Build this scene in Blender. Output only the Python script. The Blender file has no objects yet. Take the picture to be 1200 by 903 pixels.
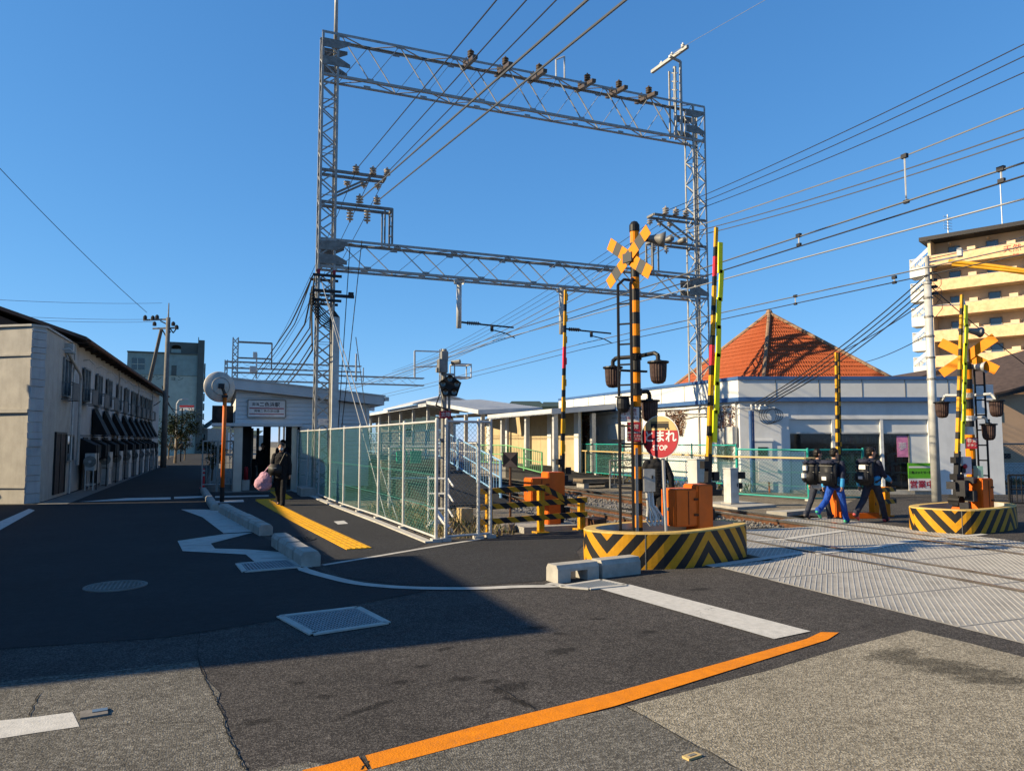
import bpy, bmesh, math, random
from mathutils import Vector, Matrix, Euler
R = math.radians
random.seed(7)
SC = bpy.context.scene
COL = SC.collection
# ------------------------------------------------------------------ camera, sky, sun, exposure
cam_data = bpy.data.cameras.new('camera'); cam = bpy.data.objects.new('camera', cam_data); COL.objects.link(cam)
cam.location = (0, 0, 1.7); cam.rotation_euler = (R(90+4.3), 0, R(-21.7))
cam_data.sensor_width = 36; cam_data.lens = 868/1200*36; cam_data.clip_start = .05; cam_data.clip_end = 6000
SC.camera = cam
SUN_EL, SUN_AZ = 26.5, -80.0           # azimuth clockwise from +Y
W = bpy.data.worlds.new('World'); SC.world = W; W.use_nodes = True
nt = W.node_tree; bg = nt.nodes['Background']
sky = nt.nodes.new('ShaderNodeTexSky'); sky.sky_type = 'NISHITA'; sky.sun_disc = False
sky.sun_elevation = R(SUN_EL); sky.sun_rotation = R(SUN_AZ); sky.air_density = .6; sky.dust_density = 0.0; sky.ozone_density = 6.5
tint = nt.nodes.new('ShaderNodeMix'); tint.data_type = 'RGBA'; tint.blend_type = 'MULTIPLY'; tint.inputs[0].default_value = 1; tint.inputs[7].default_value = (.84, 1.72, 2.45, 1)   # the camera's clear-winter-sky blue
gam = nt.nodes.new('ShaderNodeGamma'); gam.inputs[1].default_value = .82; nt.links.new(sky.outputs[0], gam.inputs[0]); soft = nt.nodes.new('ShaderNodeVectorMath'); soft.operation = 'MULTIPLY_ADD'; soft.inputs[1].default_value = (0, .25, .3); soft.inputs[2].default_value = (1, 1, 1)
dv = nt.nodes.new('ShaderNodeVectorMath'); dv.operation = 'DIVIDE'      # camera-like highlight roll-off of the bright horizon
nt.links.new(gam.outputs[0], soft.inputs[0]); nt.links.new(gam.outputs[0], dv.inputs[0]); nt.links.new(soft.outputs[0], dv.inputs[1]); nt.links.new(dv.outputs[0], tint.inputs[6]); nt.links.new(tint.outputs[2], bg.inputs[0]); bg.inputs[1].default_value = .099
sd = bpy.data.lights.new('sun', 'SUN'); sd.energy = 5.0; sd.angle = R(.5); sd.color = (1, .82, .54)
so = bpy.data.objects.new('sun', sd); COL.objects.link(so)
az, el = R(SUN_AZ), R(SUN_EL)
SUNV = Vector((math.sin(az)*math.cos(el), math.cos(az)*math.cos(el), math.sin(el)))
so.rotation_euler = SUNV.to_track_quat('Z', 'Y').to_euler(); so.location = SUNV*200
SC.view_settings.view_transform = 'Standard'; SC.view_settings.look = 'None'
SC.view_settings.exposure = 1.1; SC.view_settings.gamma = 1; SC.view_settings.use_curve_mapping = False

# ------------------------------------------------------------------ survey: photo pixel -> place on a real plane
YW, PT, FO, HC = R(21.7), R(4.3), 868., 1.7
def ray(px, py):
    a = (px-600)/FO; b = (451.5-py)/FO
    D = math.cos(PT)-b*math.sin(PT); z = math.sin(PT)+b*math.cos(PT)
    return (a*math.cos(YW)+D*math.sin(YW), -a*math.sin(YW)+D*math.cos(YW), z)
def G(px, py, z=0.):
    r = ray(px, py); t = (z-HC)/r[2]; return (r[0]*t, r[1]*t)
def PX(px, py, x):
    r = ray(px, py); t = x/r[0]; return Vector((x, r[1]*t, HC+r[2]*t))
def PY(px, py, y):
    r = ray(px, py); t = y/r[1]; return Vector((r[0]*t, y, HC+r[2]*t))
def PD(px, py, D):
    r = ray(px, py); t = D/(r[0]*math.sin(YW)+r[1]*math.cos(YW)); return Vector((r[0]*t, r[1]*t, HC+r[2]*t))

# ------------------------------------------------------------------ materials
MATS = {}
ALB = .72      # one calibration factor for every painted or mineral colour, measured against the sunlit road
def lin(h):
    h = h.lstrip('#'); c = [int(h[i:i+2], 16)/255 for i in (0, 2, 4)]
    return tuple(x/12.92 if x <= .04045 else ((x+.055)/1.055)**2.4 for x in c)
def M(name, col, rough=.6, metal=0., var=.18, scale=3., bump=0., bscale=60., spec=.22, worn=0., stain=0., bdist=.01):
    if name in MATS: return MATS[name]
    col = tuple(c*ALB for c in col)
    m = bpy.data.materials.new(name); m.use_nodes = True; MATS[name] = m
    t = m.node_tree; N = t.nodes; L = t.links; b = N['Principled BSDF']
    b.inputs['Roughness'].default_value = rough; b.inputs['Metallic'].default_value = metal
    b.inputs['Specular IOR Level'].default_value = spec
    g = N.new('ShaderNodeNewGeometry')
    n = N.new('ShaderNodeTexNoise'); n.inputs['Scale'].default_value = scale; n.inputs['Detail'].default_value = 6; n.inputs['Roughness'].default_value = .65
    L.new(g.outputs['Position'], n.inputs['Vector'])
    mp = N.new('ShaderNodeMapRange'); mp.inputs[1].default_value = .3; mp.inputs[2].default_value = .7
    mp.inputs[3].default_value = 1-var; mp.inputs[4].default_value = 1+var
    L.new(n.outputs[0], mp.inputs[0])
    mx = N.new('ShaderNodeMix'); mx.data_type = 'RGBA'; mx.blend_type = 'MULTIPLY'; mx.inputs[0].default_value = 1
    mx.inputs[6].default_value = (*col, 1); L.new(mp.outputs[0], mx.inputs[7])
    out = mx.outputs[2]
    if stain:
        n2 = N.new('ShaderNodeTexNoise'); n2.inputs['Scale'].default_value = .9; n2.inputs['Detail'].default_value = 8; n2.inputs['Roughness'].default_value = .7
        mpg = N.new('ShaderNodeMapping'); mpg.inputs['Scale'].default_value = (3, 3, .5)
        L.new(g.outputs['Position'], mpg.inputs[0]); L.new(mpg.outputs[0], n2.inputs['Vector'])
        r2 = N.new('ShaderNodeMapRange'); r2.inputs[1].default_value = .45; r2.inputs[2].default_value = .75; r2.inputs[3].default_value = 0; r2.inputs[4].default_value = stain
        L.new(n2.outputs[0], r2.inputs[0])
        m2 = N.new('ShaderNodeMix'); m2.data_type = 'RGBA'; m2.inputs[7].default_value = (.09, .075, .06, 1)
        L.new(r2.outputs[0], m2.inputs[0]); L.new(out, m2.inputs[6]); out = m2.outputs[2]
    if worn:   # paint worn through to the asphalt in flecks
        n5 = N.new('ShaderNodeTexNoise'); n5.inputs['Scale'].default_value = 34; n5.inputs['Detail'].default_value = 9; n5.inputs['Roughness'].default_value = .8
        n6 = N.new('ShaderNodeTexNoise'); n6.inputs['Scale'].default_value = 2.6; n6.inputs['Detail'].default_value = 4
        L.new(g.outputs['Position'], n5.inputs['Vector']); L.new(g.outputs['Position'], n6.inputs['Vector'])
        ad = N.new('ShaderNodeMath'); ad.operation = 'MULTIPLY_ADD'; ad.inputs[1].default_value = .55; L.new(n6.outputs[0], ad.inputs[0]); L.new(n5.outputs[0], ad.inputs[2])
        r5 = N.new('ShaderNodeMapRange'); r5.inputs[1].default_value = .98-worn; r5.inputs[2].default_value = 1.1-worn; L.new(ad.outputs[0], r5.inputs[0])
        m5 = N.new('ShaderNodeMix'); m5.data_type = 'RGBA'; m5.inputs[7].default_value = (.075, .07, .066, 1); L.new(r5.outputs[0], m5.inputs[0]); L.new(out, m5.inputs[6]); out = m5.outputs[2]
    L.new(out, b.inputs['Base Color'])
    if bump:
        n3 = N.new('ShaderNodeTexNoise'); n3.inputs['Scale'].default_value = bscale; n3.inputs['Detail'].default_value = 4
        L.new(g.outputs['Position'], n3.inputs['Vector'])
        bp = N.new('ShaderNodeBump'); bp.inputs['Strength'].default_value = bump; bp.inputs['Distance'].default_value = bdist
        L.new(n3.outputs[0], bp.inputs['Height']); L.new(bp.outputs[0], b.inputs['Normal'])
    return m
def asphalt(name, base, dark, light, grain=160., amount=.5, patch=.2, bump=.5, stains=(), sdark=.45):
    """speckled aggregate: fine voronoi stones, larger worn patches"""
    base, dark, light = (tuple(c*ALB for c in k) for k in (base, dark, light))
    m = bpy.data.materials.new(name); m.use_nodes = True; MATS[name] = m
    t = m.node_tree; N = t.nodes; L = t.links; b = N['Principled BSDF']; b.inputs['Roughness'].default_value = .92; b.inputs['Specular IOR Level'].default_value = .12
    g = N.new('ShaderNodeNewGeometry')
    v = N.new('ShaderNodeTexVoronoi'); v.inputs['Scale'].default_value = grain; L.new(g.outputs['Position'], v.inputs['Vector'])
    sx = N.new('ShaderNodeSeparateColor'); L.new(v.outputs['Color'], sx.inputs[0])
    r = N.new('ShaderNodeValToRGB'); e = r.color_ramp.elements
    e[0].position = .15; e[0].color = (*dark, 1); e[1].position = .95; e[1].color = (*light, 1)
    k = r.color_ramp.elements.new(.55); k.color = (*base, 1)
    L.new(sx.outputs[0], r.inputs[0])
    mx = N.new('ShaderNodeMix'); mx.data_type = 'RGBA'; mx.inputs[0].default_value = amount; mx.inputs[6].default_value = (*base, 1)
    L.new(r.outputs[0], mx.inputs[7])
    n = N.new('ShaderNodeTexNoise'); n.inputs['Scale'].default_value = .7; n.inputs['Detail'].default_value = 9; n.inputs['Roughness'].default_value = .7
    L.new(g.outputs['Position'], n.inputs['Vector'])
    mp = N.new('ShaderNodeMapRange'); mp.inputs[1].default_value = .3; mp.inputs[2].default_value = .7; mp.inputs[3].default_value = 1-patch; mp.inputs[4].default_value = 1+patch
    L.new(n.outputs[0], mp.inputs[0])
    m2 = N.new('ShaderNodeMix'); m2.data_type = 'RGBA'; m2.blend_type = 'MULTIPLY'; m2.inputs[0].default_value = 1
    L.new(mx.outputs[2], m2.inputs[6]); L.new(mp.outputs[0], m2.inputs[7])
    n4 = N.new('ShaderNodeTexNoise'); n4.inputs['Scale'].default_value = 9; n4.inputs['Detail'].default_value = 5; L.new(g.outputs['Position'], n4.inputs['Vector'])
    mp4 = N.new('ShaderNodeMapRange'); mp4.inputs[1].default_value = .3; mp4.inputs[2].default_value = .7; mp4.inputs[3].default_value = 1-patch*.7; mp4.inputs[4].default_value = 1+patch*.7
    L.new(n4.outputs[0], mp4.inputs[0])
    m3 = N.new('ShaderNodeMix'); m3.data_type = 'RGBA'; m3.blend_type = 'MULTIPLY'; m3.inputs[0].default_value = 1
    L.new(m2.outputs[2], m3.inputs[6]); L.new(mp4.outputs[0], m3.inputs[7]); out = m3.outputs[2]
    if stains:   # old oil and tar spots at their own places, with ragged soft edges
        nz = N.new('ShaderNodeTexNoise'); nz.inputs['Scale'].default_value = 16; nz.inputs['Detail'].default_value = 7; nz.inputs['Roughness'].default_value = .7; L.new(g.outputs['Position'], nz.inputs['Vector'])
        acc = None
        for sx_, sy_, a_, b_, rot in stains:
            mg = N.new('ShaderNodeMapping'); mg.vector_type = 'TEXTURE'; mg.inputs['Location'].default_value = (sx_, sy_, 0); mg.inputs['Rotation'].default_value = (0, 0, rot); mg.inputs['Scale'].default_value = (a_, b_, 1000); L.new(g.outputs['Position'], mg.inputs[0])
            ln = N.new('ShaderNodeVectorMath'); ln.operation = 'LENGTH'; L.new(mg.outputs[0], ln.inputs[0])
            if acc is None: acc = ln.outputs['Value']
            else: mn = N.new('ShaderNodeMath'); mn.operation = 'MINIMUM'; L.new(acc, mn.inputs[0]); L.new(ln.outputs['Value'], mn.inputs[1]); acc = mn.outputs[0]
        ma = N.new('ShaderNodeMath'); ma.operation = 'MULTIPLY_ADD'; ma.inputs[1].default_value = 2.4; L.new(nz.outputs[0], ma.inputs[0]); L.new(acc, ma.inputs[2])
        rs_ = N.new('ShaderNodeMapRange'); rs_.inputs[1].default_value = 1.75; rs_.inputs[2].default_value = 2.3; rs_.inputs[3].default_value = sdark; rs_.inputs[4].default_value = 1; L.new(ma.outputs[0], rs_.inputs[0])
        m6 = N.new('ShaderNodeMix'); m6.data_type = 'RGBA'; m6.blend_type = 'MULTIPLY'; m6.inputs[0].default_value = 1; L.new(out, m6.inputs[6]); L.new(rs_.outputs[0], m6.inputs[7]); out = m6.outputs[2]
    L.new(out, b.inputs['Base Color'])
    bp = N.new('ShaderNodeBump'); bp.inputs['Strength'].default_value = bump; bp.inputs['Distance'].default_value = .006
    L.new(v.outputs['Distance'], bp.inputs['Height']); L.new(bp.outputs[0], b.inputs['Normal'])
    return m
def stripe_mat(name, a, bcol, width, slope=1., fold=0., shift=0.):
    """flat painted hazard stripes laid out along the surface's own UV (metres); fold>0 makes chevrons"""
    if name in MATS: return MATS[name]
    a, bcol = tuple(c*ALB for c in a), tuple(c*ALB for c in bcol)
    m = bpy.data.materials.new(name); m.use_nodes = True; MATS[name] = m
    t = m.node_tree; N = t.nodes; L = t.links; b = N['Principled BSDF']; b.inputs['Roughness'].default_value = .55; b.inputs['Specular IOR Level'].default_value = .2
    uv = N.new('ShaderNodeUVMap'); s = N.new('ShaderNodeSeparateXYZ'); L.new(uv.outputs[0], s.inputs[0])
    def mth(op, x, y=0., z=0.):
        k = N.new('ShaderNodeMath'); k.operation = op
        for i, q in enumerate((x, y, z)):
            if isinstance(q, (int, float)): k.inputs[i].default_value = q
            else: L.new(q, k.inputs[i])
        return k.outputs[0]
    u = mth('ADD', s.outputs[0], shift)
    if fold: u = mth('PINGPONG', u, fold)
    q = mth('ADD', mth('MULTIPLY', u, slope), s.outputs[1])
    q = mth('FRACT', mth('ADD', mth('DIVIDE', q, width*2), 100.))
    q = mth('GREATER_THAN', q, .5)
    g = N.new('ShaderNodeNewGeometry'); n = N.new('ShaderNodeTexNoise'); n.inputs['Scale'].default_value = 14; n.inputs['Detail'].default_value = 8; n.inputs['Roughness'].default_value = .75
    L.new(g.outputs['Position'], n.inputs['Vector'])
    mp = N.new('ShaderNodeMapRange'); mp.inputs[1].default_value = .3; mp.inputs[2].default_value = .7; mp.inputs[3].default_value = .78; mp.inputs[4].default_value = 1.12; L.new(n.outputs[0], mp.inputs[0])
    mx = N.new('ShaderNodeMix'); mx.data_type = 'RGBA'; mx.inputs[6].default_value = (*a, 1); mx.inputs[7].default_value = (*bcol, 1); L.new(q, mx.inputs[0])
    m2 = N.new('ShaderNodeMix'); m2.data_type = 'RGBA'; m2.blend_type = 'MULTIPLY'; m2.inputs[0].default_value = 1
    L.new(mx.outputs[2], m2.inputs[6]); L.new(mp.outputs[0], m2.inputs[7]); L.new(m2.outputs[2], b.inputs['Base Color'])
    return m
def glass_mat(name, col, rough=.05):
    m = M(name, col, rough, 0, .1, 1.); m.node_tree.nodes['Principled BSDF'].inputs['Specular IOR Level'].default_value = .9; return m

SPOTS = [((598, 805), .2, .1, .3), ((540, 795), .14, .07, 0), ((660, 762), .17, .1, .2), ((470, 799), .08, .06, 0), ((575, 798), .08, .06, 0), ((380, 816), .08, .05, 0), ((300, 845), .1, .06, 0), ((495, 780), .09, .05, 0), ((628, 735), .12, .08, 0), ((655, 742), .07, .05, 0), ((610, 822), .05, .16, .4), ((700, 725), .08, .05, 0), ((350, 800), .06, .05, 0), ((520, 760), .1, .05, .4), ((760, 740), .1, .06, 0), ((820, 690), .16, .08, 0), ((430, 830), .3, .04, .5)]
YEL = (.66, .31, .012); BLK = (.018, .018, .02)
asphalt('asphalt', (.058, .053, .051), (.024, .022, .021), (.21, .195, .18), 115, .55, .24, stains=[(*G(*p), a, b, r) for p, a, b, r in SPOTS])
asphalt('asphalt_smooth', (.034, .034, .036), (.018, .018, .019), (.075, .075, .075), 190, .4, .18, .3)
asphalt('asphalt_old', (.14, .132, .115), (.035, .032, .03), (.36, .34, .3), 85, .5, .2, .8)
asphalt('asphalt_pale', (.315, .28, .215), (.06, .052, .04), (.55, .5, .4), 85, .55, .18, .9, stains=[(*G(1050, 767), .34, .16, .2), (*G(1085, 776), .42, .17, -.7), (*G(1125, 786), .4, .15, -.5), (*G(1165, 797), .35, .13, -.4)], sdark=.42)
asphalt('asphalt_path', (.04, .04, .042), (.018, .018, .019), (.13, .13, .13), 150, .6, .15, .6)
asphalt('dirt', (.22, .185, .14), (.09, .075, .055), (.38, .34, .27), 60, .6, .3, .7)
asphalt('town_ground', (.17, .16, .14), (.08, .08, .07), (.3, .28, .25), 20, .5, .3, .3)
M('galv', (.4, .4, .385), .5, .3, .25, 6, .1, 40)
M('galv_old', (.26, .255, .24), .55, .3, .4, 5, .1, 40, stain=.35)
M('galv_pale', (.6, .6, .58), .5, .25, .2, 4)
M('dark_steel', (.035, .035, .04), .5, .4, .3, 8)
M('black', (.014, .014, .016), .5, 0, .2, 8)
M('rubber', (.02, .02, .02), .8, 0, .2, 8)
M('rust', (.12, .055, .03), .8, .2, .5, 9, .3, 40)
M('rail_top', (.5, .45, .4), .25, .9, .3, 6)
M('white_paint', (.76, .76, .74), .5, 0, .06, 4)
M('white_wall', (.85, .84, .81), .65, 0, .07, 1.2, .05, 30, stain=.25)
M('road_white', (.6, .585, .55), .75, 0, .14, 14, .4, 90, stain=.12, worn=.10)
M('road_orange', (.82, .25, .001), .75, 0, .14, 10, .4, 90, stain=.1, worn=.10)
M('yellow_paint', (.68, .34, .012), .5, 0, .16, 8, stain=.15)
M('orange_paint', (.72, .145, .01), .5, 0, .14, 5, stain=.22)
M('amber_paint', (.78, .25, .002), .6, 0, .08, 5, spec=.2); M('grey_dark', (.075, .08, .085), .6, 0, .1, 5, spec=.2)
M('grey_paint', (.3, .32, .34), .5, 0, .15, 5)
M('concrete', (.42, .40, .36), .85, 0, .2, 5, .4, 60, stain=.15)
M('concrete_pale', (.52, .5, .46), .85, 0, .16, 5, .4, 60)
M('concrete_dark', (.2, .19, .175), .9, 0, .25, 4, .4, 50)
M('insulator', (.42, .37, .32), .3, 0, .3, 20)
M('brown_insulator', (.1, .078, .062), .35, 0, .4, 20)
M('wire', (.05, .05, .055), .5, .5, .1, 1)
M('wire_pale', (.32, .33, .34), .5, .5, .1, 1)
M('copper_wire', (.17, .17, .165), .5, .6, .1, 1)
M('fence_green', (.02, .34, .29), .5, 0, .12, 5)
M('fence_wire', (.06, .25, .22), .5, .1, .15, 5)
M('teal_net', (.035, .2, .17), .6, 0, .3, 5)
M('blue_trim', (.055, .13, .31), .45, 0, .12, 3)
M('shop_wall', (.84, .85, .85), .65, 0, .08, 2, .05, 30, stain=.12)
M('panel_white', (.76, .77, .76), .5, 0, .06, 2)
M('siding', (.74, .75, .75), .5, 0, .06, 1.5)
M('roof_sheet', (.66, .67, .68), .5, .1, .1, 2)
M('plaster', (.52, .485, .425), .85, 0, .12, 2.2, .5, 50, stain=.3)
M('plaster_white', (.52, .53, .53), .85, 0, .1, 2.2, .3, 50, stain=.3)
M('roof_brown', (.085, .06, .05), .8, 0, .3, 4, .2, 20)
M('tile_orange', (.37, .085, .027), .7, 0, .2, 9, .2, 30)
M('tile_ridge', (.3, .19, .12), .7, 0, .35, 5, .2, 30)
M('beige_wall', (.52, .4, .23), .75, 0, .1, 2)
M('cream_tile', (.78, .6, .39), .7, 0, .1, .6)
M('orange_tile', (.93, .56, .31), .7, 0, .22, 2.2, .1, 3)
M('tan_wall', (.58, .39, .25), .75, 0, .07, 1.2)
M('green_wall', (.42, .52, .46), .75, 0, .12, 1, stain=.1)
M('green_dark', (.1, .13, .125), .75, 0, .15, 1)
M('green_upper', (.26, .38, .37), .75, 0, .15, 1, stain=.15)
M('awning', (.012, .013, .014), .75, 0, .2, 8)
M('appliance', (.55, .55, .53), .5, 0, .12, 4, stain=.15)
M('wood_old', (.2, .15, .1), .8, 0, .35, 6, .3, 40)
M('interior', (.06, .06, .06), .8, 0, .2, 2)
M('steel_clean', (.5, .49, .46), .35, .8, .1, 3)
M('pink', (.6, .33, .42), .7, 0, .35, 30, .9, 9, bdist=.05)
M('skin', (.52, .29, .2), .55, 0, .06, 8)
M('hair', (.012, .01, .009), .5, 0, .2, 30)
M('navy', (.022, .026, .05), .8, 0, .3, 14, .8, 16, bdist=.03)
M('navy_cloth', (.035, .04, .062), .8, 0, .3, 14, .8, 14, bdist=.035)
M('royal', (.015, .075, .4), .75, 0, .3, 12, .9, 12, bdist=.04)
M('cyan_cloth', (.05, .33, .66), .75, 0, .15, 14)
M('black_cloth', (.012, .012, .014), .85, 0, .3, 14, .8, 12, bdist=.04)
M('white_cloth', (.7, .7, .7), .8, 0, .1, 14)
M('green_shoe', (.06, .42, .24), .6, 0, .1, 14)
M('red_shoe', (.6, .1, .1), .6, 0, .1, 14)
M('grey_shoe', (.12, .11, .11), .6, 0, .1, 14)
M('bag_black', (.028, .028, .03), .55, 0, .25, 12)
M('red_paint', (.37, .022, .036), .45, 0, .08, 6)
M('sign_white', (.75, .73, .72), .5, 0, .05, 3)
M('sign_beige', (.58, .42, .19), .5, 0, .05, 3)
M('sign_green', (.12, .42, .03), .5, 0, .08, 3)
M('pink_poster', (.7, .25, .45), .5, 0, .3, 6)
M('lime', (.95, .93, .02), .45, 0, .08, 6)
M('red_band', (.75, .03, .05), .45, 0, .08, 6)
M('lamp_hood', (.06, .035, .03), .55, .1, .45, 14, .2, 50)
M('ivy', (.27, .13, .075), .9, 0, .4, 10)
M('leaf', (.035, .06, .018), .7, 0, .5, 6)
M('leaf_dark', (.022, .035, .014), .7, 0, .5, 6)
M('leaf_yellow', (.28, .22, .04), .7, 0, .5, 6)
M('dry_grass', (.26, .2, .1), .85, 0, .4, 8)
M('stone', (.2, .185, .17), .9, 0, .4, 7, .3, 40)
M('sleeper', (.16, .13, .11), .9, 0, .3, 8, .3, 30)
M('green_sheet', (.02, .4, .25), .5, 0, .1, 6)
M('green_fence_pale', (.2, .5, .22), .5, 0, .12, 5)
M('blue_fence', (.25, .45, .68), .5, 0, .12, 5)
M('roof_green', (.05, .075, .06), .7, 0, .2, 3)
M('mirror_back', (.55, .52, .47), .5, .1, .15, 6)
M('deck', (.42, .4, .365), .65, .1, .22, 3, .3, 60, stain=.45)
M('deck_rib', (.58, .555, .5), .55, .1, .15, 9)
M('tan_brick', (.66, .63, .6), .8, 0, .1, 6, .2, 20)
M('crack', (.012, .012, .012), .95, 0, .1, 6)
M('oil', (.02, .019, .019), .6, 0, .2, 10)
glass_mat('glass', (.02, .028, .034), .06); glass_mat('glass_blue', (.06, .1, .14), .08); glass_mat('glass_grey', (.13, .15, .16), .15)
M('tactile', (.8, .41, .008), .6, 0, .14, 6, stain=.2)
M('grate_pale', (.34, .37, .4), .5, .4, .15, 8); M('pit', (.01, .011, .013), .9, 0, .1, 5)
stripe_mat('chevron', YEL, BLK, .18, 1.15, 1.55, 1.15); stripe_mat('chevron_far', YEL, BLK, .18, 1.15, 1.55, .8)
stripe_mat('hazard', YEL, BLK, .155, .8)
stripe_mat('hazard_small', YEL, BLK, .13, .8)

# ------------------------------------------------------------------ mesh builder
class MB:
    def __init__(s): s.v = []; s.f = []; s.m = []; s.uv = {}
    def face(s, pts, mi=0, uv=None):
        b = len(s.v); s.v += [Vector(p) for p in pts]; s.f.append(list(range(b, b+len(pts)))); s.m.append(mi)
        if uv: s.uv[len(s.f)-1] = uv
        return s
    def _add(s, vs, fs, mi):
        b = len(s.v); s.v += vs; s.f += [[i+b for i in f] for f in fs]; s.m += [mi]*len(fs)
    def box(s, c, d, mi=0, rz=0., rot=None):
        c = Vector(c); h = Vector(d)/2
        Q = rot if rot is not None else Matrix.Rotation(rz, 3, 'Z')
        vs = [c+Q@Vector((x*h.x, y*h.y, z*h.z)) for z in (-1, 1) for y in (-1, 1) for x in (-1, 1)]
        s._add(vs, [[0, 2, 3, 1], [4, 5, 7, 6], [0, 1, 5, 4], [2, 6, 7, 3], [0, 4, 6, 2], [1, 3, 7, 5]], mi); return s
    def ab(s, a, b, mi=0):
        a = Vector(a); b = Vector(b); return s.box((a+b)/2, (abs(b.x-a.x), abs(b.y-a.y), abs(b.z-a.z)), mi)
    def beam(s, p, q, w, h=None, mi=0, up=(0, 0, 1)):
        p = Vector(p); q = Vector(q); h = h or w; d = (q-p); l = d.length
        if l < 1e-6: return s
        d /= l; up = Vector(up)
        if abs(d.dot(up)) > .98: up = Vector((0, 1, 0))
        x = d.cross(up).normalized(); y = x.cross(d)
        Q = Matrix((x, d, y)).transposed(); return s.box((p+q)/2, (w, l, h), mi, rot=Q)
    def tube(s, p, q, r, r2=None, n=8, mi=0, cap=True):
        p = Vector(p); q = Vector(q); r2 = r if r2 is None else r2; d = q-p
        if d.length < 1e-6: return s
        d.normalize(); a = Vector((1, 0, 0)) if abs(d.x) < .9 else Vector((0, 1, 0))
        x = d.cross(a).normalized(); y = d.cross(x)
        vs = []
        for c, rr in ((p, r), (q, r2)):
            for i in range(n):
                t = 2*math.pi*i/n; vs.append(c+x*rr*math.cos(t)+y*rr*math.sin(t))
        fs = [[i, (i+1) % n, n+(i+1) % n, n+i] for i in range(n)]
        if cap: fs += [list(range(n))[::-1], list(range(n, 2*n))]
        s._add(vs, fs, mi); return s
    def path(s, pts, r, n=6, mi=0):
        pts = [Vector(p) for p in pts]
        for i in range(len(pts)-1): s.tube(pts[i], pts[i+1], r, n=n, mi=mi, cap=(i in (0, len(pts)-2)))
        return s
    def lathe(s, prof, c, n=16, mi=0, axis=(0, 0, 1)):
        c = Vector(c); z = Vector(axis).normalized(); a = Vector((1, 0, 0)) if abs(z.x) < .9 else Vector((0, 1, 0))
        x = z.cross(a).normalized(); y = z.cross(x); vs = []; k = len(prof)
        for r, h in prof:
            for i in range(n):
                t = 2*math.pi*i/n; vs.append(c+x*r*math.cos(t)+y*r*math.sin(t)+z*h)
        fs = [[j*n+i, j*n+(i+1) % n, (j+1)*n+(i+1) % n, (j+1)*n+i] for j in range(k-1) for i in range(n)]
        s._add(vs, fs, mi); return s
    def ball(s, c, r, n=10, mi=0, rot=None):
        if isinstance(r, (int, float)): r = (r, r, r)
        c = Vector(c); vs = []; m = max(4, n//2)
        for j in range(m+1):
            p = math.pi*j/m
            for i in range(n):
                t = 2*math.pi*i/n; u = Vector((r[0]*math.sin(p)*math.cos(t), r[1]*math.sin(p)*math.sin(t), r[2]*math.cos(p)))
                vs.append(c+(rot@u if rot is not None else u))
        fs = [[j*n+i, (j+1)*n+i, (j+1)*n+(i+1) % n, j*n+(i+1) % n] for j in range(m) for i in range(n)]
        s._add(vs, fs, mi); return s
    def cap(s, p, q, r, r2=None, n=10, mi=0):
        r2 = r if r2 is None else r2; s.tube(p, q, r, r2, n, mi); s.ball(p, r, n, mi); s.ball(q, r2, n, mi); return s
    def prism(s, poly, z0, z1, mi=0, mside=None):
        n = len(poly); ar = sum(poly[i][0]*poly[(i+1) % n][1]-poly[(i+1) % n][0]*poly[i][1] for i in range(n))
        if ar < 0: poly = poly[::-1]
        vs = [Vector((x, y, z0)) for x, y in poly]+[Vector((x, y, z1)) for x, y in poly]
        s._add(vs, [list(range(n))[::-1], list(range(n, 2*n))], mi)
        b = len(s.v)-2*n
        for i in range(n): s.f.append([b+i, b+(i+1) % n, b+n+(i+1) % n, b+n+i]); s.m.append(mi if mside is None else mside)
        return s
    def slab(s, pts, d, mi=0):
        """any planar polygon given thickness along vector d"""
        pts = [Vector(p) for p in pts]; d = Vector(d); n = len(pts); vs = pts+[p+d for p in pts]
        s._add(vs, [list(range(n))[::-1], list(range(n, 2*n))]+[[i, (i+1) % n, n+(i+1) % n, n+i] for i in range(n)], mi); return s
    def mesh(s, name, mats, off=Vector((0, 0, 0)), smooth=False):
        me = bpy.data.meshes.new(name)
        me.from_pydata([v-off for v in s.v], [], s.f)
        if not isinstance(mats, (list, tuple)): mats = [mats]
        for m in mats: me.materials.append(MATS[m])
        me.polygons.foreach_set('material_index', s.m)
        if smooth: me.polygons.foreach_set('use_smooth', [True]*len(s.f))
        if s.uv:
            ul = me.uv_layers.new(name='UVMap')
            for fi, u in s.uv.items():
                for k, li in enumerate(me.polygons[fi].loop_indices): ul.data[li].uv = u[k]
        me.update()
        if not s.uv:
            bm = bmesh.new(); bm.from_mesh(me); bmesh.ops.recalc_face_normals(bm, faces=bm.faces); bm.to_mesh(me); bm.free()
        return me
OFF = {}
def world_off(o):
    v = Vector((0, 0, 0))
    while o is not None: v = v+o.location; o = o.parent
    return v
def put(name, mb, mats, parent=None, smooth=False, local=False, label=None, cat=None, group=None, kind=None):
    """link one mesh object; builders give world coordinates unless local=True"""
    off = Vector((0, 0, 0)) if (local or parent is None) else world_off(parent)
    o = bpy.data.objects.new(name, mb if isinstance(mb, bpy.types.Mesh) else mb.mesh(name, mats, off, smooth))
    COL.objects.link(o); o.parent = parent
    if label: o['label'] = label
    if cat: o['category'] = cat
    if group: o['group'] = group
    if kind: o['kind'] = kind
    return o
def thing(name, label, cat, loc=(0, 0, 0), group=None, rz=0.):
    o = bpy.data.objects.new(name, None); COL.objects.link(o); o.location = loc; o.rotation_euler.z = rz
    o['label'] = label; o['category'] = cat; o.empty_display_size = .2
    if group: o['group'] = group
    return o
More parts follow.
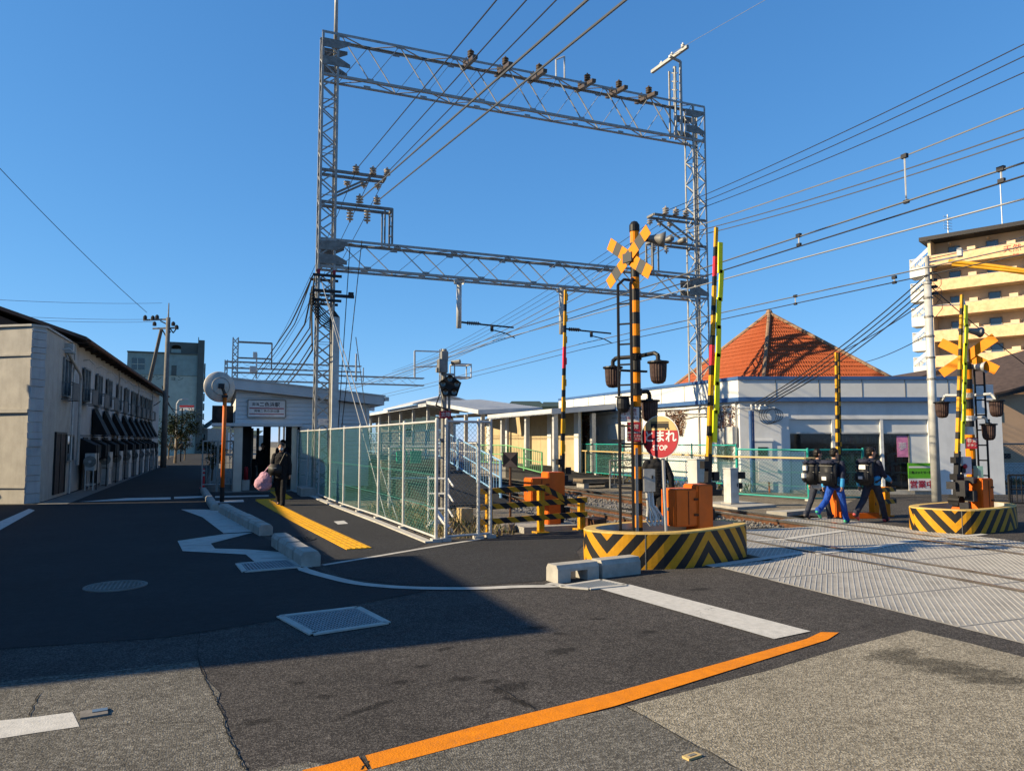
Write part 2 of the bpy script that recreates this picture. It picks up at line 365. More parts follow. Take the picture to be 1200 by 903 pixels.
def ground(name, poly, z, mat, parent=None, thick=None):
    mb = MB(); mb.face([(x, y, z) for x, y in (poly if sum(poly[i][0]*poly[(i+1) % len(poly)][1]-poly[(i+1) % len(poly)][0]*poly[i][1] for i in range(len(poly))) > 0 else poly[::-1])])
    o = put(name, mb, mat, parent)
    if parent is None: o['kind'] = 'structure'
    return o
def copy_tree(o, parent=None):
    c = o.copy(); COL.objects.link(c); c.parent = parent
    for ch in list(o.children): copy_tree(ch, c)
    return c
def text(s, size, mat, parent, Mx, name='lettering', thick=.002, bold=0., sx=1.):
    """flat lettering as a mesh part; Mx: world matrix of the sign face (x right, y up, z out)"""
    cu = bpy.data.curves.new(name, 'FONT'); cu.body = s; cu.size = size; cu.align_x = 'CENTER'; cu.align_y = 'CENTER'; cu.extrude = thick; cu.offset = bold
    cu.resolution_u = 3
    t = bpy.data.objects.new('tmp_text', cu); COL.objects.link(t)
    dg = bpy.context.evaluated_depsgraph_get(); me = bpy.data.meshes.new_from_object(t.evaluated_get(dg))
    bpy.data.objects.remove(t); bpy.data.curves.remove(cu)
    off = Matrix.Translation(-world_off(parent)); me.transform(off@Mx@Matrix.Diagonal((sx, 1, 1, 1))); me.materials.clear(); me.materials.append(MATS[mat]); me.name = name
    o = bpy.data.objects.new(name, me); COL.objects.link(o); o.parent = parent; return o
def frame(c, out, up=(0, 0, 1)):
    """matrix for a face at c whose normal is out"""
    z = Vector(out).normalized(); y = Vector(up); x = y.cross(z).normalized(); y = z.cross(x)
    m = Matrix((x, y, z)).transposed().to_4x4(); m.translation = Vector(c); return m
def smooth_loop(pts, k=6):
    n = len(pts); P = [Vector((*p, 0)) for p in pts]; out = []
    for i in range(n):
        a, b, c, d = P[i-1], P[i], P[(i+1) % n], P[(i+2) % n]
        for j in range(k):
            t = j/k; q = .5*((2*b)+(c-a)*t+(2*a-5*b+4*c-d)*t*t+(3*b-a-3*c+d)*t**3); out.append((q.x, q.y))
    return out
def band(pts, w):
    """closed polygon: a strip of width w along an open polyline"""
    P = [Vector(p) for p in pts]; Lf = []; Rt = []
    for i, p in enumerate(P):
        d = (P[min(i+1, len(P)-1)]-P[max(i-1, 0)]).normalized(); n = Vector((-d.y, d.x))
        Lf.append(p+n*w/2); Rt.append(p-n*w/2)
    return [tuple(q) for q in Lf]+[tuple(q) for q in Rt[::-1]]
def strip(name, pts, w, z, mat, parent=None):
    mb = MB(); q = band(pts, w); n = len(pts)
    for i in range(n-1): mb.face([(*q[i], z), (*q[2*n-1-i], z), (*q[2*n-2-i], z), (*q[i+1], z)])
    o = put(name, mb, mat, parent)
    if parent is None: o['kind'] = 'structure'
    return o
# ================================================================== THE SETTING: ground, road, deck, tracks
rnd = random.Random(3)
ground('ground', [(-1500, -1500), (1500, -1500), (1500, 2500), (-1500, 2500)], -.25, 'town_ground')
mb = MB()
mb.slab([(-45, -40, -.2), (6.38, -40, -.2), (6.38, 12.4, -.2), (6.6, 13.0, -.2), (3.55, 12.5, -.2), (3.0, 27, -.2), (.4, 27, -.2), (-.4, 27.2, -.2), (-.3, 170, -.2), (-4.6, 170, -.2), (-4.6, 23, -.2), (-45, 39, -.2)], (0, 0, .2))
put('road', mb, 'asphalt', kind='structure')
ground('road_overlay', [G(*p) for p in [(0, 760), (60, 756), (130, 751), (190, 747), (250, 738), (300, 730), (400, 711), (500, 692), (440, 684), (400, 679), (365, 663)]]+[(1.0, 12.8), (.8, 14.3), (.05, 18.8), (-.05, 19.6), (-.42, 27), (-.45, 165), (-4.45, 165), (-4.45, 23.6), (-30, 33), (-30, 8.2)], .004, 'asphalt_smooth')
old = [(-30, 7.4)]+[G(*p) for p in [(0, 800), (48, 793), (110, 789), (170, 781), (232, 774), (236, 788), (246, 800), (258, 812), (254, 826), (262, 838), (270, 862), (278, 880), (290, 903)]]+[(.25, 1), (.3, -20), (-30, -20)]
ground('old_road', old, .004, 'asphalt_old')
ground('aggregate_pavement', [G(735, 828), G(820, 806), G(900, 786), G(980, 762), G(1070, 738), G(1130, 752), G(1200, 770), (6.0, 2), (6.05, -20), (2.65, -20), (2.62, 1.5), G(870, 903), G(800, 864)], .004, 'asphalt_pale')
ground('verge_pavement', [G(428, 903), G(560, 863), G(733, 828), G(800, 864), G(869, 903), (2.6, 1.5), (2.62, -20), (.35, -20), (.3, 2), G(300, 903), G(360, 893)], .0045, 'asphalt_old')
ground('footpath', [G(380, 661), (2.0, 11.0), G(480, 644), G(560, 631.5), (4.5, 12.55), (6.35, 12.6), (6.35, 12.0), (5.2, 10.4), (4.75, 9.3), (3.75, 8.4), G(540, 687), G(460, 684), G(400, 676)], .0042, 'asphalt_path')
ground('station_path', [(1.0, 12.9), (1.45, 10.7), (2.8, 11.5), (3.35, 12.2), (3.1, 16), (2.85, 20), (2.75, 26.6), (.3, 26.9), (-.2, 26.9), (.05, 19.6), (.4, 18.5), (.95, 14.2)], .0055, 'asphalt_path')
def crack(pts, w, z=.009):
    P = [Vector(p) for p in pts]; q = []
    for i in range(len(P)-1):
        for j in range(7):
            a = P[i].lerp(P[i+1], j/7); q.append((a.x+rnd.uniform(-.012, .012), a.y+rnd.uniform(-.009, .009)))
    q.append(tuple(P[-1])); strip('road_crack', q, w*.45, z, 'crack')
crack([G(0, 803), G(110, 791), G(175, 783), G(232, 774)], .016)
crack([G(232, 772), G(240, 800), G(257, 826), G(263, 850), G(277, 885), G(286, 903)], .014)
crack([G(95, 854), G(160, 848), G(245, 846)], .008); crack([G(46, 812), G(34, 840)], .016)
crack([G(430, 893), G(423, 903)], .02); crack([G(233, 740), G(232, 772)], .01)
crack([G(575, 803), G(600, 815), G(628, 834)], .012); crack([G(735, 829), G(800, 866), G(868, 903)], .012)
crack([G(190, 748), G(300, 731), G(500, 693)], .02)
crack([(-4.4, 8.2), G(0, 761), G(190, 748)], .02)
crack([G(983, 742), G(1040, 727), G(1080, 715)], .006, .006)
for px, py, a, b in [] and [(598, 805, .13, .05), (540, 795, .08, .03), (660, 762, .1, .06), (470, 799, .04, .03), (575, 798, .05, .03), (380, 816, .05, .02), (300, 845, .05, .02), (495, 780, .05, .03), (628, 735, .07, .05), (655, 742, .04, .03), (700, 725, .05, .03)]:
    c = G(px, py); ground('oil_stain', [(c[0]+a*math.cos(t*.5236)*rnd.uniform(.6, 1.25), c[1]+b*math.sin(t*.5236)*rnd.uniform(.6, 1.3)) for t in range(12)], .0085, 'oil')
# ---- painted lines
def paint(name, px, mat, z=.0070): return ground(name, [G(*p) for p in px], z, mat)
paint('stop_line', [(702, 690), (738, 685), (950, 740), (907, 749)], 'road_white')
paint('road_marking', [(0, 845), (40, 841), (85, 835), (93, 852), (45, 859), (0, 866), (-60, 872), (-60, 851)], 'road_white')
paint('road_marking', [(0, 611), (34, 596), (41, 598), (0, 621), (-50, 640), (-50, 631)], 'road_white')
paint('road_marking', [(148, 583.5), (200, 582.5), (200, 585), (92, 588)], 'road_white'); paint('road_marking', [(204, 582), (238, 581), (238, 583), (204, 584.5)], 'road_white')
paint('orange_line', [(428, 886), (560, 851), (720, 811.5), (845, 777), (945, 749), (962, 741), (983, 741.5), (970, 750), (845, 789), (720, 828), (560, 869), (436, 902)], 'road_orange')
paint('orange_line', [(355, 903), (385, 896), (420, 887), (431, 903), (340, 930)], 'road_orange')
paint('white_edge_line', [(252, 581.3), (315, 580), (315, 581.5), (252, 583)], 'concrete_pale')
paint('road_marking', [(253, 587), (285, 585.5), (286, 588), (252, 589.5)], 'road_white'); paint('survey_plate', [(391, 611), (403, 610), (408, 613.5), (396, 614.5)], 'road_white')
strip('kerb_line', smooth_loop([G(*p) for p in [(365, 664), (400, 680), (460, 688), (540, 690), (600, 688), (642, 684)]], 5)[:26], .15, .010, 'concrete_pale')
strip('kerb_line', [G(378, 662.5), G(430, 654), G(480, 645.5), G(530, 637), G(562, 632)], .10, .010, 'concrete_pale')
for zz in [[(208, 634), (263, 626), (297, 624), (247, 637), (252, 643), (291, 644), (327, 647), (357, 666), (300, 660), (288, 650), (214, 646)], [(212, 597), (240, 597), (267, 598), (297, 623), (262, 625), (237, 606)]]:
    paint('concrete_gutter', zz, 'concrete_pale', .010)
for a, b in [((250, 601), (275, 600)), ((256, 609), (282, 607)), ((262, 617), (291, 615)), ((300, 648), (331, 647)), ((306, 655), (345, 654)), ((214, 640), (250, 639))]:
    strip('road_crack', [G(*a), G(*b)], .02, .013, 'concrete_dark')
ground('gutter', [(-4.45, 23.4), (-3.7, 23.2), (-3.3, 60), (-3.8, 60)], .012, 'concrete_dark')
for (x0, y0), (x1, y1) in [((3.52, 12.2), (3.33, 16.3)), ((3.33, 16.3), (3.1, 19.6)), ((3.1, 19.6), (2.95, 23.4)), ((2.95, 23.4), (2.6, 26.9))]:
    mb = MB(); mb.beam((x0-.16, y0, .0), (x1-.16, y1, .0), .14, .06); put('fence_footing', mb, 'concrete_pale', kind='structure')
# ---- kerbs: rows of precast blocks
def kerb_row(a, b, n, w, h, label=None, hole=None):
    a = Vector((*a, 0)); b = Vector((*b, 0)); root = bpy.data.objects.new('kerb', None); COL.objects.link(root); root['kind'] = 'structure'; root.location = a
    d = (b-a).normalized(); s = Vector((-d.y, d.x, 0)); st = (b-a).length/n; L = st-.05
    for i in range(n):
        mb = MB(); p = a+d*(st*i); t = .035
        def pt(u, v, z): return p+d*u+s*v+Vector((0, 0, z))
        jit = rnd.uniform(-.008, .008)
        prof = [(-w/2, 0), (-w/2, h-.05), (-w/2+t, h+jit), (w/2-t, h+jit), (w/2, h-.05), (w/2, 0)]
        A = [pt(.006, v, z) for v, z in prof]; B = [pt(L, v, z) for v, z in prof]; k = len(prof)
        if hole == i:   # drain slot through the block
            mb.slab([pt(.006, v, z) for v, z in prof], d*(L*.3)); mb.slab([pt(L*.72, v, z) for v, z in prof], d*(L*.28))
            mb.slab([pt(L*.3, v, z) for v, z in [(-w/2, h*.62), (-w/2, h-.05), (-w/2+t, h), (w/2-t, h), (w/2, h-.05), (w/2, h*.62)]], d*(L*.42))
        else: mb.slab(A, B[0]-A[0])
        put('kerb_block', mb, 'concrete', root)
    return root
k = kerb_row((1.24, 10.5), (1.0, 12.85), 4, .26, .2)
kerb_row((.88, 14.22), (.2, 19.3), 9, .24, .2)
kerb_row((.02, 19.7), (-.36, 27.2), 6, .2, .16)
k = kerb_row((3.82, 8.3), (5.15, 8.52), 2, .25, .21, hole=0)
# ---- drain grates and manholes
def grate(label, pts, nb, mat_f='grate_pale', z=.012):
    P = [Vector((*p, z)) for p in pts]; c = sum(P, Vector())/4; t = thing('drain_grate', label, 'drain grate', c)
    mb = MB(); mb.slab([p-Vector((0, 0, .003)) for p in P], (0, 0, .002)); put('pit', mb, 'pit', t)
    mb = MB()
    for i in range(4): mb.beam(P[i].lerp(c, .05), P[(i+1) % 4].lerp(c, .05), .07, .014)
    put('frame', mb, 'concrete_pale', t)
    me = None
    for i in range(nb):
        f = (i+.5)/nb*.86+.07; a = P[0].lerp(P[1], f); b = P[3].lerp(P[2], f); a, b = a.lerp(b, .08), b.lerp(a, .08)
        mb = MB(); mb.beam(a, b, (P[1]-P[0]).length/nb*.3, .012); put('grate_bar', mb, mat_f, t)
    for i in range(max(3, nb//2)):
        f = (i+.5)/max(3, nb//2)*.84+.08; a = P[0].lerp(P[3], f); b = P[1].lerp(P[2], f); mb = MB(); mb.beam(a.lerp(b, .07), b.lerp(a, .07), .012, .016); put('cross_bar', mb, mat_f, t)
    return t
grate('large rectangular steel grate alone in the middle of the dark asphalt', [G(325, 723), G(420, 712), G(457, 731), G(365, 745)], 22)
grate('drain grate beside the end of the kerb block row along the station path', [G(277, 661), G(340, 656), G(354, 665), G(285, 671)], 15)
grate('drain grate under the slotted kerb block in front of the striped ring', [G(655, 688), G(705, 680), G(735, 686.5), G(690, 691)], 15)
def manhole(label, c, r, ma):
    t = thing('manhole_cover', label, 'manhole', (*c, .01))
    mb = MB(); mb.lathe([(0, .014), (r*.84, .014), (r*.86, .010), (r*.9, .010), (r*.9, .016), (r, .016), (r, 0)], (*c, .0), 32); put('cover', mb, ma, t)
    mb = MB()
    for i in range(-5, 6):
        h = math.sqrt(max(0, (r*.78)**2-(i*r*.14)**2))
        mb.box((c[0]+i*r*.14, c[1], .016), (r*.05, h*2, .006)); mb.box((c[0], c[1]+i*r*.14, .0162), (h*2, r*.05, .006))
    put('tread', mb, ma, t)
manhole('round iron manhole cover in the shaded road left of the kerb blocks', (-1.05, 9.93), .34, 'concrete_dark')
manhole('round dark manhole cover in the station footpath near yellow paving', (1.3, 13.45), .36, 'asphalt_path')
t = thing('survey_marker', 'small pale stone marker with blue plate beside the white road mark', 'survey marker', (*G(110, 837), 0))
mb = MB(); c = G(110, 837); mb.box((c[0], c[1], .008), (.15, .13, .016), rz=.15); put('stone', mb, 'stone', t)
mb = MB(); mb.box((c[0]+.03, c[1]+.02, .017), (.085, .05, .008), rz=.15); put('plate', mb, 'glass_grey', t)
# ---- yellow tactile paving: one tile after another
tp = bpy.data.objects.new('tactile_paving', None); COL.objects.link(tp); tp['kind'] = 'structure'
tile = MB(); tile.box((0, 0, .006), (.40, .30, .012))
for i in range(4): tile.box((-.135+i*.09, 0, .0145), (.036, .27, .007))
tile_me = tile.mesh('paving_tile', 'tactile')
def tiles(a, b):
    a = Vector((*a, 0)); b = Vector((*b, 0)); n = round((b-a).length/.31); d = b-a; rz = math.atan2(d.y, d.x)-math.pi/2
    for i in range(n):
        o = put('paving_tile', tile_me, None, tp, local=True); o.location = a+d*((i+.5)/n)+Vector((0, 0, .006)); o.rotation_euler.z = rz
tiles((2.14, 11.9), (1.72, 16.7)); tiles((1.72, 16.7), (1.28, 22.6)); tiles((1.15, 22.78), (2.0, 22.95)); tiles((1.95, 23.1), (1.9, 28.5))
# ---- railway: deck panels, rails, sleepers, ballast
mb = MB(); mb.slab([(6.35, -40, -.25), (12.9, -40, -.25), (12.9, 14.2, -.25), (6.35, 13, -.25)], (0, 0, .12)); put('track_bed', mb, 'concrete_dark', kind='structure')
ground('ballast', [(5.4, 12.6), (12.4, 14.1), (13.0, 120), (3.2, 120), (3.5, 12.6)], -.13, 'stone')
def panel_mesh(w, l):
    mb = MB(); mb.ab((.006, .008, -.12), (w-.006, l-.008, 0))
    n = int((w+l)/.085)
    for i in range(n):
        k = i*.085+.03; x0 = max(.03, k-l+.03); x1 = min(w-.03, k-.03)
        if x1-x0 < .06: continue
        mb.beam((x0, l-(k-x0) if False else k-x0, .003), (x1, k-x1, .0025), .012, .004, mi=1)
    # ribs run so that both X and Y fall together
    for v in range(8, len(mb.v)): mb.v[v].y = l-mb.v[v].y
    return mb.mesh('deck_panel', ['deck', 'deck_rib'])
deck = bpy.data.objects.new('crossing_deck', None); COL.objects.link(deck); deck['kind'] = 'structure'
PITCH = 1.28
for x0, x1, n0, n1, yo in [(6.38, 8.5, -8, 0, 7.5), (7.5, 8.5, 1, 3, 7.5), (8.64, 9.16, -8, 3, 7.5), (9.3, 11.27, -8, 3, 7.9), (11.43, 11.93, -8, 4, 7.9), (12.1, 12.75, -8, 4, 7.9)]:
    me = panel_mesh(x1-x0, PITCH)
    for i in range(n0, n1+1):
        o = put('deck_panel', me, None, deck, local=True); o.location = (x0, yo+(i-1)*PITCH, rnd.uniform(-.002, .003))
mb = MB(); mb.ab((6.38, 7.5, -.12), (8.5, 8.62, 0)); 
put('deck_panel', panel_mesh(2.12, 1.12), None, deck, local=True).location = (6.38, 7.51, 0.001)
def deck_line(px):
    mb = MB(); mb.slab([(*G(*p), .0072) for p in px], (0, 0, .002)); put('white_line', mb, 'road_white', kind='structure')
deck_line([(826, 662.5), (935, 647), (945, 648.5), (836, 665)]); deck_line([(905, 632.5), (985, 621.5), (996, 622), (920, 633)]); deck_line([(995, 645.5), (1065, 632.5), (1078, 633), (1012, 646)])
deck_line([(880, 633), (906, 632), (910, 633), (884, 634.5)]); deck_line([(1088, 631), (1150, 625.5), (1158, 626.5), (1098, 632)]); deck_line([(955, 648.5), (990, 644.5), (995, 645.5), (958, 650)])
for tr, xs in (('near', (8.57, 9.23)), ('far', (11.35, 12.0))):
    t = bpy.data.objects.new('railway_track', None); COL.objects.link(t); t['kind'] = 'structure'
    for x in xs:
        mb = MB()
        for y0, y1 in ((-40, 13), (13, 130)):
            mb.ab((x-.033, y0, -.035), (x+.033, y1, .012), 1); mb.ab((x-.01, y0, -.11), (x+.01, y1, -.035)); mb.ab((x-.06, y0, -.128), (x+.06, y1, -.11))
        put('rail', mb, ['rust', 'rail_top'], t)
    me = MB().box((0, 0, 0), (1.5, .2, .12)).mesh('sleeper', 'sleeper')
    for i in range(60):
        o = put('sleeper', me, None, t, local=True); o.location = (sum(xs)/2, 13.4+i*.62, -.185+.0)
oct_ = [Vector(p) for p in ((1, 0, 0), (-1, 0, 0), (0, 1, 0), (0, -1, 0), (0, 0, 1), (0, 0, -1))]; of = [(0, 2, 4), (2, 1, 4), (1, 3, 4), (3, 0, 4), (2, 0, 5), (1, 2, 5), (3, 1, 5), (0, 3, 5)]
mb = MB()
for i in range(9000):
    y = 12.7+rnd.random()**1.7*30; x = rnd.uniform(3.6+(0 if y < 19 else 3.9), 12.6); r = rnd.uniform(.02, .05)
    if any(abs(x-q) < .06 for q in (8.57, 9.23, 11.35, 12.0)): continue
    Q = Euler((rnd.uniform(0, 6), rnd.uniform(0, 6), rnd.uniform(0, 6))).to_matrix(); b = len(mb.v); c = Vector((x, y, -.125+r*.3+rnd.random()*.02))
    mb.v += [c+Q@(p*r*rnd.uniform(.6, 1.1)) for p in oct_]; mb.f += [[b+k for k in f] for f in of]; mb.m += [rnd.choice((0, 0, 1))]*8
put('ballast_stones', mb, ['stone', 'concrete_dark'], kind='stuff')
# ---- far side of the crossing
ground('far_road', [(12.75, -40), (80, -40), (80, 6), (25.5, 15.6), (19.5, 18.2), (14.2, 14.2), (12.75, 13.8)], -.006, 'asphalt')
ground('sandy_verge', [(12.3, 14.0), (14.3, 13.8), (19.7, 18.3), (16.9, 21.3), (16.9, 60), (12.9, 60)], -.05, 'dirt')
ground('fence_verge', [(3.5, 12.45), (5.5, 12.75), (6.7, 13.1), (7.2, 14.2), (6.9, 22), (3.0, 27)], -.06, 'dirt')
mb = MB(); mb.slab([(12.25, 14.35, -.13), (12.5, 13.95, -.13), (14.2, 14.35, -.13), (14.25, 14.6, -.13)], (0, 0, .17)); put('kerb_edge', mb, 'concrete', kind='structure')
t = thing('road_stud', 'small worn beige reflector plate on the grey pavement at the bottom edge', 'road stud', (*G(811, 888), 0)); mb = MB(); c = G(811, 888); mb.box((c[0], c[1], .011), (.1, .05, .012), rz=.2); put('plate', mb, 'sign_beige', t); mb = MB(); mb.box((c[0], c[1], .018), (.05, .02, .004), rz=.2); put('insert', mb, 'concrete_dark', t)
# ================================================================== RAILWAY STRUCTURES
def lattice_mast(parent, x0, x1, y0, y1, z1, pitch, leg=.075, bar=.045, mat='galv', cross=True, z0=0.):
    m = bpy.data.objects.new('mast', None); COL.objects.link(m); m.parent = parent; m.location = Vector(((x0+x1)/2, (y0+y1)/2, 0))-world_off(parent)
    for x, sx in ((x0, 1), (x1, -1)):
        for y, sy in ((y0, 1), (y1, -1)):
            mb = MB(); mb.ab((x, y, z0), (x+sx*leg, y+sy*.012, z1)); mb.ab((x, y+sy*.013, z0), (x+sx*.012, y+sy*leg, z1)); put('leg', mb, mat, m)
    n = int((z1-z0)/pitch); mb = MB()
    for i in range(n):
        a = z0+i*pitch+.05; b = a+pitch
        s = i % 2
        for y, fl in ((y0+.018, 0), (y1-.018, 1)):
            xa, xb = (x0+.03, x1-.03) if (s+fl) % 2 else (x1-.03, x0+.03)
            mb.beam((xa, y, a), (xb, y, b), bar, .012, up=(0, 1, 0))
            if cross and i % 4 == 0: mb.beam((x0, y, a), (x1, y, a), .04, .012)
        for x, fl in ((x0+.018, 0), (x1-.018, 1)):
            ya, yb = (y0+.03, y1-.03) if (s+fl) % 2 else (y1-.03, y0+.03)
            mb.beam((x, ya, a), (x, yb, b), .012, bar, up=(0, 1, 0))
    put('lattice', mb, mat, m, kind='stuff')
    return m
def truss(parent, x0, x1, y0, y1, zb, zt, panel, mat='galv', chord=.085, bar=.055):
    t = bpy.data.objects.new('beam', None); COL.objects.link(t); t.parent = parent; t.location = Vector(((x0+x1)/2, (y0+y1)/2, zb))-world_off(parent)
    for y, sy in ((y0, 1), (y1, -1)):
        for z, sz in ((zb, 1), (zt, -1)):
            mb = MB(); mb.ab((x0, y, z), (x1, y+sy*chord, z+sz*.014)); mb.ab((x0, y, z+sz*.015), (x1, y+sy*.014, z+sz*chord)); put('chord', mb, mat, t)
    t_hi, t_lo = zt-.04, zb+.04; z_t, z_b = zt, zb
    n = max(2, round((x1-x0-1.2)/panel)); p = (x1-x0-1.2)/n; xs = x0+.6
    for i in range(n):
        for y in (y0+.03, y1-.03):
            zt, zb = (t_hi, t_lo) if y < (y0+y1)/2 else (t_lo+.0, t_hi)
            for a, b in (((xs+i*p, zt), (xs+(i+.5)*p, zb)), ((xs+(i+.5)*p, zb), (xs+(i+1)*p, zt))):
                mb = MB(); mb.beam((a[0], y, a[1]), (b[0], y, b[1]), .016, bar, up=(0, 1, 0)); put('diagonal_bar', mb, mat, t)
        mb = MB(); mb.beam((xs+i*p, y0+.02, z_t-.05), (xs+(i+.5)*p, y1-.02, z_t-.05), bar, .012); mb.beam((xs+(i+.5)*p, y1-.02, z_t-.05), (xs+(i+1)*p, y0+.02, z_t-.05), bar, .012)
        mb.beam((xs+i*p, y1-.02, z_b+.05), (xs+(i+.5)*p, y0+.02, z_b+.05), bar, .012); mb.beam((xs+(i+.5)*p, y0+.02, z_b+.05), (xs+(i+1)*p, y1-.02, z_b+.05), bar, .012)
        put('lateral_bar', mb, mat, t)
        mb = MB()
        for y in (y0+.016, y1-.016): mb.box((xs+(i+.5)*p, y, z_b+.08), (.24, .01, .12)); mb.box((xs+i*p, y, z_t-.08), (.24, .01, .12))
        put('gusset', mb, mat, t)
    return t
def insulator(name, p, parent, axis=(0, 0, 1), n=4, r=.09, h=.07, mat='insulator', group=None):
    prof = [(0.0, 0)]
    for i in range(n): prof += [(.03, i*h), (r, i*h+h*.25), (r*.9, i*h+h*.5), (.03, i*h+h*.7)]
    prof += [(.03, n*h+.04), (0, n*h+.04)]
    mb = MB(); mb.lathe(prof, p, 10, axis=axis); return put(name, mb, mat, parent, smooth=True)
ga = thing('catenary_gantry', 'tall galvanised lattice gantry spanning the tracks with two truss beams', 'gantry', (10.4, 24.3, 0))
GX0, GX1, GY0, GY1 = 2.86, 17.93, 24.0, 24.62
ml = lattice_mast(ga, GX0, GX0+.56, GY0, GY1, 15.1, .40); mr = lattice_mast(ga, GX1-.6, GX1, GY0, GY1, 15.1, .46)
tb = truss(ga, GX0, GX1, GY0+.02, GY1-.02, 13.66, 15.17, 2.1); lb = truss(ga, GX0, GX1, GY0+.021, GY1-.021, 7.27, 8.25, 1.95, bar=.06)
for x, zz in ((GX0+.02, (14.0, 14.9)), (GX1-.94, (13.95, 14.9)), (GX0+.02, (7.4, 8.15)), (GX1-.9, (7.4, 8.1))):
    mb = MB()
    for y in (GY0-.012, GY1+.002):
        mb.slab([(x, y, zz[0]), (x+.9, y, zz[0]), (x+.9, y, zz[0]+.12), (x+.55, y, zz[0]+.3), (x, y, zz[0]+.3)], (0, .01, 0)); mb.slab([(x, y, zz[1]-.3), (x+.55, y, zz[1]-.3), (x+.9, y, zz[1]-.12), (x+.9, y, zz[1]), (x, y, zz[1])], (0, .01, 0))
    put('end_plate', mb, 'galv_old', ga)
mb = MB(); mb.ab((GX0-.4, GY0-.3, -.1), (GX0+.95, GY1+.4, .25)); put('foundation', mb, 'concrete', ga)
mb = MB(); mb.ab((GX1-1, GY0-.3, -.1), (GX1+.4, GY1+.4, .15)); put('foundation', mb, 'concrete', ga)
def arm(xa, xb, z, brace=None, drop=None):
    mb = MB()
    for y in (GY0+.08, GY1-.08): mb.beam((xa, y, z), (xb, y, z), .07, .09)
    xo = xb if abs(xb-10.4) < abs(xa-10.4) else xa
    mb.beam((xo, GY0+.08, z), (xo, GY1-.08, z), .07, .08)
    if brace:
        for y in (GY0+.08, GY1-.08): mb.beam(brace[0][:1]+(y,)+brace[0][1:], brace[1][:1]+(y,)+brace[1][1:], .06)
    if drop is not None:
        for y in (GY0+.08, GY1-.08):
            mb.beam((xo, y, z), (xo, y, drop), .06, .06); mb.beam((xo+.25*(1 if xo > 10 else -1), y, z), (xo+.25*(1 if xo > 10 else -1), y, drop), .05)
        for i in range(3): mb.beam((xo, GY0+.08, drop+.2+i*.35), (xo, GY1-.08, drop+.45+i*.35), .04, .012)
    return put('cantilever_arm', mb, 'galv_old', ga)
arm(GX0, 5.02, 10.5, brace=((GX0+.5, 9.75), (4.5, 10.42))); arm(GX0, 5.27, 9.44, drop=8.25)
arm(15.5, GX1, 10.46, brace=((17.3, 9.6), (15.9, 10.4))); arm(15.42, GX1, 9.4, drop=8.2)
mb = MB(); z0 = 15.1
for y in (GY0+.1, GY1-.1): mb.beam((16.85, y, 13.8), (16.85, y, 16.85), .08); mb.beam((16.6, y, 13.8), (16.6, y, 16.6), .06)
mb.beam((16.85, GY0+.1, 16.85), (16.2, GY0-.1, 16.85), .08); mb.beam((16.5, GY0-.9, 16.9), (16.3, GY1+.7, 16.9), .12)
for i in range(4): mb.beam((16.7, GY0+.1, 15.3+i*.35), (16.7, GY1-.1, 15.5+i*.35), .04)
put('top_bracket', mb, 'galv', ga)
for i in range(3): insulator('insulator', (16.42, 23.3+i*.75, 16.95), ga, n=2, r=.08, mat='white_paint')
for px, py in [(551.5, 64), (592, 73), (631.6, 81), (688, 93.5), (725, 101), (760, 108)]:
    p = PY(px, py, 24.0); o = bpy.data.objects.new('line_clamp', None); COL.objects.link(o); o.parent = ga; o.location = Vector((p.x, 24.3, 15.17))-world_off(ga)
    mb = MB(); mb.beam((p.x, GY0-.55, 14.98), (p.x, GY1+.3, 15.24), .16, .13); put('bracket', mb, 'brown_insulator', o)
    insulator('insulator', (p.x, GY0-.02, 15.2), o, n=3, r=.13, h=.09, mat='brown_insulator')
    insulator('insulator', (p.x, GY1-.1, 15.25), o, n=2, r=.13, h=.09, mat='brown_insulator')
mb = MB(); c = PY(653, 90, 24).x; mb.path([(c, GY0+.1, 15.15), (c, GY0+.1, 15.85), (c+.35, GY0+.1, 16.05), (c+.35, GY0+.1, 15.15)], .03); put('hoop', mb, 'galv_pale', ga)
for x in (7.69, 11.62):
    o = bpy.data.objects.new('drop_post', None); COL.objects.link(o); o.parent = ga; o.location = Vector((x, 24.3, 7.2))-world_off(ga)
    mb = MB(); mb.tube((x, 24.3, 7.3), (x, 24.3, 5.6), .09, n=10); mb.lathe([(.19, 7.16), (.19, 7.28)], (x, 24.3, 0), 10); put('pipe', mb, 'galv_pale', o, smooth=True)
    mb = MB(); mb.tube((x, 24.3, 5.82), (x+.3, 24.3, 5.8), .035); mb.tube((x+.75, 24.3, 5.78), (x+2.0, 24.2, 5.72), .03); mb.tube((x+1.2, 24.25, 5.75), (x+1.2, 24.25, 5.55), .06)
    mb.path([(x+1.2, 24.25, 5.6), (x+1.7, 24.2, 5.5), (x+2.05, 24.2, 5.35)], .02); put('registration_arm', mb, 'dark_steel', o)
    insulator('insulator', (x+.3, 24.3, 5.8), o, axis=(1, 0, 0), n=6, r=.075, h=.075, mat='brown_insulator')
LI = [(4.02, 10.6), (4.58, 10.62), (5.05, 10.64)]; LT = [(4.15, 9.6), (4.72, 9.62)]
for x, z in LI:
    insulator('insulator', (x, GY0-.02, z-.1), ga, n=3, r=.12, h=.08); insulator('insulator', (x-.18, GY1, z-.2), ga, axis=(0, 0, -1), n=2, r=.12, h=.08)
for x, z in LT:
    insulator('insulator', (x, GY0-.05, z-.12), ga, n=3, r=.13, h=.09, mat='insulator'); insulator('insulator', (x-.25, GY0+.3, z-.25), ga, axis=(0, 0, -1), n=4, r=.12, h=.1)
RI = [(15.95, 10.6), (16.42, 10.6), (16.88, 10.6)]; RT = [(16.05, 9.55), (16.62, 9.55)]
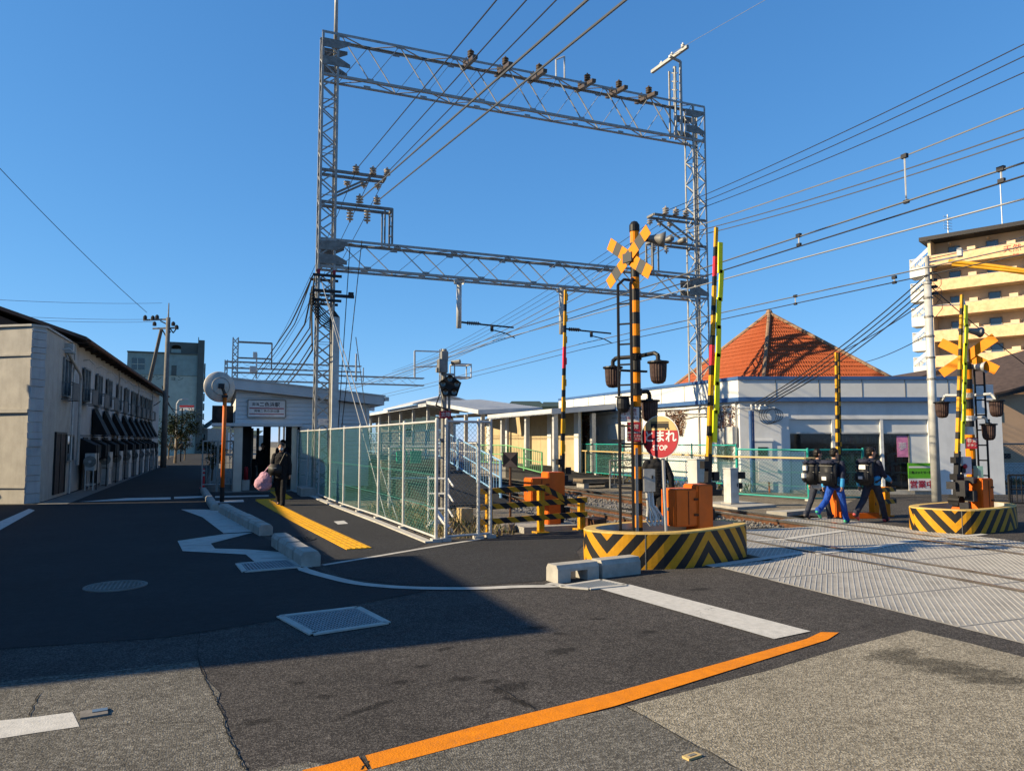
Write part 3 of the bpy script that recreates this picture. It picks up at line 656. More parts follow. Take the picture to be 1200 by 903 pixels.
for x, z in RI: insulator('insulator', (x, GY0-.05, z-.12), ga, n=3, r=.13, h=.09); insulator('insulator', (x-.3, GY1, z-.2), ga, axis=(0, 0, -1), n=2, r=.12, h=.09)
for x, z in RT: insulator('insulator', (x, GY0-.3, z-.08), ga, axis=(0, 1, 0), n=4, r=.12, h=.09, mat='galv_old'); insulator('insulator', (x-.5, GY0+.2, z-.25), ga, axis=(0, 0, -1), n=3, r=.1, h=.09)
# cable brackets on the left mast
for z in (6.95, 6.45, 6.15):
    mb = MB(); mb.ab((GX0-.16, GY0-.1, z), (GX0+.75, GY0-.03, z+.08)); mb.ab((GX0-.16, GY1+.02, z), (GX0+.75, GY1+.09, z+.08)); put('cable_bracket', mb, 'dark_steel', ga)
mb = MB(); mb.ab((GX0+.5, GY0-.12, 6.3), (GX0+1.15, GY0-.06, 6.4)); mb.box((GX0+1.05, GY0-.09, 6.42), (.16, .12, .14)); put('cable_bracket', mb, 'dark_steel', ga)
mb = MB()
for i in range(6): mb.path([(GX0-.1, GY0-.08, 6.95-i*.16), (GX0-.18, GY0-.16, 6.4-i*.1), (GX0+.1, GY0-.14, 5.9-i*.1), (GX0+.48, GY0-.06, 5.5-i*.05), (GX0+.5, GY0-.06, 0)], .02, 5)
put('cable_loop', mb, 'black', ga)
mb = MB(); mb.path([(GX0+.5, GY0-.1, 5.6), (GX0+.5, GY0-.1, .2)], .07, 8); put('cable_duct', mb, 'galv_old', ga)
p = PY(377, 494, 23.95); t = put('number_plate', MB().box((p.x+.08, GY0-.03, p.z), (.34, .015, .2)), 'sign_white', ga); text('二-18', .12, 'blue_trim', t, frame((p.x+.08, GY0-.04, p.z), (0, -1, 0)))
mb = MB(); mb.ab((GX0-.01, GY0-.006, 7.05), (GX0+.08, GY0-.002, 7.2)); mb.ab((GX0+.48, GY0-.006, 7.05), (GX0+.57, GY0-.002, 7.2)); put('red_mark', mb, 'red_paint', ga)
mb = MB(); mb.tube((GX0+.47, 24.3, 14.2), (GX0+.47, 24.3, 19.5), .07, .05, 10); put('top_pole', mb, 'galv', ga, smooth=True)
# square steel post beside the mast, with guy wires
p = PY(394, 372, 23.7); t = thing('steel_post', 'plain square grey steel post close beside the left gantry mast', 'post', (p.x, 23.7, 0))
mb = MB(); mb.ab((p.x-.1, 23.6, 0), (p.x+.1, 23.8, p.z)); put('post', mb, 'galv_pale', t)
mb = MB(); mb.slab([(p.x-.1, 23.6, p.z+.002), (p.x+.1, 23.6, p.z+.002), (p.x-.1, 23.6, p.z+.25)], (0, .2, 0)); put('post_cap', mb, 'dark_steel', t)
for (a, b, g) in [((377, 330), (452, 596), 20.0), ((384, 352), (466, 600), 19.0), ((417, 395), (440, 560), 22.)]:
    q = PY(a[0], a[1], 23.9); e = Vector((*G(b[0], b[1]+10), 0))
    mb = MB(); mb.tube(q, e, .014, n=5); o = put('guy_wire', mb, 'wire_pale', label={452: 'left', 466: 'right', 440: 'shortest'}[b[0]]+' pale guy wire slanting down behind the fence from the left mast', cat='guy wire', group='guy wires of the left gantry mast')
# ---- second gantry, behind the station
YB = 72.
g2 = thing('catenary_gantry', 'smaller grey gantry far behind the station roof', 'gantry', (10, YB, 0))
def py(px, y): p = PY(px, y, YB); return p.x, p.z
zt2, zb2 = py(300, 436)[1], py(300, 443)[1]; zt1, zb1 = py(300, 422.5)[1], py(300, 431)[1]
xa, xb = py(272.5, 400)[0], py(280, 400)[0]; xc, xd = py(263, 430)[0], py(267, 430)[0]; xe = py(426, 430)[0]
lattice_mast(g2, xa, xb, YB, YB+.6, py(275, 395)[1], .62, leg=.1, bar=.08); lattice_mast(g2, xc, xd, YB+.1, YB+.5, py(263, 421)[1], .5, leg=.08, bar=.07)
xq = py(519, 440)[0]; lattice_mast(g2, xq-.25, xq+.25, YB, YB+.6, zt2+3, .62, leg=.1, bar=.08)
truss(g2, xa, 19.2, YB+.02, YB+.58, py(440, 450.5)[1], py(440, 440.5)[1], 2.1, chord=.12, bar=.09)
truss(g2, xc, xe, YB+1.02, YB+1.58, zb1, zt1, 1.9, chord=.1, bar=.08)
mb = MB(); xf = py(319, 402)[0]; z1 = py(300, 401)[1]; z2 = py(300, 419.5)[1]
for y in (YB+.1, YB+.5):
    mb.beam((xb, y, z1), (xf, y, z1), .12); mb.beam((xf, y, z1), (xf, y, zb1), .1); mb.beam((xb, y, z2), (xf, y, z2), .1)
put('cantilever_frame', mb, 'galv_old', g2)
mb = MB(); xg = py(418, 430)[0]; mb.beam((xg, YB+.3, zb2), (xg, YB+.3, py(418, 414)[1]), .16); mb.beam((xg+.7, YB+.3, zb2), (xg+.7, YB+.3, py(418, 430)[1]), .1); mb.box((py(299, 416)[0], YB+.2, py(299, 416)[1]), (.35, .35, .6)); mb.beam((py(301, 416)[0], YB+.2, zb2), (py(301, 416)[0], YB+.2, py(301, 414)[1]), .12); mb.box((py(296, 433)[0], YB-.2, py(296, 433)[1]), (.5, .4, .6))
put('switch_gear', mb, 'galv_pale', g2)
# ---- obstacle signal post between fence and track
sp = Vector((4.78, 16.2, 0)); t = thing('warning_signal', 'black five-lamp obstruction signal on a slim grey pole inside the fence', 'signal', sp)
zt = PD(521, 408, sp.x*math.sin(YW)+sp.y*math.cos(YW)).z
D0 = sp.x*math.sin(YW)+sp.y*math.cos(YW); hz = lambda y: PD(520, y, D0).z
mb = MB(); mb.tube((sp.x, sp.y, -.1), (sp.x, sp.y, hz(409)), .068, .06, 10); mb.tube((sp.x+.11, sp.y-.05, 0), (sp.x+.11, sp.y-.05, hz(450)), .03, n=6); mb.box((sp.x, sp.y, .5), (.22, .2, .06)); mb.box((sp.x, sp.y, hz(515)), (.25, .2, .05)); put('pole', mb, 'galv_old', t)
head = bpy.data.objects.new('lamp_head', None); COL.objects.link(head); head.parent = t; hc = Vector((sp.x+.08, sp.y-.2, hz(453))); head.location = hc-sp
vd = Vector((-.3, -.95, 0)).normalized(); F = frame(hc, vd)
mb = MB(); pen = [F@Vector((.27*math.sin(i*1.2566), .27*math.cos(i*1.2566)+.0, 0)) for i in range(5)]; mb.slab(pen, -vd*.12); put('backplate', mb, 'black', head)
for i in range(5):
    c = F@Vector((.165*math.sin(i*1.2566), .165*math.cos(i*1.2566), .0)); mb = MB(); mb.lathe([(0, .005), (.06, .01), (.06, .0)], c, 12, axis=vd); put('lens', mb, 'glass', head)
    mb = MB(); L_ = [(c+Matrix.Rotation(0, 3, 'Z')@(F.to_3x3()@Vector((.075*math.cos(a), .075*math.sin(a), 0)))) for a in [R(-10+k*20) for k in range(11)]]
    for k in range(10): mb.face([L_[k], L_[k+1], L_[k+1]+vd*.17, L_[k]+vd*.17])
    put('hood', mb, 'black', head)
mb = MB(); mb.box((sp.x-.06, sp.y-.06, hz(429)), (.2, .2, .3)); mb.box((sp.x+.0, sp.y, hz(417)), (.15, .15, .2)); mb.box((sp.x-.16, sp.y-.05, hz(434)), (.08, .1, .1)); mb.tube((sp.x+.15, sp.y-.1, hz(425)), (sp.x+.3, sp.y-.25, hz(424)), .05); put('terminal_box', mb, 'galv_old', t)
mb = MB(); mb.path([(sp.x-.1, sp.y, hz(462)), (sp.x-.2, sp.y-.05, hz(475)), (sp.x+.05, sp.y-.1, hz(480)), (sp.x+.2, sp.y, hz(490))], .015); put('cable', mb, 'black', t)
pl = put('name_plate', MB().box((sp.x+.0, sp.y-.13, hz(486)), (.26, .012, .17)), 'red_paint', t); text('支障', .11, 'sign_white', pl, frame((sp.x, sp.y-.14, hz(486)), (0, -1, 0)))
mb = MB(); x0 = sp.x+.25
for dz in (0, .3): mb.path([(x0, sp.y, hz(441)+dz), (x0+.4, sp.y, hz(441)+dz), (x0+.4, sp.y+.35, hz(441)+dz), (x0, sp.y+.35, hz(441)+dz), (x0, sp.y, hz(441)+dz)], .018)
for dx, dy in ((0, 0), (.4, 0), (.4, .35), (0, .35)): mb.tube((x0+dx, sp.y+dy, hz(441)), (x0+dx, sp.y+dy, hz(441)+.3), .015)
mb.tube((sp.x, sp.y, hz(441)+.05), (x0, sp.y, hz(441)+.05), .03); put('inspection_cage', mb, 'galv_pale', t)
# far catenary portal at 487-545
t = thing('catenary_pole', 'distant catenary bracket frame standing beyond the five-lamp signal', 'catenary pole', (10, 55, 0))
mb = MB(); a = PY(486, 411, 55); b = PY(517, 412, 55); c = PY(486, 430, 55); d = PY(517, 429, 55)
for q in ((a, b), (c, d)): mb.beam(q[0], q[1], .1)
mb.beam(a, PY(486, 442, 55), .12); put('bracket_frame', mb, 'galv_pale', t)
mb = MB(); q = PY(521, 412, 55); mb.beam(q, (q.x, 55, 0), .25); put('pole', mb, 'galv_old', t)
# ------------------------------------------------------------------ overhead wires
def wire(pts, r, mat, label, group, sag=0., n=10):
    P = [Vector(p) for p in pts]; q = []
    for i in range(len(P)-1):
        for j in range(n): s = j/n; v = P[i].lerp(P[i+1], s); v.z -= 4*sag*s*(1-s); q.append(v)
    q.append(P[-1]); mb = MB(); mb.path(q, r, 5)
    return put('overhead_wire', mb, mat, label=label, cat='wire', group=group)
def thru(x, a, b, y0, y1):
    """straight run along the track at lateral place x through two sighted points"""
    p, q = PX(*a, x), PX(*b, x); s = (q.z-p.z)/(q.y-p.y)
    return [(x, y0, p.z+s*(y0-p.y)), (x, y1, p.z+s*(y1-p.y))]
for (x, z), px, wh in zip(LI, (582, 617, 652), ('leftmost', 'middle', 'rightmost')):
    e = PX(px, 0, x); s = (e.z-z)/(e.y-24); wire([(x, 24, z), (x, e.y-6, z+s*(e.y-6-24))], .013, 'wire', wh+' of three thin wires rising overhead from the gantry\'s upper left arm', 'three thin wires of the left arm')
    wire([(x, 24, z-.05), (x-.5, YB, z-2.2)], .012, 'wire', wh+' of three thin wires falling away behind the gantry\'s upper left arm', 'thin wires behind the left arm', .8)
for (x, z), px, wh in zip(LT, (688, 733), ('left', 'right')):
    e = PX(px, 0, x); s = (e.z-z)/(e.y-24); wire([(x, 24, z), (x, e.y-6, z+s*(e.y-6-24))], .021, 'copper_wire', wh+' of two thick pale feeder wires crossing the gantry\'s top beam', 'two thick feeder wires')
RW = [((840, 221), (1200, 52)), ((840, 229.6), (1200, 66)), ((840, 239), (1200, 85))]
for (x, z), (a, b), wh in zip(RI, RW, ('top', 'middle', 'bottom')):
    e = PX(*b, x); s = (e.z-z)/(e.y-24); m_ = PX((a[0]+b[0])/2, (a[1]+b[1])/2, x)
    wire([(x, 24, z), (x, e.y, e.z), (x, e.y-12, e.z-s*-12*-1 if False else e.z+s*-12*.6)], .013, 'wire', wh+' of three thin wires rising to the upper right sky edge', 'three thin wires of the right arm', .12)
    wire([(x, 24, z-.05), (x, YB, z-2)], .012, 'wire', wh+' of three thin wires running away behind the right arm', 'thin wires behind the right arm', .7)
for (x, z), (a, b), wh in zip(RT, [((840, 264), (1200, 151.6)), ((840, 270), (1200, 161.5))], ('upper', 'lower')):
    e = PX(*b, x); s = (e.z-z)/(e.y-24); wire([(x, 24, z), (x, e.y, e.z), (x, e.y-10, e.z+s*-10*.4)], .016, 'copper_wire', wh+' of two feeder wires leaving the gantry\'s lower right arm', 'two feeder wires on the right', .15)
    wire([(x, 24, z), (x-1.4, YB, z-2.1)], .02, 'copper_wire', wh+' of two feeder wires sloping away behind the striped crossbuck', 'feeder wires behind the crossbuck', .7)
e = PX(1200, 127, 15.2); m_ = PX(1060, 183, 15.2); wire([(15.6, 24, 9.45), tuple(m_), tuple(e)], .018, 'wire_pale', 'pale wire joined to the lower wire by a vertical rod', 'pale wire with rod')
XN = 8.9
for a, b, m_, r, lab in [((843, 308), (1200, 190.6), 'copper_wire', .013, 'upper messenger wire of the near track'), ((843.5, 318), (1200, 206), 'wire', .012, 'lower messenger wire of the near track'), ((845, 328), (1200, 233), 'wire_pale', .012, 'pale contact wire of the near track')]:
    w = thru(XN, a, b, -3, 24); wire(w, r, m_, lab+' in the right sky', lab)
    w2 = [w[1], (XN-.3, YB, w[1][2]+.5)]; wire(w2, r, m_, lab+' beyond the tall gantry', lab+' beyond the gantry', .1)
XF = 12.3
for a, b, m_, r, lab in [((879, 359), (1088, 313), 'copper_wire', .013, 'upper catenary wire of the far track'), ((916, 359), (1088, 322), 'wire', .011, 'contact wire of the far track')]:
    w = thru(XF, a, b, 2, 24); wire(w, r, m_, lab+' left of the apartment block', lab)
    wire([w[1], (XF, YB, w[1][2]+.35)], r, m_, lab+' going on past the crossbuck', lab+' beyond the gantry', .1)
def hanger(px, ya, yb, x, lab, r=.03):
    a = PX(px, ya, x); b = Vector((x, a.y, PX(px, yb, x).z)); t = thing('wire_hanger', lab, 'wire hanger', a)
    mb = MB(); mb.tube(a, b, .012, n=5); put('rod', mb, 'galv_pale', t); mb = MB(); mb.box(a, (.05, .09, .06)); put('clamp', mb, 'dark_steel', t); mb = MB(); mb.box(b, (.04, .08, .05)); put('clamp', mb, 'dark_steel', t)
hanger(936, 276, 287, XN, 'small wire hanger nearest the right mast on the near track wires', .05); hanger(1173, 198, 212, XN, 'small wire hanger nearest the right edge on the near track wires')
hanger(1060, 183, 237, 15.2 if False else XN+.2, 'long vertical rod linking the pale wire to the wires below'); hanger(932, 347, 356, XF, 'small hanger on the far track wires right of the striped arm')
hanger(1048, 325, 331, XF, 'looped jumper hanger on the far track wires left of the apartment block')
zs = [6.95, 6.85, 6.6, 6.5, 6.25, 6.0, 5.7]
for i, (a, b) in enumerate([((340, 380), (302, 434)), ((345, 380), (306, 436)), ((357, 380), (320, 434)), ((363, 384), (326, 436)), ((365, 390), (325, 445)), ((366, 402), (336, 446)), ((366, 410), (340, 447))]):
    x = 2.7-.03*(i % 2); p, q = PX(*a, x), PX(*b, x); s = (q.z-p.z)/(q.y-p.y)
    e = PX(*b, x); wire([(x, 24, zs[i]), tuple(p), tuple(e), (x, YB, e.z+s*(YB-e.y)*.3)], .028 if i % 2 == 0 else .02, 'black', ['highest', 'second highest', 'third highest', 'fourth highest', 'fifth highest', 'second lowest', 'lowest'][i]+' thick black cable sloping down left from the left gantry mast', 'cable bundle behind the left mast', .05, 6)
for i, px in enumerate((410, 424)):
    q = PY(px, 290-i*8, 24); e = PY(px-14-i*10, 505, 24); wire([tuple(q), tuple(e)], .014, 'black', ('left', 'right')[i]+' thin black lead dropping from the lower left arm past the beam', 'leads hanging from the left arm')
wire([tuple(PD(-40, 155, 40)), tuple(PD(172, 366, 62))], .022, 'wire', 'single thin wire slanting across the empty sky to the left utility pole', 'single wire at upper left', .3)
for i, (a, b) in enumerate([((-40, 367), (180, 374)), ((-40, 371), (182, 377)), ((-40, 349), (190, 355))]):
    wire([tuple(PD(*a, 45)), tuple(PD(*b, 62))], .015, 'wire_pale', ('middle', 'lowest', 'highest')[i]+' faint thin wire over the brown roof reaching the utility pole', 'faint wires at the left pole', .15)
a, b = PX(800, 62, 16.3), PX(897, 0, 16.3); wire([(16.3, 24, 17.0), tuple(b), tuple(b+(b-a)*.6)], .008, 'wire_pale', 'faint pale wire rising to the top edge from the right mast bracket', 'faint top right wire')
# ================================================================== BUILDINGS
# ---- left: plastered row house
A = Vector((-4.55, 23.76, 0)); B = Vector((-3.8, 58.2, 0)); fd = (B-A).normalized(); fn = Vector((fd.y, -fd.x, 0))
def F(s, t=0., z=0.): return A+fd*s+fn*t+Vector((0, 0, z))
def FS(px, py, t=0.):
    r = Vector(ray(px, py)); o = Vector((0, 0, HC)); k = (A+fn*t-o).dot(fn)/r.dot(fn); p = o+r*k; return (p-A).dot(fd), p.z
def fbox(mb, s0, s1, t0, t1, z0, z1, mi=0): mb.slab([F(s0, t0, z0), F(s1, t0, z0), F(s1, t1, z0), F(s0, t1, z0)], (0, 0, z1-z0), mi)
rh = thing('row_house', 'long two-storey plastered row house with dark awnings on the left street', 'house', A)
fw = Vector((-.843, .537, 0)); L = (B-A).length
mb = MB(); mb.prism([tuple((F(0, -.25)).xy), tuple((F(.3, 0)).xy), tuple(F(4.1).xy), tuple(F(4.1, -9.5).xy), tuple((A+fw*9.6-fd*.0).xy)], -.2, 4.87); put('front_block', mb, 'plaster', rh)
mb = MB(); fbox(mb, 4.102, L, -9.4, -.06, -.2, 5.0); put('wall', mb, 'plaster_white', rh)
mb = MB()
fq = Vector((-.537, -.843, 0)); c0 = F(0, -.25)
for z, h, o in ((4.05, .05, .035), (2.48, .10, .06), (.42, .04, .03)):
    mb2 = MB(); mb2.slab([c0+fq*.002+Vector((0, 0, z)), c0+fw*9.3+fq*.002+Vector((0, 0, z)), c0+fw*9.3+fq*o+Vector((0, 0, z)), c0+fq*o+Vector((0, 0, z))], (0, 0, h)); put('string_course', mb2, 'plaster', rh)
z = 0.; rr = random.Random(5)
while z < 4.75:
    h = rr.uniform(.16, .34); mb2 = MB(); a, b = c0, F(.3, 0); o = rr.uniform(.01, .05); q = (b-a).normalized(); w = Vector((q.y, -q.x, 0))
    mb2.slab([a-q*.02+Vector((0, 0, z+.008)), b+q*.02+Vector((0, 0, z+.008)), b+q*.01+w*o+Vector((0, 0, z+.008)), a+w*(o*.8)+Vector((0, 0, z+.008))], (rr.uniform(-.01, .01), 0, min(h, 4.8-z)-.016)); put('corner_stone', mb2, 'plaster_white', rh); z += h
mb2 = MB(); mb2.prism([tuple((c0+fq*.05).xy), tuple(F(.3, .05).xy), tuple(F(4.2, .05).xy), tuple(F(4.2, -.4).xy), tuple((c0+fw*9.6+fq*.05+fd*.4).xy), tuple((c0+fw*9.6+fq*.05).xy)], 4.872, 4.93); put('coping', mb2, 'concrete_pale', rh)
for i in range(5):
    mb2 = MB(); p = c0+fw*(.9+i*.38)+Vector((0, 0, .22+rr.uniform(-.03, .03))); mb2.ball(p, (.09, .05, .06), 7); put('vent_hole', mb2, 'crack', rh)
mb2 = MB()
for i in range(3): mb2.slab([c0+fw*(2.1+i*.1)+fq*.01+Vector((0, 0, i*.17-.02)), c0+fw*4+fq*.01+Vector((0, 0, i*.17-.02)), c0+fw*4+fq*(.9-i*.28)+Vector((0, 0, i*.17-.02)), c0+fw*(2.1+i*.1)+fq*(.9-i*.28)+Vector((0, 0, i*.17-.02))], (0, 0, .17))
put('step', mb2, 'concrete_dark', rh)
# roof
ro = bpy.data.objects.new('roof', None); COL.objects.link(ro); ro.parent = rh
s0, s1 = 4.0, L+.6
for sgn in (1, -1):
    mb2 = MB(); e0, e1 = (.45, -4.6) if sgn == 1 else (-9.8, -4.6); ze, zr = 4.98, 6.75
    mb2.slab([F(s0-.4, e0, ze), F(s1, e0, ze), F(s1, e1, zr), F(s0-.4, e1, zr)], (0, 0, .11)); put('roof_slope', mb2, 'roof_brown', ro)
mb2 = MB(); mb2.slab([F(s0, -.1, 4.9), F(s0, -9.3, 4.9), F(s0, -4.6, 6.7)], fd*.1); put('gable', mb2, 'roof_brown', ro)
mb2 = MB(); mb2.tube(F(s0-.3, .5, 4.96), F(s1, .5, 4.9), .07, n=8); put('gutter', mb2, 'rust', ro)
mb2 = MB()
for i in range(30): mb2.slab([F(s0+.2+i*1.12, -.06, 4.93), F(s0+.28+i*1.12, -.06, 4.93), F(s0+.28+i*1.12, .4, 4.93), F(s0+.2+i*1.12, .4, 4.93)], (0, 0, .05))
put('rafters', mb2, 'roof_brown', ro, kind='stuff')
# windows with railings, awnings, screens
wpx = [77.5, 101.5, 116.5, 128.5, 140.5, 149.5, 157.5, 163.5, 168.5, 173, 177]
wz = (3.2, 4.15)
for i, px in enumerate(wpx):
    s = FS(px, 440)[0]; w = .52
    if s > L-.6: break
    wd = bpy.data.objects.new('window', None); COL.objects.link(wd); wd.parent = rh; wd.location = F(s, 0, 3.2)-A
    mb2 = MB()
    for a, b in (((s-w, 4.28), (s+w, 4.28)), ((s-w, 3.12), (s+w, 3.12)), ((s-w, 3.12), (s-w, 4.28)), ((s+w, 3.12), (s+w, 4.28)), ((s, 3.12), (s, 4.28))): mb2.beam(F(a[0], .03, a[1]), F(b[0], .03, b[1]), .06)
    put('frame', mb2, 'galv_old', wd)
    mb2 = MB(); mb2.slab([F(s-w, .008, 3.12), F(s+w, .008, 3.12), F(s+w, .008, 4.28), F(s-w, .008, 4.28)], fn*.006); put('pane', mb2, 'glass_blue', wd)
    mb2 = MB()
    for zz in (3.0, 3.52): mb2.path([F(s-w-.05, 0, zz), F(s-w-.05, .3, zz), F(s+w+.05, .3, zz), F(s+w+.05, 0, zz)], .018, 5)
    for k in range(9): q = s-w-.05+k*(2*w+.1)/8; mb2.tube(F(q, .3, 3.0), F(q, .3, 3.52), .012, n=4)
    mb2.slab([F(s-w, .31, 3.02), F(s+w, .31, 3.02), F(s+w, .31, 3.5), F(s-w, .31, 3.5)], fn*.006)
    put('railing', mb2, 'concrete_dark', wd)
    mb2 = MB(); mb2.path([F(s-w-.35, .02, 4.5), F(s-w-.3, .2, 4.55), F(s-w-.1, .35, 4.4)], .02, 5); put('bracket_lamp', mb2, 'galv_pale', wd)
apx = [96.5, 109, 121.5, 133, 144, 152, 159, 165, 170, 174.5]
for i, px in enumerate(apx):
    s = FS(px, 490)[0]
    if s > L-1: break
    mb2 = MB(); z1, z2 = 2.95, 1.95
    if i: mb2.slab([F(s, .0, z1), F(s, .0, z2), F(s, .5, z2)], fd*.95); put('awning', mb2, 'awning', rh)
    mb2 = MB(); mb2.slab([F(s-.2, .0, 1.8), F(s-.2, .0, .9), F(s-.2, .5, 1.1), F(s-.2, .5, 1.55)], fd*1.1); put('lower_awning', mb2, 'awning', rh)
    mb2 = MB()
    for q in (s-.25,): mb2.tube(F(q, .56, 0), F(q, .56, 1.6), .022, n=6); mb2.tube(F(q, .56, 1.9), F(q, 0, 1.9), .016, n=5)
    put('awning_frame', mb2, 'dark_steel', rh, kind='stuff')
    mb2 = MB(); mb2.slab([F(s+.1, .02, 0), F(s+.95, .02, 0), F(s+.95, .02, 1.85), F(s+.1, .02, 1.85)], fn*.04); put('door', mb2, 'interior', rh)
ord_ = ['nearest', 'second', 'third', 'fourth', 'fifth', 'sixth', 'seventh', 'eighth', 'ninth']
for i, px in enumerate([92, 111, 125, 137, 147, 155, 162, 168, 173]):
    s = FS(px, 550)[0]; nm = ['air conditioner on an open stand by the brown door, nearest on the left street', 'air conditioner second from the brown door along the row house', 'air conditioner third from the brown door along the row house', 'air conditioner fourth from the brown door along the row house', 'air conditioner fifth from the brown door along the row house', 'air conditioner sixth from the brown door along the row house', 'air conditioner seventh from the brown door along the row house', 'air conditioner eighth from the brown door along the row house', 'air conditioner ninth and farthest from the brown door along the row house'][i]
    if s > L-.5: break
    t = thing('air_conditioner', nm, 'air conditioner', F(s, .4, 0), 'air conditioners along the row house')
    mb2 = MB(); fbox(mb2, s-.4, s+.4, .25, .55, .72, 1.28); put('body', mb2, 'appliance', t)
    mb2 = MB(); c = F(s-.4-.004, .4, 1.0); mb2.lathe([(.05, .0), (.2, 0), (.2, .012), (.05, .012)], c, 16, axis=tuple(-fd)); mb2.lathe([(.1, 0), (.12, 0), (.12, .014)], c, 16, axis=tuple(-fd)); put('fan_grille', mb2, 'galv_old', t)
    mb2 = MB()
    for q in (s-.38, s+.38):
        for tt in (.28, .52): mb2.tube(F(q, tt, 0), F(q, tt, .72), .022, n=5)
        mb2.tube(F(q, .28, .7), F(q, .52, .7), .02, n=5); mb2.tube(F(q, .28, .2), F(q, .52, .2), .02, n=5)
    for tt in (.28, .52): mb2.tube(F(s-.38, tt, .7), F(s+.38, tt, .7), .02, n=5); mb2.tube(F(s-.38, tt, .2), F(s+.38, tt, .2), .02, n=5)
    put('stand', mb2, 'galv_pale', t)
    if i: mb2 = MB(); fbox(mb2, s-.36, s+.36, .27, .53, .04, .66); put('lower_unit', mb2, 'appliance', t)
# door, small window, pipes on the front block
dr = bpy.data.objects.new('door', None); COL.objects.link(dr); dr.parent = rh; d0, d1 = FS(63, 540)[0], FS(74.5, 540)[0]
mb2 = MB(); fbox(mb2, d0, d1, .0, .03, .1, 1.92); put('leaf', mb2, 'roof_brown', dr)
mb2 = MB(); fbox(mb2, d0-.06, d0, .0, .06, .1, 1.98); fbox(mb2, d1, d1+.06, 0, .06, .1, 1.98); fbox(mb2, d0, d1, 0, .06, 1.922, 1.98); fbox(mb2, (d0+d1)/2-.03, (d0+d1)/2+.03, .031, .05, .1, 1.92); put('frame', mb2, 'black', dr)
w0, w1 = FS(76.5, 530)[0], FS(84.5, 530)[0]; wd = bpy.data.objects.new('window', None); COL.objects.link(wd); wd.parent = rh
mb2 = MB(); fbox(mb2, w0, w1, .002, .02, 1.05, 1.9); put('pane', mb2, 'glass', wd)
mb2 = MB()
for a, b in (((w0, 1.05), (w1, 1.05)), ((w0, 1.9), (w1, 1.9)), ((w0, 1.05), (w0, 1.9)), ((w1, 1.05), (w1, 1.9))): mb2.beam(F(a[0], .03, a[1]), F(b[0], .03, b[1]), .05)
put('frame', mb2, 'galv_old', wd)
s_, z_ = FS(92, 440); mb2 = MB(); mb2.path([F(s_-2.2, .06, 4.5), F(s_-2.1, .1, 4.4), F(s_-.2, .1, 3.95), F(s_, .08, 3.8), F(s_, .08, .9)], .05, 8); put('downpipe', mb2, 'concrete_pale', rh)
mb2 = MB(); mb2.box(F(s_-2.2, .1, 4.6), (.25, .3, .3)); put('vent_hood', mb2, 'concrete_pale', rh)
for k in (14.2, 21.5, 28.8): mb2 = MB(); mb2.tube(F(k, .06, 0), F(k, .06, 4.9), .04, n=6); put('downpipe', mb2, 'concrete_pale', rh)
mb2 = MB(); mb2.tube(F(4.25, .03, 0), F(4.25, .03, 4.95), .035, n=6); put('downpipe', mb2, 'galv_pale', rh)
# ---- houses beside the road, left of the frame (their eaves shade the road)
def plain_house(label, x0, x1, y0, y1, h, mat, roof):
    t = thing('house', label, 'house', ((x0+x1)/2, (y0+y1)/2, 0))
    mb = MB(); mb.ab((x0+.3, y0+.3, -.1), (x1-.3, y1-.3, h-.2)); put('wall', mb, mat, t)
    mb = MB(); mb.ab((x0, y0, h-.18), (x1, y1, h)); put('roof', mb, roof, t)
    for k in range(2):
        for yy in (y0+1.4, y1-1.4):
            w = bpy.data.objects.new('window', None); COL.objects.link(w); w.parent = t
            z = .9+k*2.7; mb = MB(); mb.ab((x1-.3, yy-.7, z), (x1-.27, yy+.7, z+1.1)); put('pane', mb, 'glass', w)
            mb = MB(); mb.ab((x1-.3, yy-.76, z-.07), (x1-.2, yy+.76, z-.005)); put('sill', mb, 'concrete', w)
    return t
plain_house('flat-roofed pale house just left of the picture beside the road', -16.5, -9.0, 8.25, 13.0, 6.0, 'plaster', 'roof_sheet')
plain_house('lower flat-roofed house left of the picture before the row house', -16.5, -9.3, 12.85, 24.6, 5.5, 'plaster_white', 'roof_brown')
# ---- far left: green apartment block
Dg = 100.
Yg = 110.
def GP(px, y): return PY(px, y, Yg)
GF, GR = Vector((0, 1, 0)), Vector((1, 0, 0))
gt = thing('apartment_building', 'green-grey apartment block with arched rooftop at the end of the left street', 'apartment building', GP(190, 520))
cr, cf = Vector((math.cos(YW), -math.sin(YW), 0)), Vector((math.sin(YW), math.cos(YW), 0))
gr = (GP(237, 517)-Vector((0, 0, HC))).normalized()
def gz(y): return (517-y)/868*Dg+1.7
def gbox(px0, px1, y0, y1, d0, d1):
    mb = MB(); a = GP(px0, 517); b = GP(px1, 517); a.z = b.z = gz(y1); mb.slab([a+GF*d0, b+GF*d0, b+gr*d1, a+gr*d1], (0, 0, gz(y0)-gz(y1))); return mb
put('wall', gbox(146, 228.5, 440, 540, 0, 14), 'green_wall', gt); put('upper_wall', gbox(145.5, 228.5, 414.5, 439.8, -.1, 14), 'green_upper', gt)
put('roof', gbox(145, 229, 413, 414.3, -.3, 14.2), 'green_dark', gt)
pt = bpy.data.objects.new('penthouse', None); COL.objects.link(pt); pt.parent = gt
put('penthouse_wall', gbox(208.5, 228.5, 400, 412.8, .1, 6), 'green_dark', pt); put('penthouse_wall', gbox(192, 197, 400, 412.8, .1, 6), 'green_dark', pt); put('penthouse_wall', gbox(197.1, 208.4, 408.5, 412.8, .1, .6), 'green_upper', pt)
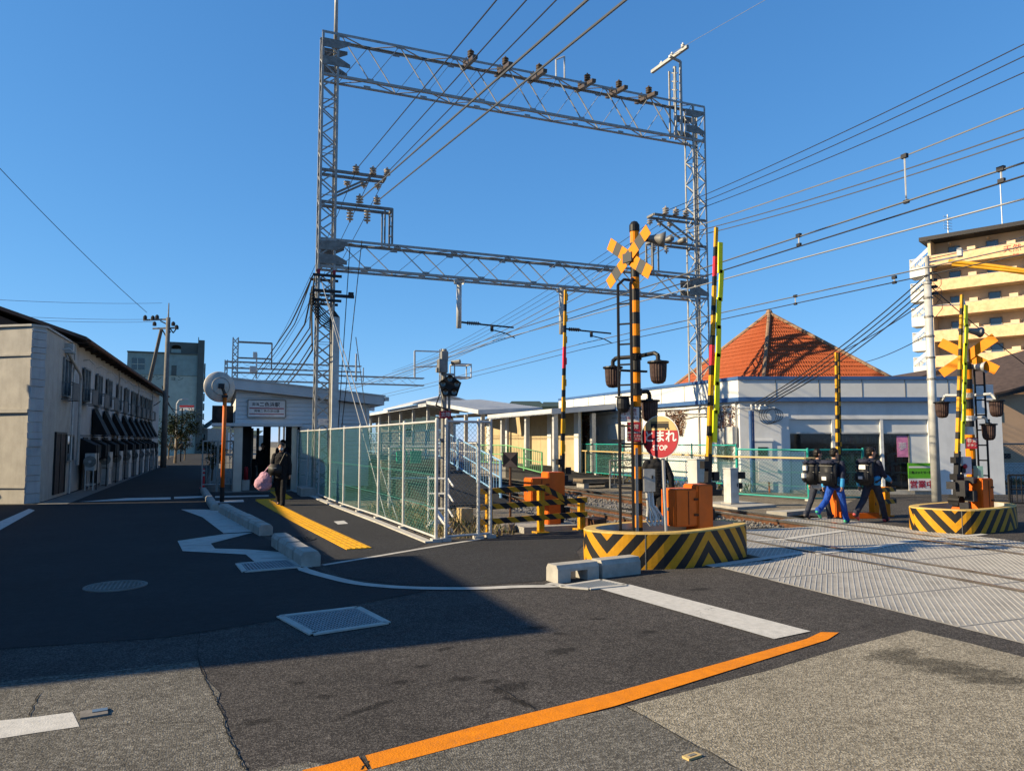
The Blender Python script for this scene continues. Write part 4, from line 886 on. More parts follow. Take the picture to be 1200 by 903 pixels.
mb = MB(); a = GP(197, 517); b = GP(208.5, 517); w = (b-a).length; pts = [(0, gz(400)), (0, gz(406))]+[(w/2-w/2*math.cos(R(k*15)), gz(406)+w*.24*math.sin(R(k*15))) for k in range(13)]+[(w, gz(406)), (w, gz(400))]
mb = MB()
for k in range(12):
    x0, x1 = [w/2-w/2*math.cos(R(q*15)) for q in (k, k+1)]; z0, z1 = [gz(406)+w*.24*math.sin(R(q*15)) for q in (k, k+1)]
    mb.slab([a+GR*x0+GF*.1+Vector((0, 0, z0-a.z)), a+GR*x1+GF*.1+Vector((0, 0, z1-a.z)), a+GR*x1+GF*.1+Vector((0, 0, gz(400)-a.z)), a+GR*x0+GF*.1+Vector((0, 0, gz(400)-a.z))], GF*5)
put('arch', mb, 'green_dark', pt)
put('fin_wall', gbox(228.6, 236.4, 397, 540, -.4, 12), 'green_dark', gt); put('fin_cap', gbox(228.6, 229.4, 393.5, 396.9, -.4, 12), 'green_dark', gt)
rc = bpy.data.objects.new('window', None); COL.objects.link(rc); rc.parent = gt
put('pane', gbox(151, 166, 421, 434, -.14, -.11), 'glass', rc); put('frame', gbox(151, 166, 427.5, 428.3, -.2, -.15), 'green_wall', rc); put('frame', gbox(157.5, 158.3, 421, 434, -.19, -.15), 'green_wall', rc)
for k in range(9): put('balcony', gbox(236.5, 238.2, 424+k*12, 429+k*12, .5, 11), 'green_upper', gt)
put('opening', gbox(198, 204, 428, 440, -.13, -.11), 'green_dark', gt); put('opening', gbox(219, 225, 510, 524, -.05, -.01), 'sign_white', gt)
m = GP(190, 444); m.z = gz(443.6); text('サマンション', .62, 'green_dark', gt, frame(m-GF*.05, -GF), sx=1.45)
# distant houses closing the street
for i, (px0, px1, yt, D, ma, lab) in enumerate([(236, 243, 502, 110, 'concrete', 'small distant grey house right of the green block'), (243, 262, 507, 150, 'shop_wall', 'pale low distant house behind the convex mirror'), (262, 275, 508, 170, 'plaster', 'beige low distant house left of the station'), (226, 300, 510, 240, 'concrete', 'long low distant building closing the street')]):
    a, b = PD(px0, 517, D), PD(px1, 517, D); zt = (517-yt)/868*D+1.7; t = thing('house', lab, 'house', (a+b)/2)
    mb = MB(); mb.slab([a*1+Vector((0, 0, -a.z)), b+Vector((0, 0, -b.z)), b+cf*8+Vector((0, 0, -b.z)), a+cf*8+Vector((0, 0, -a.z))], (0, 0, zt)); put('wall', mb, ma, t)
    n = (b-a); up = Vector((0, 0, zt-a.z)); mb = MB(); mb.slab([a-n*.04-cf*.4+up, b+n*.04-cf*.4+up, b+n*.04+cf*4+up*1.0+Vector((0, 0, 1.4)), a-n*.04+cf*4+up+Vector((0, 0, 1.4))], (0, 0, .15)); put('roof', mb, 'roof_green', t)
    mb = MB(); mb.slab([a+n*.3-cf*.03+Vector((0, 0, zt*.45-a.z)), a+n*.55-cf*.03+Vector((0, 0, zt*.45-a.z)), a+n*.55-cf*.03+Vector((0, 0, zt*.75-a.z)), a+n*.3-cf*.03+Vector((0, 0, zt*.75-a.z))], cf*.02); put('window', mb, 'glass', t)
# ---- station building
YS = 27.
st = thing('station_building', 'small white station building with sloping roof and dark ticket hall', 'station', (2.5, YS, 0))
def sy(px, y, Y=YS): p = PY(px, y, Y); return p.x, p.z
xl, xr = .58, 5.15
zl, zr = 3.88, 3.30
mb = MB(); mb.slab([(-.12, YS-.35, 3.52), (5.62, YS-.35, 3.0), (5.62, YS-.35, 3.31), (-.12, YS-.35, 3.86)], (0, 10, 0)); put('roof', mb, 'roof_sheet', st)
mb = MB(); mb.slab([(-.16, YS-.39, 3.86), (5.66, YS-.39, 3.31), (5.66, YS-.39, 3.36), (-.16, YS-.39, 3.91)], (0, 10.1, 0)); put('roof_edge', mb, 'galv_pale', st)
mb = MB(); mb.tube((5.68, YS-.4, 3.22), (5.68, YS+9.7, 3.22), .07); mb.box((5.7, YS-.4, 3.22), (.14, .1, .14)); put('gutter', mb, 'galv_pale', st)
wa = bpy.data.objects.new('wall', None); COL.objects.link(wa); wa.parent = st; wa.location = (0, 0, 0)
n = 9
for i in range(n):
    z0 = 2.32+i*.145; z1 = z0+.14
    x1 = min(xr, -.12+(3.5-z1)/(3.52-3.0)*5.74) if z1 > 3.02 else xr
    if x1 < xl+.2: break
    mb = MB(); mb.slab([(xl, YS, z0), (x1, YS, z0), (x1, YS+.02, z1), (xl, YS+.02, z1)], (0, .1, 0)); put('siding_board', mb, 'siding', wa)
mb = MB(); mb.slab([(xl, YS+.1, 2.3), (xr, YS+.1, 2.3), (xr, YS+.1, 3.02), (xl, YS+.1, 3.45)], (0, .1, 0)); mb.ab((xl, YS+.2, 2.3), (xl+.12, YS+9, 3.5)); mb.ab((xr-.1, YS+.2, 0), (xr, YS+9, 3.1)); put('wall_core', mb, 'siding', wa)
for i in range(15):
    z0 = .1+i*.147; mb = MB(); mb.slab([(2.72, YS, z0), (xr, YS, z0), (xr, YS+.02, z0+.142), (2.72, YS+.02, z0+.142)], (0, .12, 0)); put('siding_board', mb, 'siding', wa)
mb = MB(); mb.ab((-.16, YS-.75, 2.2), (2.75, YS+.3, 2.29)); mb.ab((.45, YS-.05, 2.292), (2.75, YS+.0, 2.32)); put('porch_canopy', mb, 'roof_sheet', st)
mb = MB(); mb.ab((.55, YS-.35, 0), (.82, YS-.05, 2.2)); put('column', mb, 'steel_clean', st)
mb = MB(); mb.ab((2.42, YS-.3, 0), (2.6, YS-.1, 2.2)); put('column', mb, 'steel_clean', st)
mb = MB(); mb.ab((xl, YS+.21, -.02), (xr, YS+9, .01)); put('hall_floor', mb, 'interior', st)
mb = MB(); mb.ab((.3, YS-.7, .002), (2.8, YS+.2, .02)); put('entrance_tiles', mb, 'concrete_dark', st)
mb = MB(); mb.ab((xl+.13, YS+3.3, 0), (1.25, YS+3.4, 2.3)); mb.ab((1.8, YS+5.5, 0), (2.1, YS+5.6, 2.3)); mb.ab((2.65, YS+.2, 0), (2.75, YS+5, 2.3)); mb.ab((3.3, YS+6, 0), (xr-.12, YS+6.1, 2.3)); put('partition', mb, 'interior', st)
for k, (x, y) in enumerate(((1.3, 3.6), (1.75, 3.6), (2.2, 3.6))):
    t2 = bpy.data.objects.new('ticket_gate', None); COL.objects.link(t2); t2.parent = st
    mb = MB(); mb.ab((x, YS+y, 0.01), (x+.16, YS+y+1.3, 1.0)); put('gate_body', mb, 'dark_steel', t2); mb = MB(); mb.ab((x+.02, YS+y-.01, .72), (x+.14, YS+y+.3, 1.02)); put('reader', mb, 'interior', t2)
for x in (1.45, 1.7, 2.0):
    mb = MB(); mb.ab((x, YS+8.9, 0), (x+.12, YS+9.0, 2.3)); put('mullion', mb, 'galv_old', st)
sg = bpy.data.objects.new('name_board', None); COL.objects.link(sg); sg.parent = st; sg.location = (0, 0, 0)
mb = MB(); mb.ab((.98, YS-.06, 2.53), (2.2, YS-.02, 3.11)); put('board', mb, 'sign_white', sg)
mb = MB()
for a, b in (((.97, 2.52), (2.21, 2.52)), ((.97, 3.12), (2.21, 3.12)), ((.97, 2.52), (.97, 3.12)), ((2.21, 2.52), (2.21, 3.12))): mb.beam((a[0], YS-.05, a[1]), (b[0], YS-.05, b[1]), .035)
put('frame', mb, 'galv_old', sg)
mb = MB()
mb.ab((1.02, YS-.065, 2.815), (2.16, YS-.061, 2.85)); mb.ab((1.02, YS-.065, 2.625), (2.16, YS-.061, 2.65)); put('pink_stripe', mb, 'red_paint', sg)
Fs = lambda x, z: frame((x, YS-.063, z), (0, -1, 0))
text('南海', .12, 'black', sg, Fs(1.22, 2.96)); text('二色浜駅', .17, 'black', sg, Fs(1.68, 2.955), bold=.002); text('貝塚二色の浜公園', .105, 'black', sg, Fs(1.59, 2.735)); text('ニシキノハマエキ', .06, 'grey_paint', sg, Fs(1.59, 2.585))
# gate rails and machines left of the entrance
t = thing('pipe_gate', 'grey pipe gate and fence closing the strip left of the station entrance', 'gate', (0, YS+.2, 0))
for i in range(2):
    x0 = -.42+i*.5; mb = MB(); mb.path([(x0, YS+.1, .0), (x0, YS+.1, 1.7), (x0+.46, YS+.1, 1.7), (x0+.46, YS+.1, 0)], .025); mb.tube((x0, YS+.1, .25), (x0+.46, YS+.1, .25), .02); put('gate_frame', mb, 'galv', t)
for i in range(8):
    mb = MB(); mb.tube((-.4+i*.12, YS+.1, .25), (-.4+i*.12, YS+.1, 1.7), .008, n=5); put('bar', mb, 'galv', t)
t = thing('air_conditioner', 'black outdoor unit mounted high on the station wall beside the mirror pole', 'air conditioner', (.15, YS+1.2, 2.5)); mb = MB(); mb.box((.18, YS+1.2, 2.65), (.7, .35, .6)); put('body', mb, 'black', t); mb = MB(); mb.lathe([(.06, 0), (.24, 0), (.24, .02)], (.18, YS+1.02, 2.65), 14, axis=(0, -1, 0)); put('fan_grille', mb, 'dark_steel', t); mb = MB(); mb.ab((-.2, YS+.98, 2.3), (.58, YS+1.4, 2.34)); put('bracket', mb, 'galv', t)
t = thing('fire_extinguisher', 'small red fire extinguisher standing inside the station entrance', 'fire extinguisher', (.98, YS+.3, 0))
mb = MB(); mb.lathe([(0, .02), (.075, .02), (.075, .4), (.05, .47), (.02, .49), (0, .49)], (.98, YS+.3, .35), 12); put('cylinder', mb, 'red_paint', t, smooth=True); mb = MB(); mb.path([(.98, YS+.3, .84), (.9, YS+.28, .8), (.88, YS+.26, .5)], .015); mb.box((.98, YS+.3, .86), (.05, .12, .05)); put('hose', mb, 'black', t); mb = MB(); mb.ab((.86, YS+.2, 0), (1.1, YS+.42, .37)); put('base_box', mb, 'appliance', t)
# ---- platforms and canopies beyond the station
def platform(label, poly, h, ramp=None):
    t = thing('platform', label, 'platform', (*poly[0], 0)); mb = MB(); mb.prism(poly, -.14, h, 0); put('deck', mb, 'concrete_dark', t)
    if ramp: mb = MB(); mb.slab([(ramp[0], ramp[2], -.14), (ramp[1], ramp[2], -.14), (ramp[1], ramp[3], -.14), (ramp[0], ramp[3], -.14)], (0, 0, .1)); mb.face([(ramp[0], ramp[2], .02), (ramp[1], ramp[2], .02), (ramp[1], ramp[3], h), (ramp[0], ramp[3], h)]); mb.face([(ramp[1], ramp[2], -.1), (ramp[1], ramp[3], -.1), (ramp[1], ramp[3], h), (ramp[1], ramp[2], .02)]); mb.face([(ramp[0], ramp[2], -.1), (ramp[0], ramp[3], -.1), (ramp[0], ramp[3], h), (ramp[0], ramp[2], .02)]); put('ramp', mb, 'asphalt_smooth', t)
    return t
platform('near station platform behind the chain-link fence, sloping down to the crossing', [(5.3, 25.5), (7.5, 25.5), (7.5, 95), (5.3, 95)], 1.05, (5.3, 7.5, 18.8, 25.49))
platform('far station platform in front of the beige shelter wall', [(13.0, 33.5), (15.8, 33.5), (15.8, 95), (13.0, 95)], .5, (13.0, 15.8, 26.5, 33.49))
def picket(label, pts, h, mat, cat='fence', step=.14, zb=None, rails=True, group=None):
    P = [Vector(p) for p in pts]; t = thing('fence', label, cat, P[0], group)
    for i in range(len(P)-1):
        a, b = P[i], P[i+1]; n = max(1, int((b-a).length/2)); up = Vector((0, 0, h)); mb = MB(); mb.tube(a+up, b+up, .025, n=6); mb.tube(a+up*.12, b+up*.12, .025, n=6); mb.tube(a+up*.55, b+up*.55, .02, n=6); put('rail', mb, mat, t)
        for k in range(n+1): q = a.lerp(b, k/n); mb = MB(); mb.tube(q, q+up, .035, n=6); put('post', mb, mat, t)
        n = int((b-a).length/step); mb = MB()
        for k in range(n): q = a.lerp(b, (k+.5)/n); mb.beam(q+up*.12, q+up, .018)
        put('pickets', mb, mat, t, kind='stuff')
    return t
picket('pale blue picket fence along the ramp of the near platform', [(7.42, 19.5, .1), (7.42, 25.5, 1.05), (7.42, 60, 1.05)], 1.05, 'blue_fence', step=.22)
picket('pale green picket fence below the beige shelter wall', [(13.1, 29.4, .22), (13.1, 33.5, .5), (13.1, 38, .5)], 1.0, 'green_fence_pale', step=.2)
picket('grey handrail at the foot of the far platform ramp', [(13.3, 23.8, 0), (15.7, 24.2, 0)], 1.0, 'galv_old', step=.35)
picket('white railing under the canopy of the far platform', [(13.4, 39, .5), (13.4, 70, .5)], 1.1, 'white_paint', step=.25)
def canopy(label, x0, x1, y0, y1, z0, z1, cols, mat='roof_sheet', rise=0.):
    t = thing('platform_canopy', label, 'canopy', ((x0+x1)/2, y0, 0))
    mb = MB(); mb.slab([(x0, y0, z0), (x1, y0, z1), (x1, y1, z1), (x0, y1, z0)], (0, 0, .07)); put('roof', mb, mat, t)
    mb = MB(); n = int((y1-y0)/.35)
    for i in range(n): y = y0+i*.35; mb.slab([(x0+.001, y, z0+.071), (x1, y, z1+.071), (x1, y+.13, z1+.071), (x0+.001, y+.13, z0+.071)], (0, 0, .045))
    put('corrugation', mb, mat, t, kind='stuff')
    mb = MB(); mb.ab((x0-.05, y0-.06, z0-.1), (x0-.002, y1, z0+.12)); put('fascia', mb, 'roof_sheet', t); mb = MB(); mb.slab([(x0-.05, y0-.065, z0-.12), (x1, y0-.065, z1-.12), (x1, y0-.065, z1+.13), (x0-.05, y0-.065, z0+.13)], (0, .06, 0)); put('fascia', mb, 'roof_sheet', t)
    for x, y in cols: mb = MB(); mb.ab((x-.1, y-.1, 0), (x+.1, y+.1, z0-.03)); put('column', mb, 'galv_pale', t)
    if rise:
        for o in t.children:
            if o.name.startswith('column'): continue
            for v in o.data.vertices: v.co.z += rise*(v.co.y+t.location.y-y0)/(y1-y0)
    n = int((y1-y0)/2.2)
    for i in range(n+1): y = y0+.1+i*2.2; mb = MB(); mb.slab([(x0+.1, y, z0-.12), (x1, y, z1-.12), (x1, y, z1-.01), (x0+.1, y, z0-.01)], (0, .1, 0)); put('rafter', mb, 'galv', t)
    return t
canopy('white-edged canopy over the near platform at left behind the station', 5.2, 7.9, 40, 90, 3.7, 3.45, [(6.3, 42+i*6) for i in range(8)])
c1 = canopy('long grey canopy over the far platform', 13.4, 17.2, 49.6, 92, 4.2, 3.9, [(13.9, 51+i*4.2) for i in range(10)])
c1.location.z = 0
c3 = canopy('sloping grey canopy descending toward the beige shelter wall', 13.4, 17.2, 38.6, 49.5, 3.3, 3.5, [(13.9, 39.4), (13.9, 42.4), (13.9, 45.4), (13.9, 48.4)], rise=1.05)
c2 = canopy('low corrugated canopy in front of the beige shelter wall', 13.7, 17.6, 29.6, 37.9, 3.0, 3.35, [(14.0, 30), (14.0, 33.2), (14.0, 36.5), (15.9, 30)])
t = thing('shelter_wall', 'beige panelled shelter wall between white columns under the platform canopy', 'wall', (15.6, 34, 0))
for i in range(9): mb = MB(); mb.ab((15.5, 30.5+i*1.5, .05), (15.6, 31.985+i*1.5, 3.05)); put('panel', mb, 'beige_wall', t)
for i in range(5): mb = MB(); mb.ab((15.36, 30.4+i*3, 0), (15.49, 30.85+i*3, 3.1)); put('pilaster', mb, 'panel_white', t)
t = thing('canopy_gable', 'grey gable roof rising over the far platform canopy behind the signal', 'roof', (15.5, 52, 0))
mb = MB(); mb.slab([(13.2, 52, 4.35), (15.6, 52, 5.0), (18, 52, 4.35)], (0, .12, 0)); put('gable', mb, 'galv_pale', t)
for a, b in ((13.0, 15.6), (18.2, 15.6)): mb = MB(); mb.slab([(a, 51.8, 4.3), (b, 51.8, 5.02), (b, 62, 5.02), (a, 62, 4.3)], (0, 0, .1)); put('roof_slope', mb, 'roof_sheet', t)
for i, (px0, px1, yt, yr, D, lab) in enumerate([(594, 640, 481, 470, 62, 'dark green roofed house behind the platform canopy'), (636, 668, 480, 471, 52, 'dark roofed house between the canopy and the white shop'), (660, 690, 477, 470, 75, 'grey roofed house glimpsed behind the striped barrier arm'), (440, 530, 496, 488, 130, 'low pale houses far beyond the near platform')]):
    a, b = PD(px0, 517, D), PD(px1, 517, D); zt, zg = (517-yt)/868*D+1.7, (517-yr)/868*D+1.7; t = thing('house', lab, 'house', (a+b)/2); V = lambda p, z: Vector((p.x, p.y, z)); m = (a+b)/2; n = (b-a)
    mb = MB(); mb.slab([V(a, 0), V(b, 0), V(b, 0)+cf*8, V(a, 0)+cf*8], (0, 0, zt)); put('wall', mb, 'plaster', t)
    mb = MB(); mb.slab([V(a, zt)-n*.06-cf*.5, V(b, zt)+n*.06-cf*.5, V(b, zg)-n*.12+cf*4, V(a, zg)+n*.12+cf*4], (0, 0, .2)); mb.slab([V(b, zt)+n*.06+cf*8.5, V(a, zt)-n*.06+cf*8.5, V(a, zg)+n*.12+cf*4, V(b, zg)-n*.12+cf*4], (0, 0, .2)); put('roof', mb, 'roof_green', t)
    mb = MB(); mb.slab([V(a, zt*.5)+n*.3-cf*.02, V(a, zt*.5)+n*.5-cf*.02, V(a, zt*.8)+n*.5-cf*.02, V(a, zt*.8)+n*.3-cf*.02], cf*.015); put('window', mb, 'glass', t)
# ---- white shop with blue trim and tiled pyramid roof
C0 = Vector((16.95, 21.1, 0)); e = cr.copy(); nf = -cf
sh = thing('shop', 'white flat-roofed shop with blue trim and orange tiled pyramid roof', 'shop', C0)
def S(s, t=0., z=0.): return C0+e*s+nf*t+Vector((0, 0, z))        # along the front, out of it
LW = 11.2; LF = 7.75
WL = 14.5
wa = bpy.data.objects.new('wall', None); COL.objects.link(wa); wa.parent = sh
def sbox(s0, s1, t0, t1, z0, z1, mb=None):
    mb = mb or MB(); mb.slab([S(s0, t0, z0), S(s1, t0, z0), S(s1, t1, z0), S(s0, t1, z0)], (0, 0, z1-z0)); return mb
def spx(px): return (px-600)/868*25.72-(865-600)/868*25.72-.0
b0, b1, b2, b3 = spx(922.5), spx(975.5), spx(1032.5), spx(1089)
zt_, zb_ = 2.47, .0
mb = MB(); mb.ab((16.95, 21.35, -.35), (17.1, 21.1+WL, 3.2)); put('side_wall', mb, 'white_wall', wa)
put('front_wall', sbox(0, b0, -.25, 0, -.35, 3.2), 'shop_wall', wa); put('front_wall', sbox(b3, LW-2.2, -.25, 0, -.35, 3.2), 'shop_wall', wa); put('front_wall', sbox(b0+.001, b3-.001, -.25, -.02, zt_, 3.2), 'shop_wall', wa)
put('end_wall', sbox(LW-2.2, LW-2.05, -8, 0, -.35, 3.0), 'blue_trim' if False else 'shop_wall', wa); put('plinth', sbox(b0-.02, b3, -.3, .05, -.35, .02), 'concrete', wa)
mb = MB(); mb.ab((16.9, 21.6, -.06), (16.945, 21.1+WL, .32)); put('plinth', mb, 'blue_trim', wa)
fa = bpy.data.objects.new('fascia', None); COL.objects.link(fa); fa.parent = sh
def fasc(z0, z1, o, mat, name):
    mb = MB(); q = Vector((16.84-o, 21.0-o, 0)); s = e
    a = Vector((16.84-o, 21.1+WL, 0)); b = Vector((16.84-o, 21.0, 0))-Vector((0, o, 0)); c = b+e*LF*1.02
    mb.slab([a+Vector((0, 0, z0)), b+Vector((0, 0, z0)), b+Vector((.25, .2, z0)), a+Vector((.25, 0, z0))], (0, 0, z1-z0)); put(name, mb, mat, fa)
    mb = MB(); mb.slab([b+Vector((0, 0, z0)), c+Vector((0, 0, z0)), c+cf*.3+Vector((0, 0, z0)), b+cf*.3+Vector((.02, 0, z0))], (0, 0, z1-z0)); put(name, mb, mat, fa)
fasc(3.08, 3.23, .03, 'blue_trim', 'lower_trim'); fasc(3.23, 3.84, 0, 'panel_white', 'fascia_panel'); fasc(3.84, 3.95, .04, 'blue_trim', 'upper_trim')
for i in range(8): mb = MB(); mb.ab((16.826, 22.6+i*1.6, 3.235), (16.838, 22.615+i*1.6, 3.835)); put('panel_joint', mb, 'concrete_dark', fa)
for i in range(5): mb = MB(); b = Vector((16.84, 21.0, 0))+e*(1.3+i*1.5)-cf*.012; mb.slab([b+Vector((0, 0, 3.235)), b+e*.015+Vector((0, 0, 3.235)), b+e*.015+cf*.01+Vector((0, 0, 3.235)), b+cf*.01+Vector((0, 0, 3.235))], (0, 0, .6)); put('panel_joint', mb, 'concrete_dark', fa)
mb = MB(); mb.prism([(16.9, 21.1+WL), (16.95, 21.05), tuple(S(LF, -.05).xy), tuple(S(LW-2.1, -.3).xy), tuple(S(LW-2.1, -12).xy)], 3.1, 3.7); put('flat_roof', mb, 'roof_sheet', sh)
# shop front: bays, glass, shelves
fr = bpy.data.objects.new('shop_front', None); COL.objects.link(fr); fr.parent = sh
for s in (b0, b1, b2, b3): put('mullion', sbox(s-.05, s+.05, -.2, -.03, 0.02, zt_), 'panel_white', fr)
for a, b in ((b0, b1), (b1, b2), (b2, b3)): put('header_panel', sbox(a+.052, b-.052, -.16, -.1, 2.02, zt_-.002), 'panel_white', fr); put('transom', sbox(a+.052, b-.052, -.19, -.06, 1.96, 2.018), 'galv_pale', fr)
gm = bpy.data.materials.new('shop_glass'); gm.use_nodes = True; MATS['shop_glass'] = gm
_t = gm.node_tree; _b = _t.nodes['Principled BSDF']; _b.inputs['Base Color'].default_value = (.02, .025, .03, 1); _b.inputs['Roughness'].default_value = .04; _b.inputs['Specular IOR Level'].default_value = 1
_tr = _t.nodes.new('ShaderNodeBsdfTransparent'); _tr.inputs[0].default_value = (.75, .8, .82, 1); _mx = _t.nodes.new('ShaderNodeMixShader'); _mx.inputs[0].default_value = .28
_t.links.new(_tr.outputs[0], _mx.inputs[1]); _t.links.new(_b.outputs[0], _mx.inputs[2]); _t.links.new(_mx.outputs[0], _t.nodes['Material Output'].inputs[0])
for a, b in ((b0, b1), (b1, b2), (b2, spx(1066))): put('pane', sbox(a+.06, b-.06, -.13, -.12, .05, 1.955), 'shop_glass', fr)
put('white_panel', sbox(spx(1066), b3-.055, -.15, -.1, .02, 1.955), 'panel_white', fr); put('white_panel', sbox(spx(925), spx(942), -.115, -.05, .02, 1.35), 'sign_white', fr)
put('door_frame', sbox(spx(1066)-.05, spx(1066), -.17, -.09, .02, 1.955), 'galv_old', fr)
put('poster', sbox(spx(1051), spx(1064), -.118, -.112, 1.15, 1.88), 'pink_poster', fr); text('夢', .3, 'sign_white', fr, frame(S(spx(1057.5), -.108, 1.5), nf))
mb = MB(); sbox(b0, b3, -2.9, -2.8, 0, 2.6, mb); sbox(b0, b3, -2.8, -.3, 2.5, 2.6, mb); sbox(b0, b3, -2.8, -.3, -.02, .0, mb); put('back_room', mb, 'concrete', fr)
bk = ['concrete_pale', 'red_paint', 'blue_trim', 'sign_white', 'beige_wall', 'dark_steel', 'green_wall']
rs = random.Random(11)
for r_ in range(5):
    z = .25+r_*.34; put('shelf', sbox(b1, b3-.1, -1.3, -.9, z, z+.025), 'galv_pale', fr)
    groups = {}
    s = b1+.05
    while s < b3-.2:
        w = rs.uniform(.05, .16); h = rs.uniform(.16, .28); m_ = rs.choice(bk); groups.setdefault(m_, MB()); sbox(s, s+w-.012, -1.25, -.95, z+.027, z+.027+h, groups[m_]); s += w
    for m_, mb in groups.items(): put('goods', mb, m_, fr, kind='stuff')
ban = bpy.data.objects.new('banner', None); COL.objects.link(ban); ban.parent = sh
s0, s1 = spx(1059), spx(1089.5)
put('green_board', sbox(s0, s1, .1, .13, .42, .95), 'sign_green', ban); put('white_board', sbox(s0, s1, .1, .13, .0, .418), 'sign_white', ban); put('stripe', sbox(s0+.02, s1-.02, .131, .134, .78, .84), 'sign_white', ban)
text('営業中', .27, 'red_paint', ban, frame(S((s0+s1)/2, .134, .2), nf), bold=.006, sx=1.05); text('二色ファミリー薬局', .1, 'leaf_dark', ban, frame(S((s0+s1)/2, .134, .62), nf), bold=.002)
for s in (s0+.05, s1-.05): put('stand', sbox(s, s+.03, .09, .099, -.02, .95), 'galv', ban)
# side door, wall fittings
dr = bpy.data.objects.new('door', None); COL.objects.link(dr); dr.parent = sh; d0, d1 = spx(878.5), spx(902)
put('leaf', sbox(d0, d1, .0, .04, .0, 1.68), 'panel_white', dr); put('pane', sbox(d0+.2, d1-.16, .041, .05, 1.2, 1.5), 'glass', dr); put('frame', sbox(d0-.05, d0-.002, 0, .06, 0, 1.75), 'shop_wall', dr); put('frame', sbox(d0-.05, d1+.05, 0, .06, 1.69, 1.75), 'shop_wall', dr); put('handle', sbox(d1-.1, d1-.06, .041, .08, .75, .87), 'galv', dr)
put('notice_board', sbox(spx(881), spx(903), .42, .45, .32, 1.02), 'sign_white', sh); put('board_post', sbox(spx(892), spx(894), .41, .419, -.2, .32), 'orange_paint', sh)
mb = MB(); p = S(spx(874.5), .3); mb.tube((p.x, p.y, -.3), (p.x, p.y, 2.75), .06, n=8); mb.tube((p.x+.12, p.y, -.3), (p.x+.12, p.y, 2.75), .03, n=6)
for i in range(12): mb.beam((p.x, p.y, i*.23), (p.x+.12, p.y, i*.23+.12), .02)
put('blue_conduit', mb, 'blue_trim', sh)
mb = MB(); p = S(spx(884), .2, 2.85); mb.tube(p-e*.7, p+e*.6, .03); mb.box(p+e*.1, (.2, .2, .12))
for k in range(4): mb.tube(p+e*(-.2+k*.16)+Vector((0, 0, -.05)), p+e*(-.2+k*.16)+Vector((0, 0, .12)), .045, n=8)
put('cable_bracket', mb, 'white_paint', sh)
mb = MB(); 
for k in range(4): c = p+e*(.35+.1*k)+Vector((0, 0, -.25)); mb.path([c+e*(.3*math.cos(a*.52))+Vector((0, .03*k, (.32-.03*k)*math.sin(a*.52))) for a in range(13)], .009, 5)
put('cable_loop', mb, 'black', sh)
def sidebox(px, y0, y1, w, d, mat, name, lab=None):
    a = PX(px, y0, 16.9); b = PX(px, y1, 16.9); mb = MB(); mb.ab((16.949, a.y-w, b.z), (16.949-d, a.y+w, a.z)); return put(name, mb, mat, sh)
sidebox(697.5, 500, 510, .25, .22, 'grey_paint', 'vent_hood'); sidebox(724, 497, 515, .5, .3, 'appliance', 'meter_box'); sidebox(846, 502, 523, .22, .12, 'appliance', 'meter_box'); sidebox(858, 500, 520, .2, .2, 'galv_pale', 'meter_box'); sidebox(669, 486, 495, .3, .1, 'panel_white', 'wall_light')
mb = MB()
for k, (z, y0, y1) in enumerate([(2.95, 21.5, 33), (2.75, 21.5, 30), (2.62, 22, 27)]): mb.path([(16.9, y0+i*(y1-y0)/12, z+.03*math.sin(i*1.7+k)) for i in range(13)], .022, 5)
put('wall_cables', mb, 'concrete_pale', sh); mb = MB()
for y in (22.3, 23.4, 25.6, 27.5): mb.tube((16.9, y, -.1), (16.9, y, 2.9), .03, n=6)
put('wall_pipe', mb, 'concrete_pale', sh)
# pyramid roof of tile courses
NC = Vector((9.525, 28.08)); uL = Vector((-.37, .929)); uR = Vector((1, .0)); a_, b_ = 7.0, 5.5; zb_, za = 3.72, 7.1
def cw(v, z): return Vector((v.x*.929+v.y*.37, -v.x*.37+v.y*.929, z))
cn = [cw(NC, zb_), cw(NC+uR*b_, zb_), cw(NC+uR*b_+uL*a_, zb_), cw(NC+uL*a_, zb_)]; ap = (cn[0]+cn[2])/2; ap.z = za
pr = bpy.data.objects.new('tile_roof', None); COL.objects.link(pr); pr.parent = sh
for f in range(4):
    p, q = cn[f], cn[(f+1) % 4]; nrm = (q-p).cross(ap-p).normalized(); nrm = nrm if nrm.z > 0 else -nrm; mb = MB(); rows = 19; W_ = (q-p).length; slope = (ap-(p+q)/2)
    for r_ in range(rows):
        t0, t1 = r_/rows, (r_+1.12)/rows; t1 = min(t1, 1); nc = max(1, int(W_*(1-t0)/.105)); 
        def P_(u, t): return p.lerp(q, .5)+(q-p)*(1-t)*(u-.5)+slope*t
        m_ = nc*2
        jit = rnd.uniform(-.006, .006)
        for c in range(m_):
            u0, u1 = c/m_, (c+1)/m_; h0, h1 = (.022 if c % 2 == 0 else 0), (.022 if (c+1) % 2 == 0 else 0)
            k0, k1 = nrm*(h0+.03+jit), nrm*(h1+.03+jit); l0, l1 = nrm*(h0+.004), nrm*(h1+.004)
            mb.face([P_(u0, t0)+k0, P_(u1, t0)+k1, P_(u1, t1)+l1, P_(u0, t1)+l0]); mb.face([P_(u0, t0)+k0, P_(u0, t0), P_(u1, t0), P_(u1, t0)+k1])
    put('roof_tiles', mb, 'tile_orange', pr, kind='stuff')
for c in cn:
    d = ap-c; n = 26
    for i in range(n): mb = MB(); mb.tube(c+d*(i/n)+Vector((0, 0, .05)), c+d*((i+1.1)/n)+Vector((0, 0, .07)), .085, .07, 8); put('ridge_tile', mb, 'tile_ridge', pr)
mb = MB(); mb.ball(ap+Vector((0, 0, .08)), .14, 8); put('finial', mb, 'tile_ridge', pr)
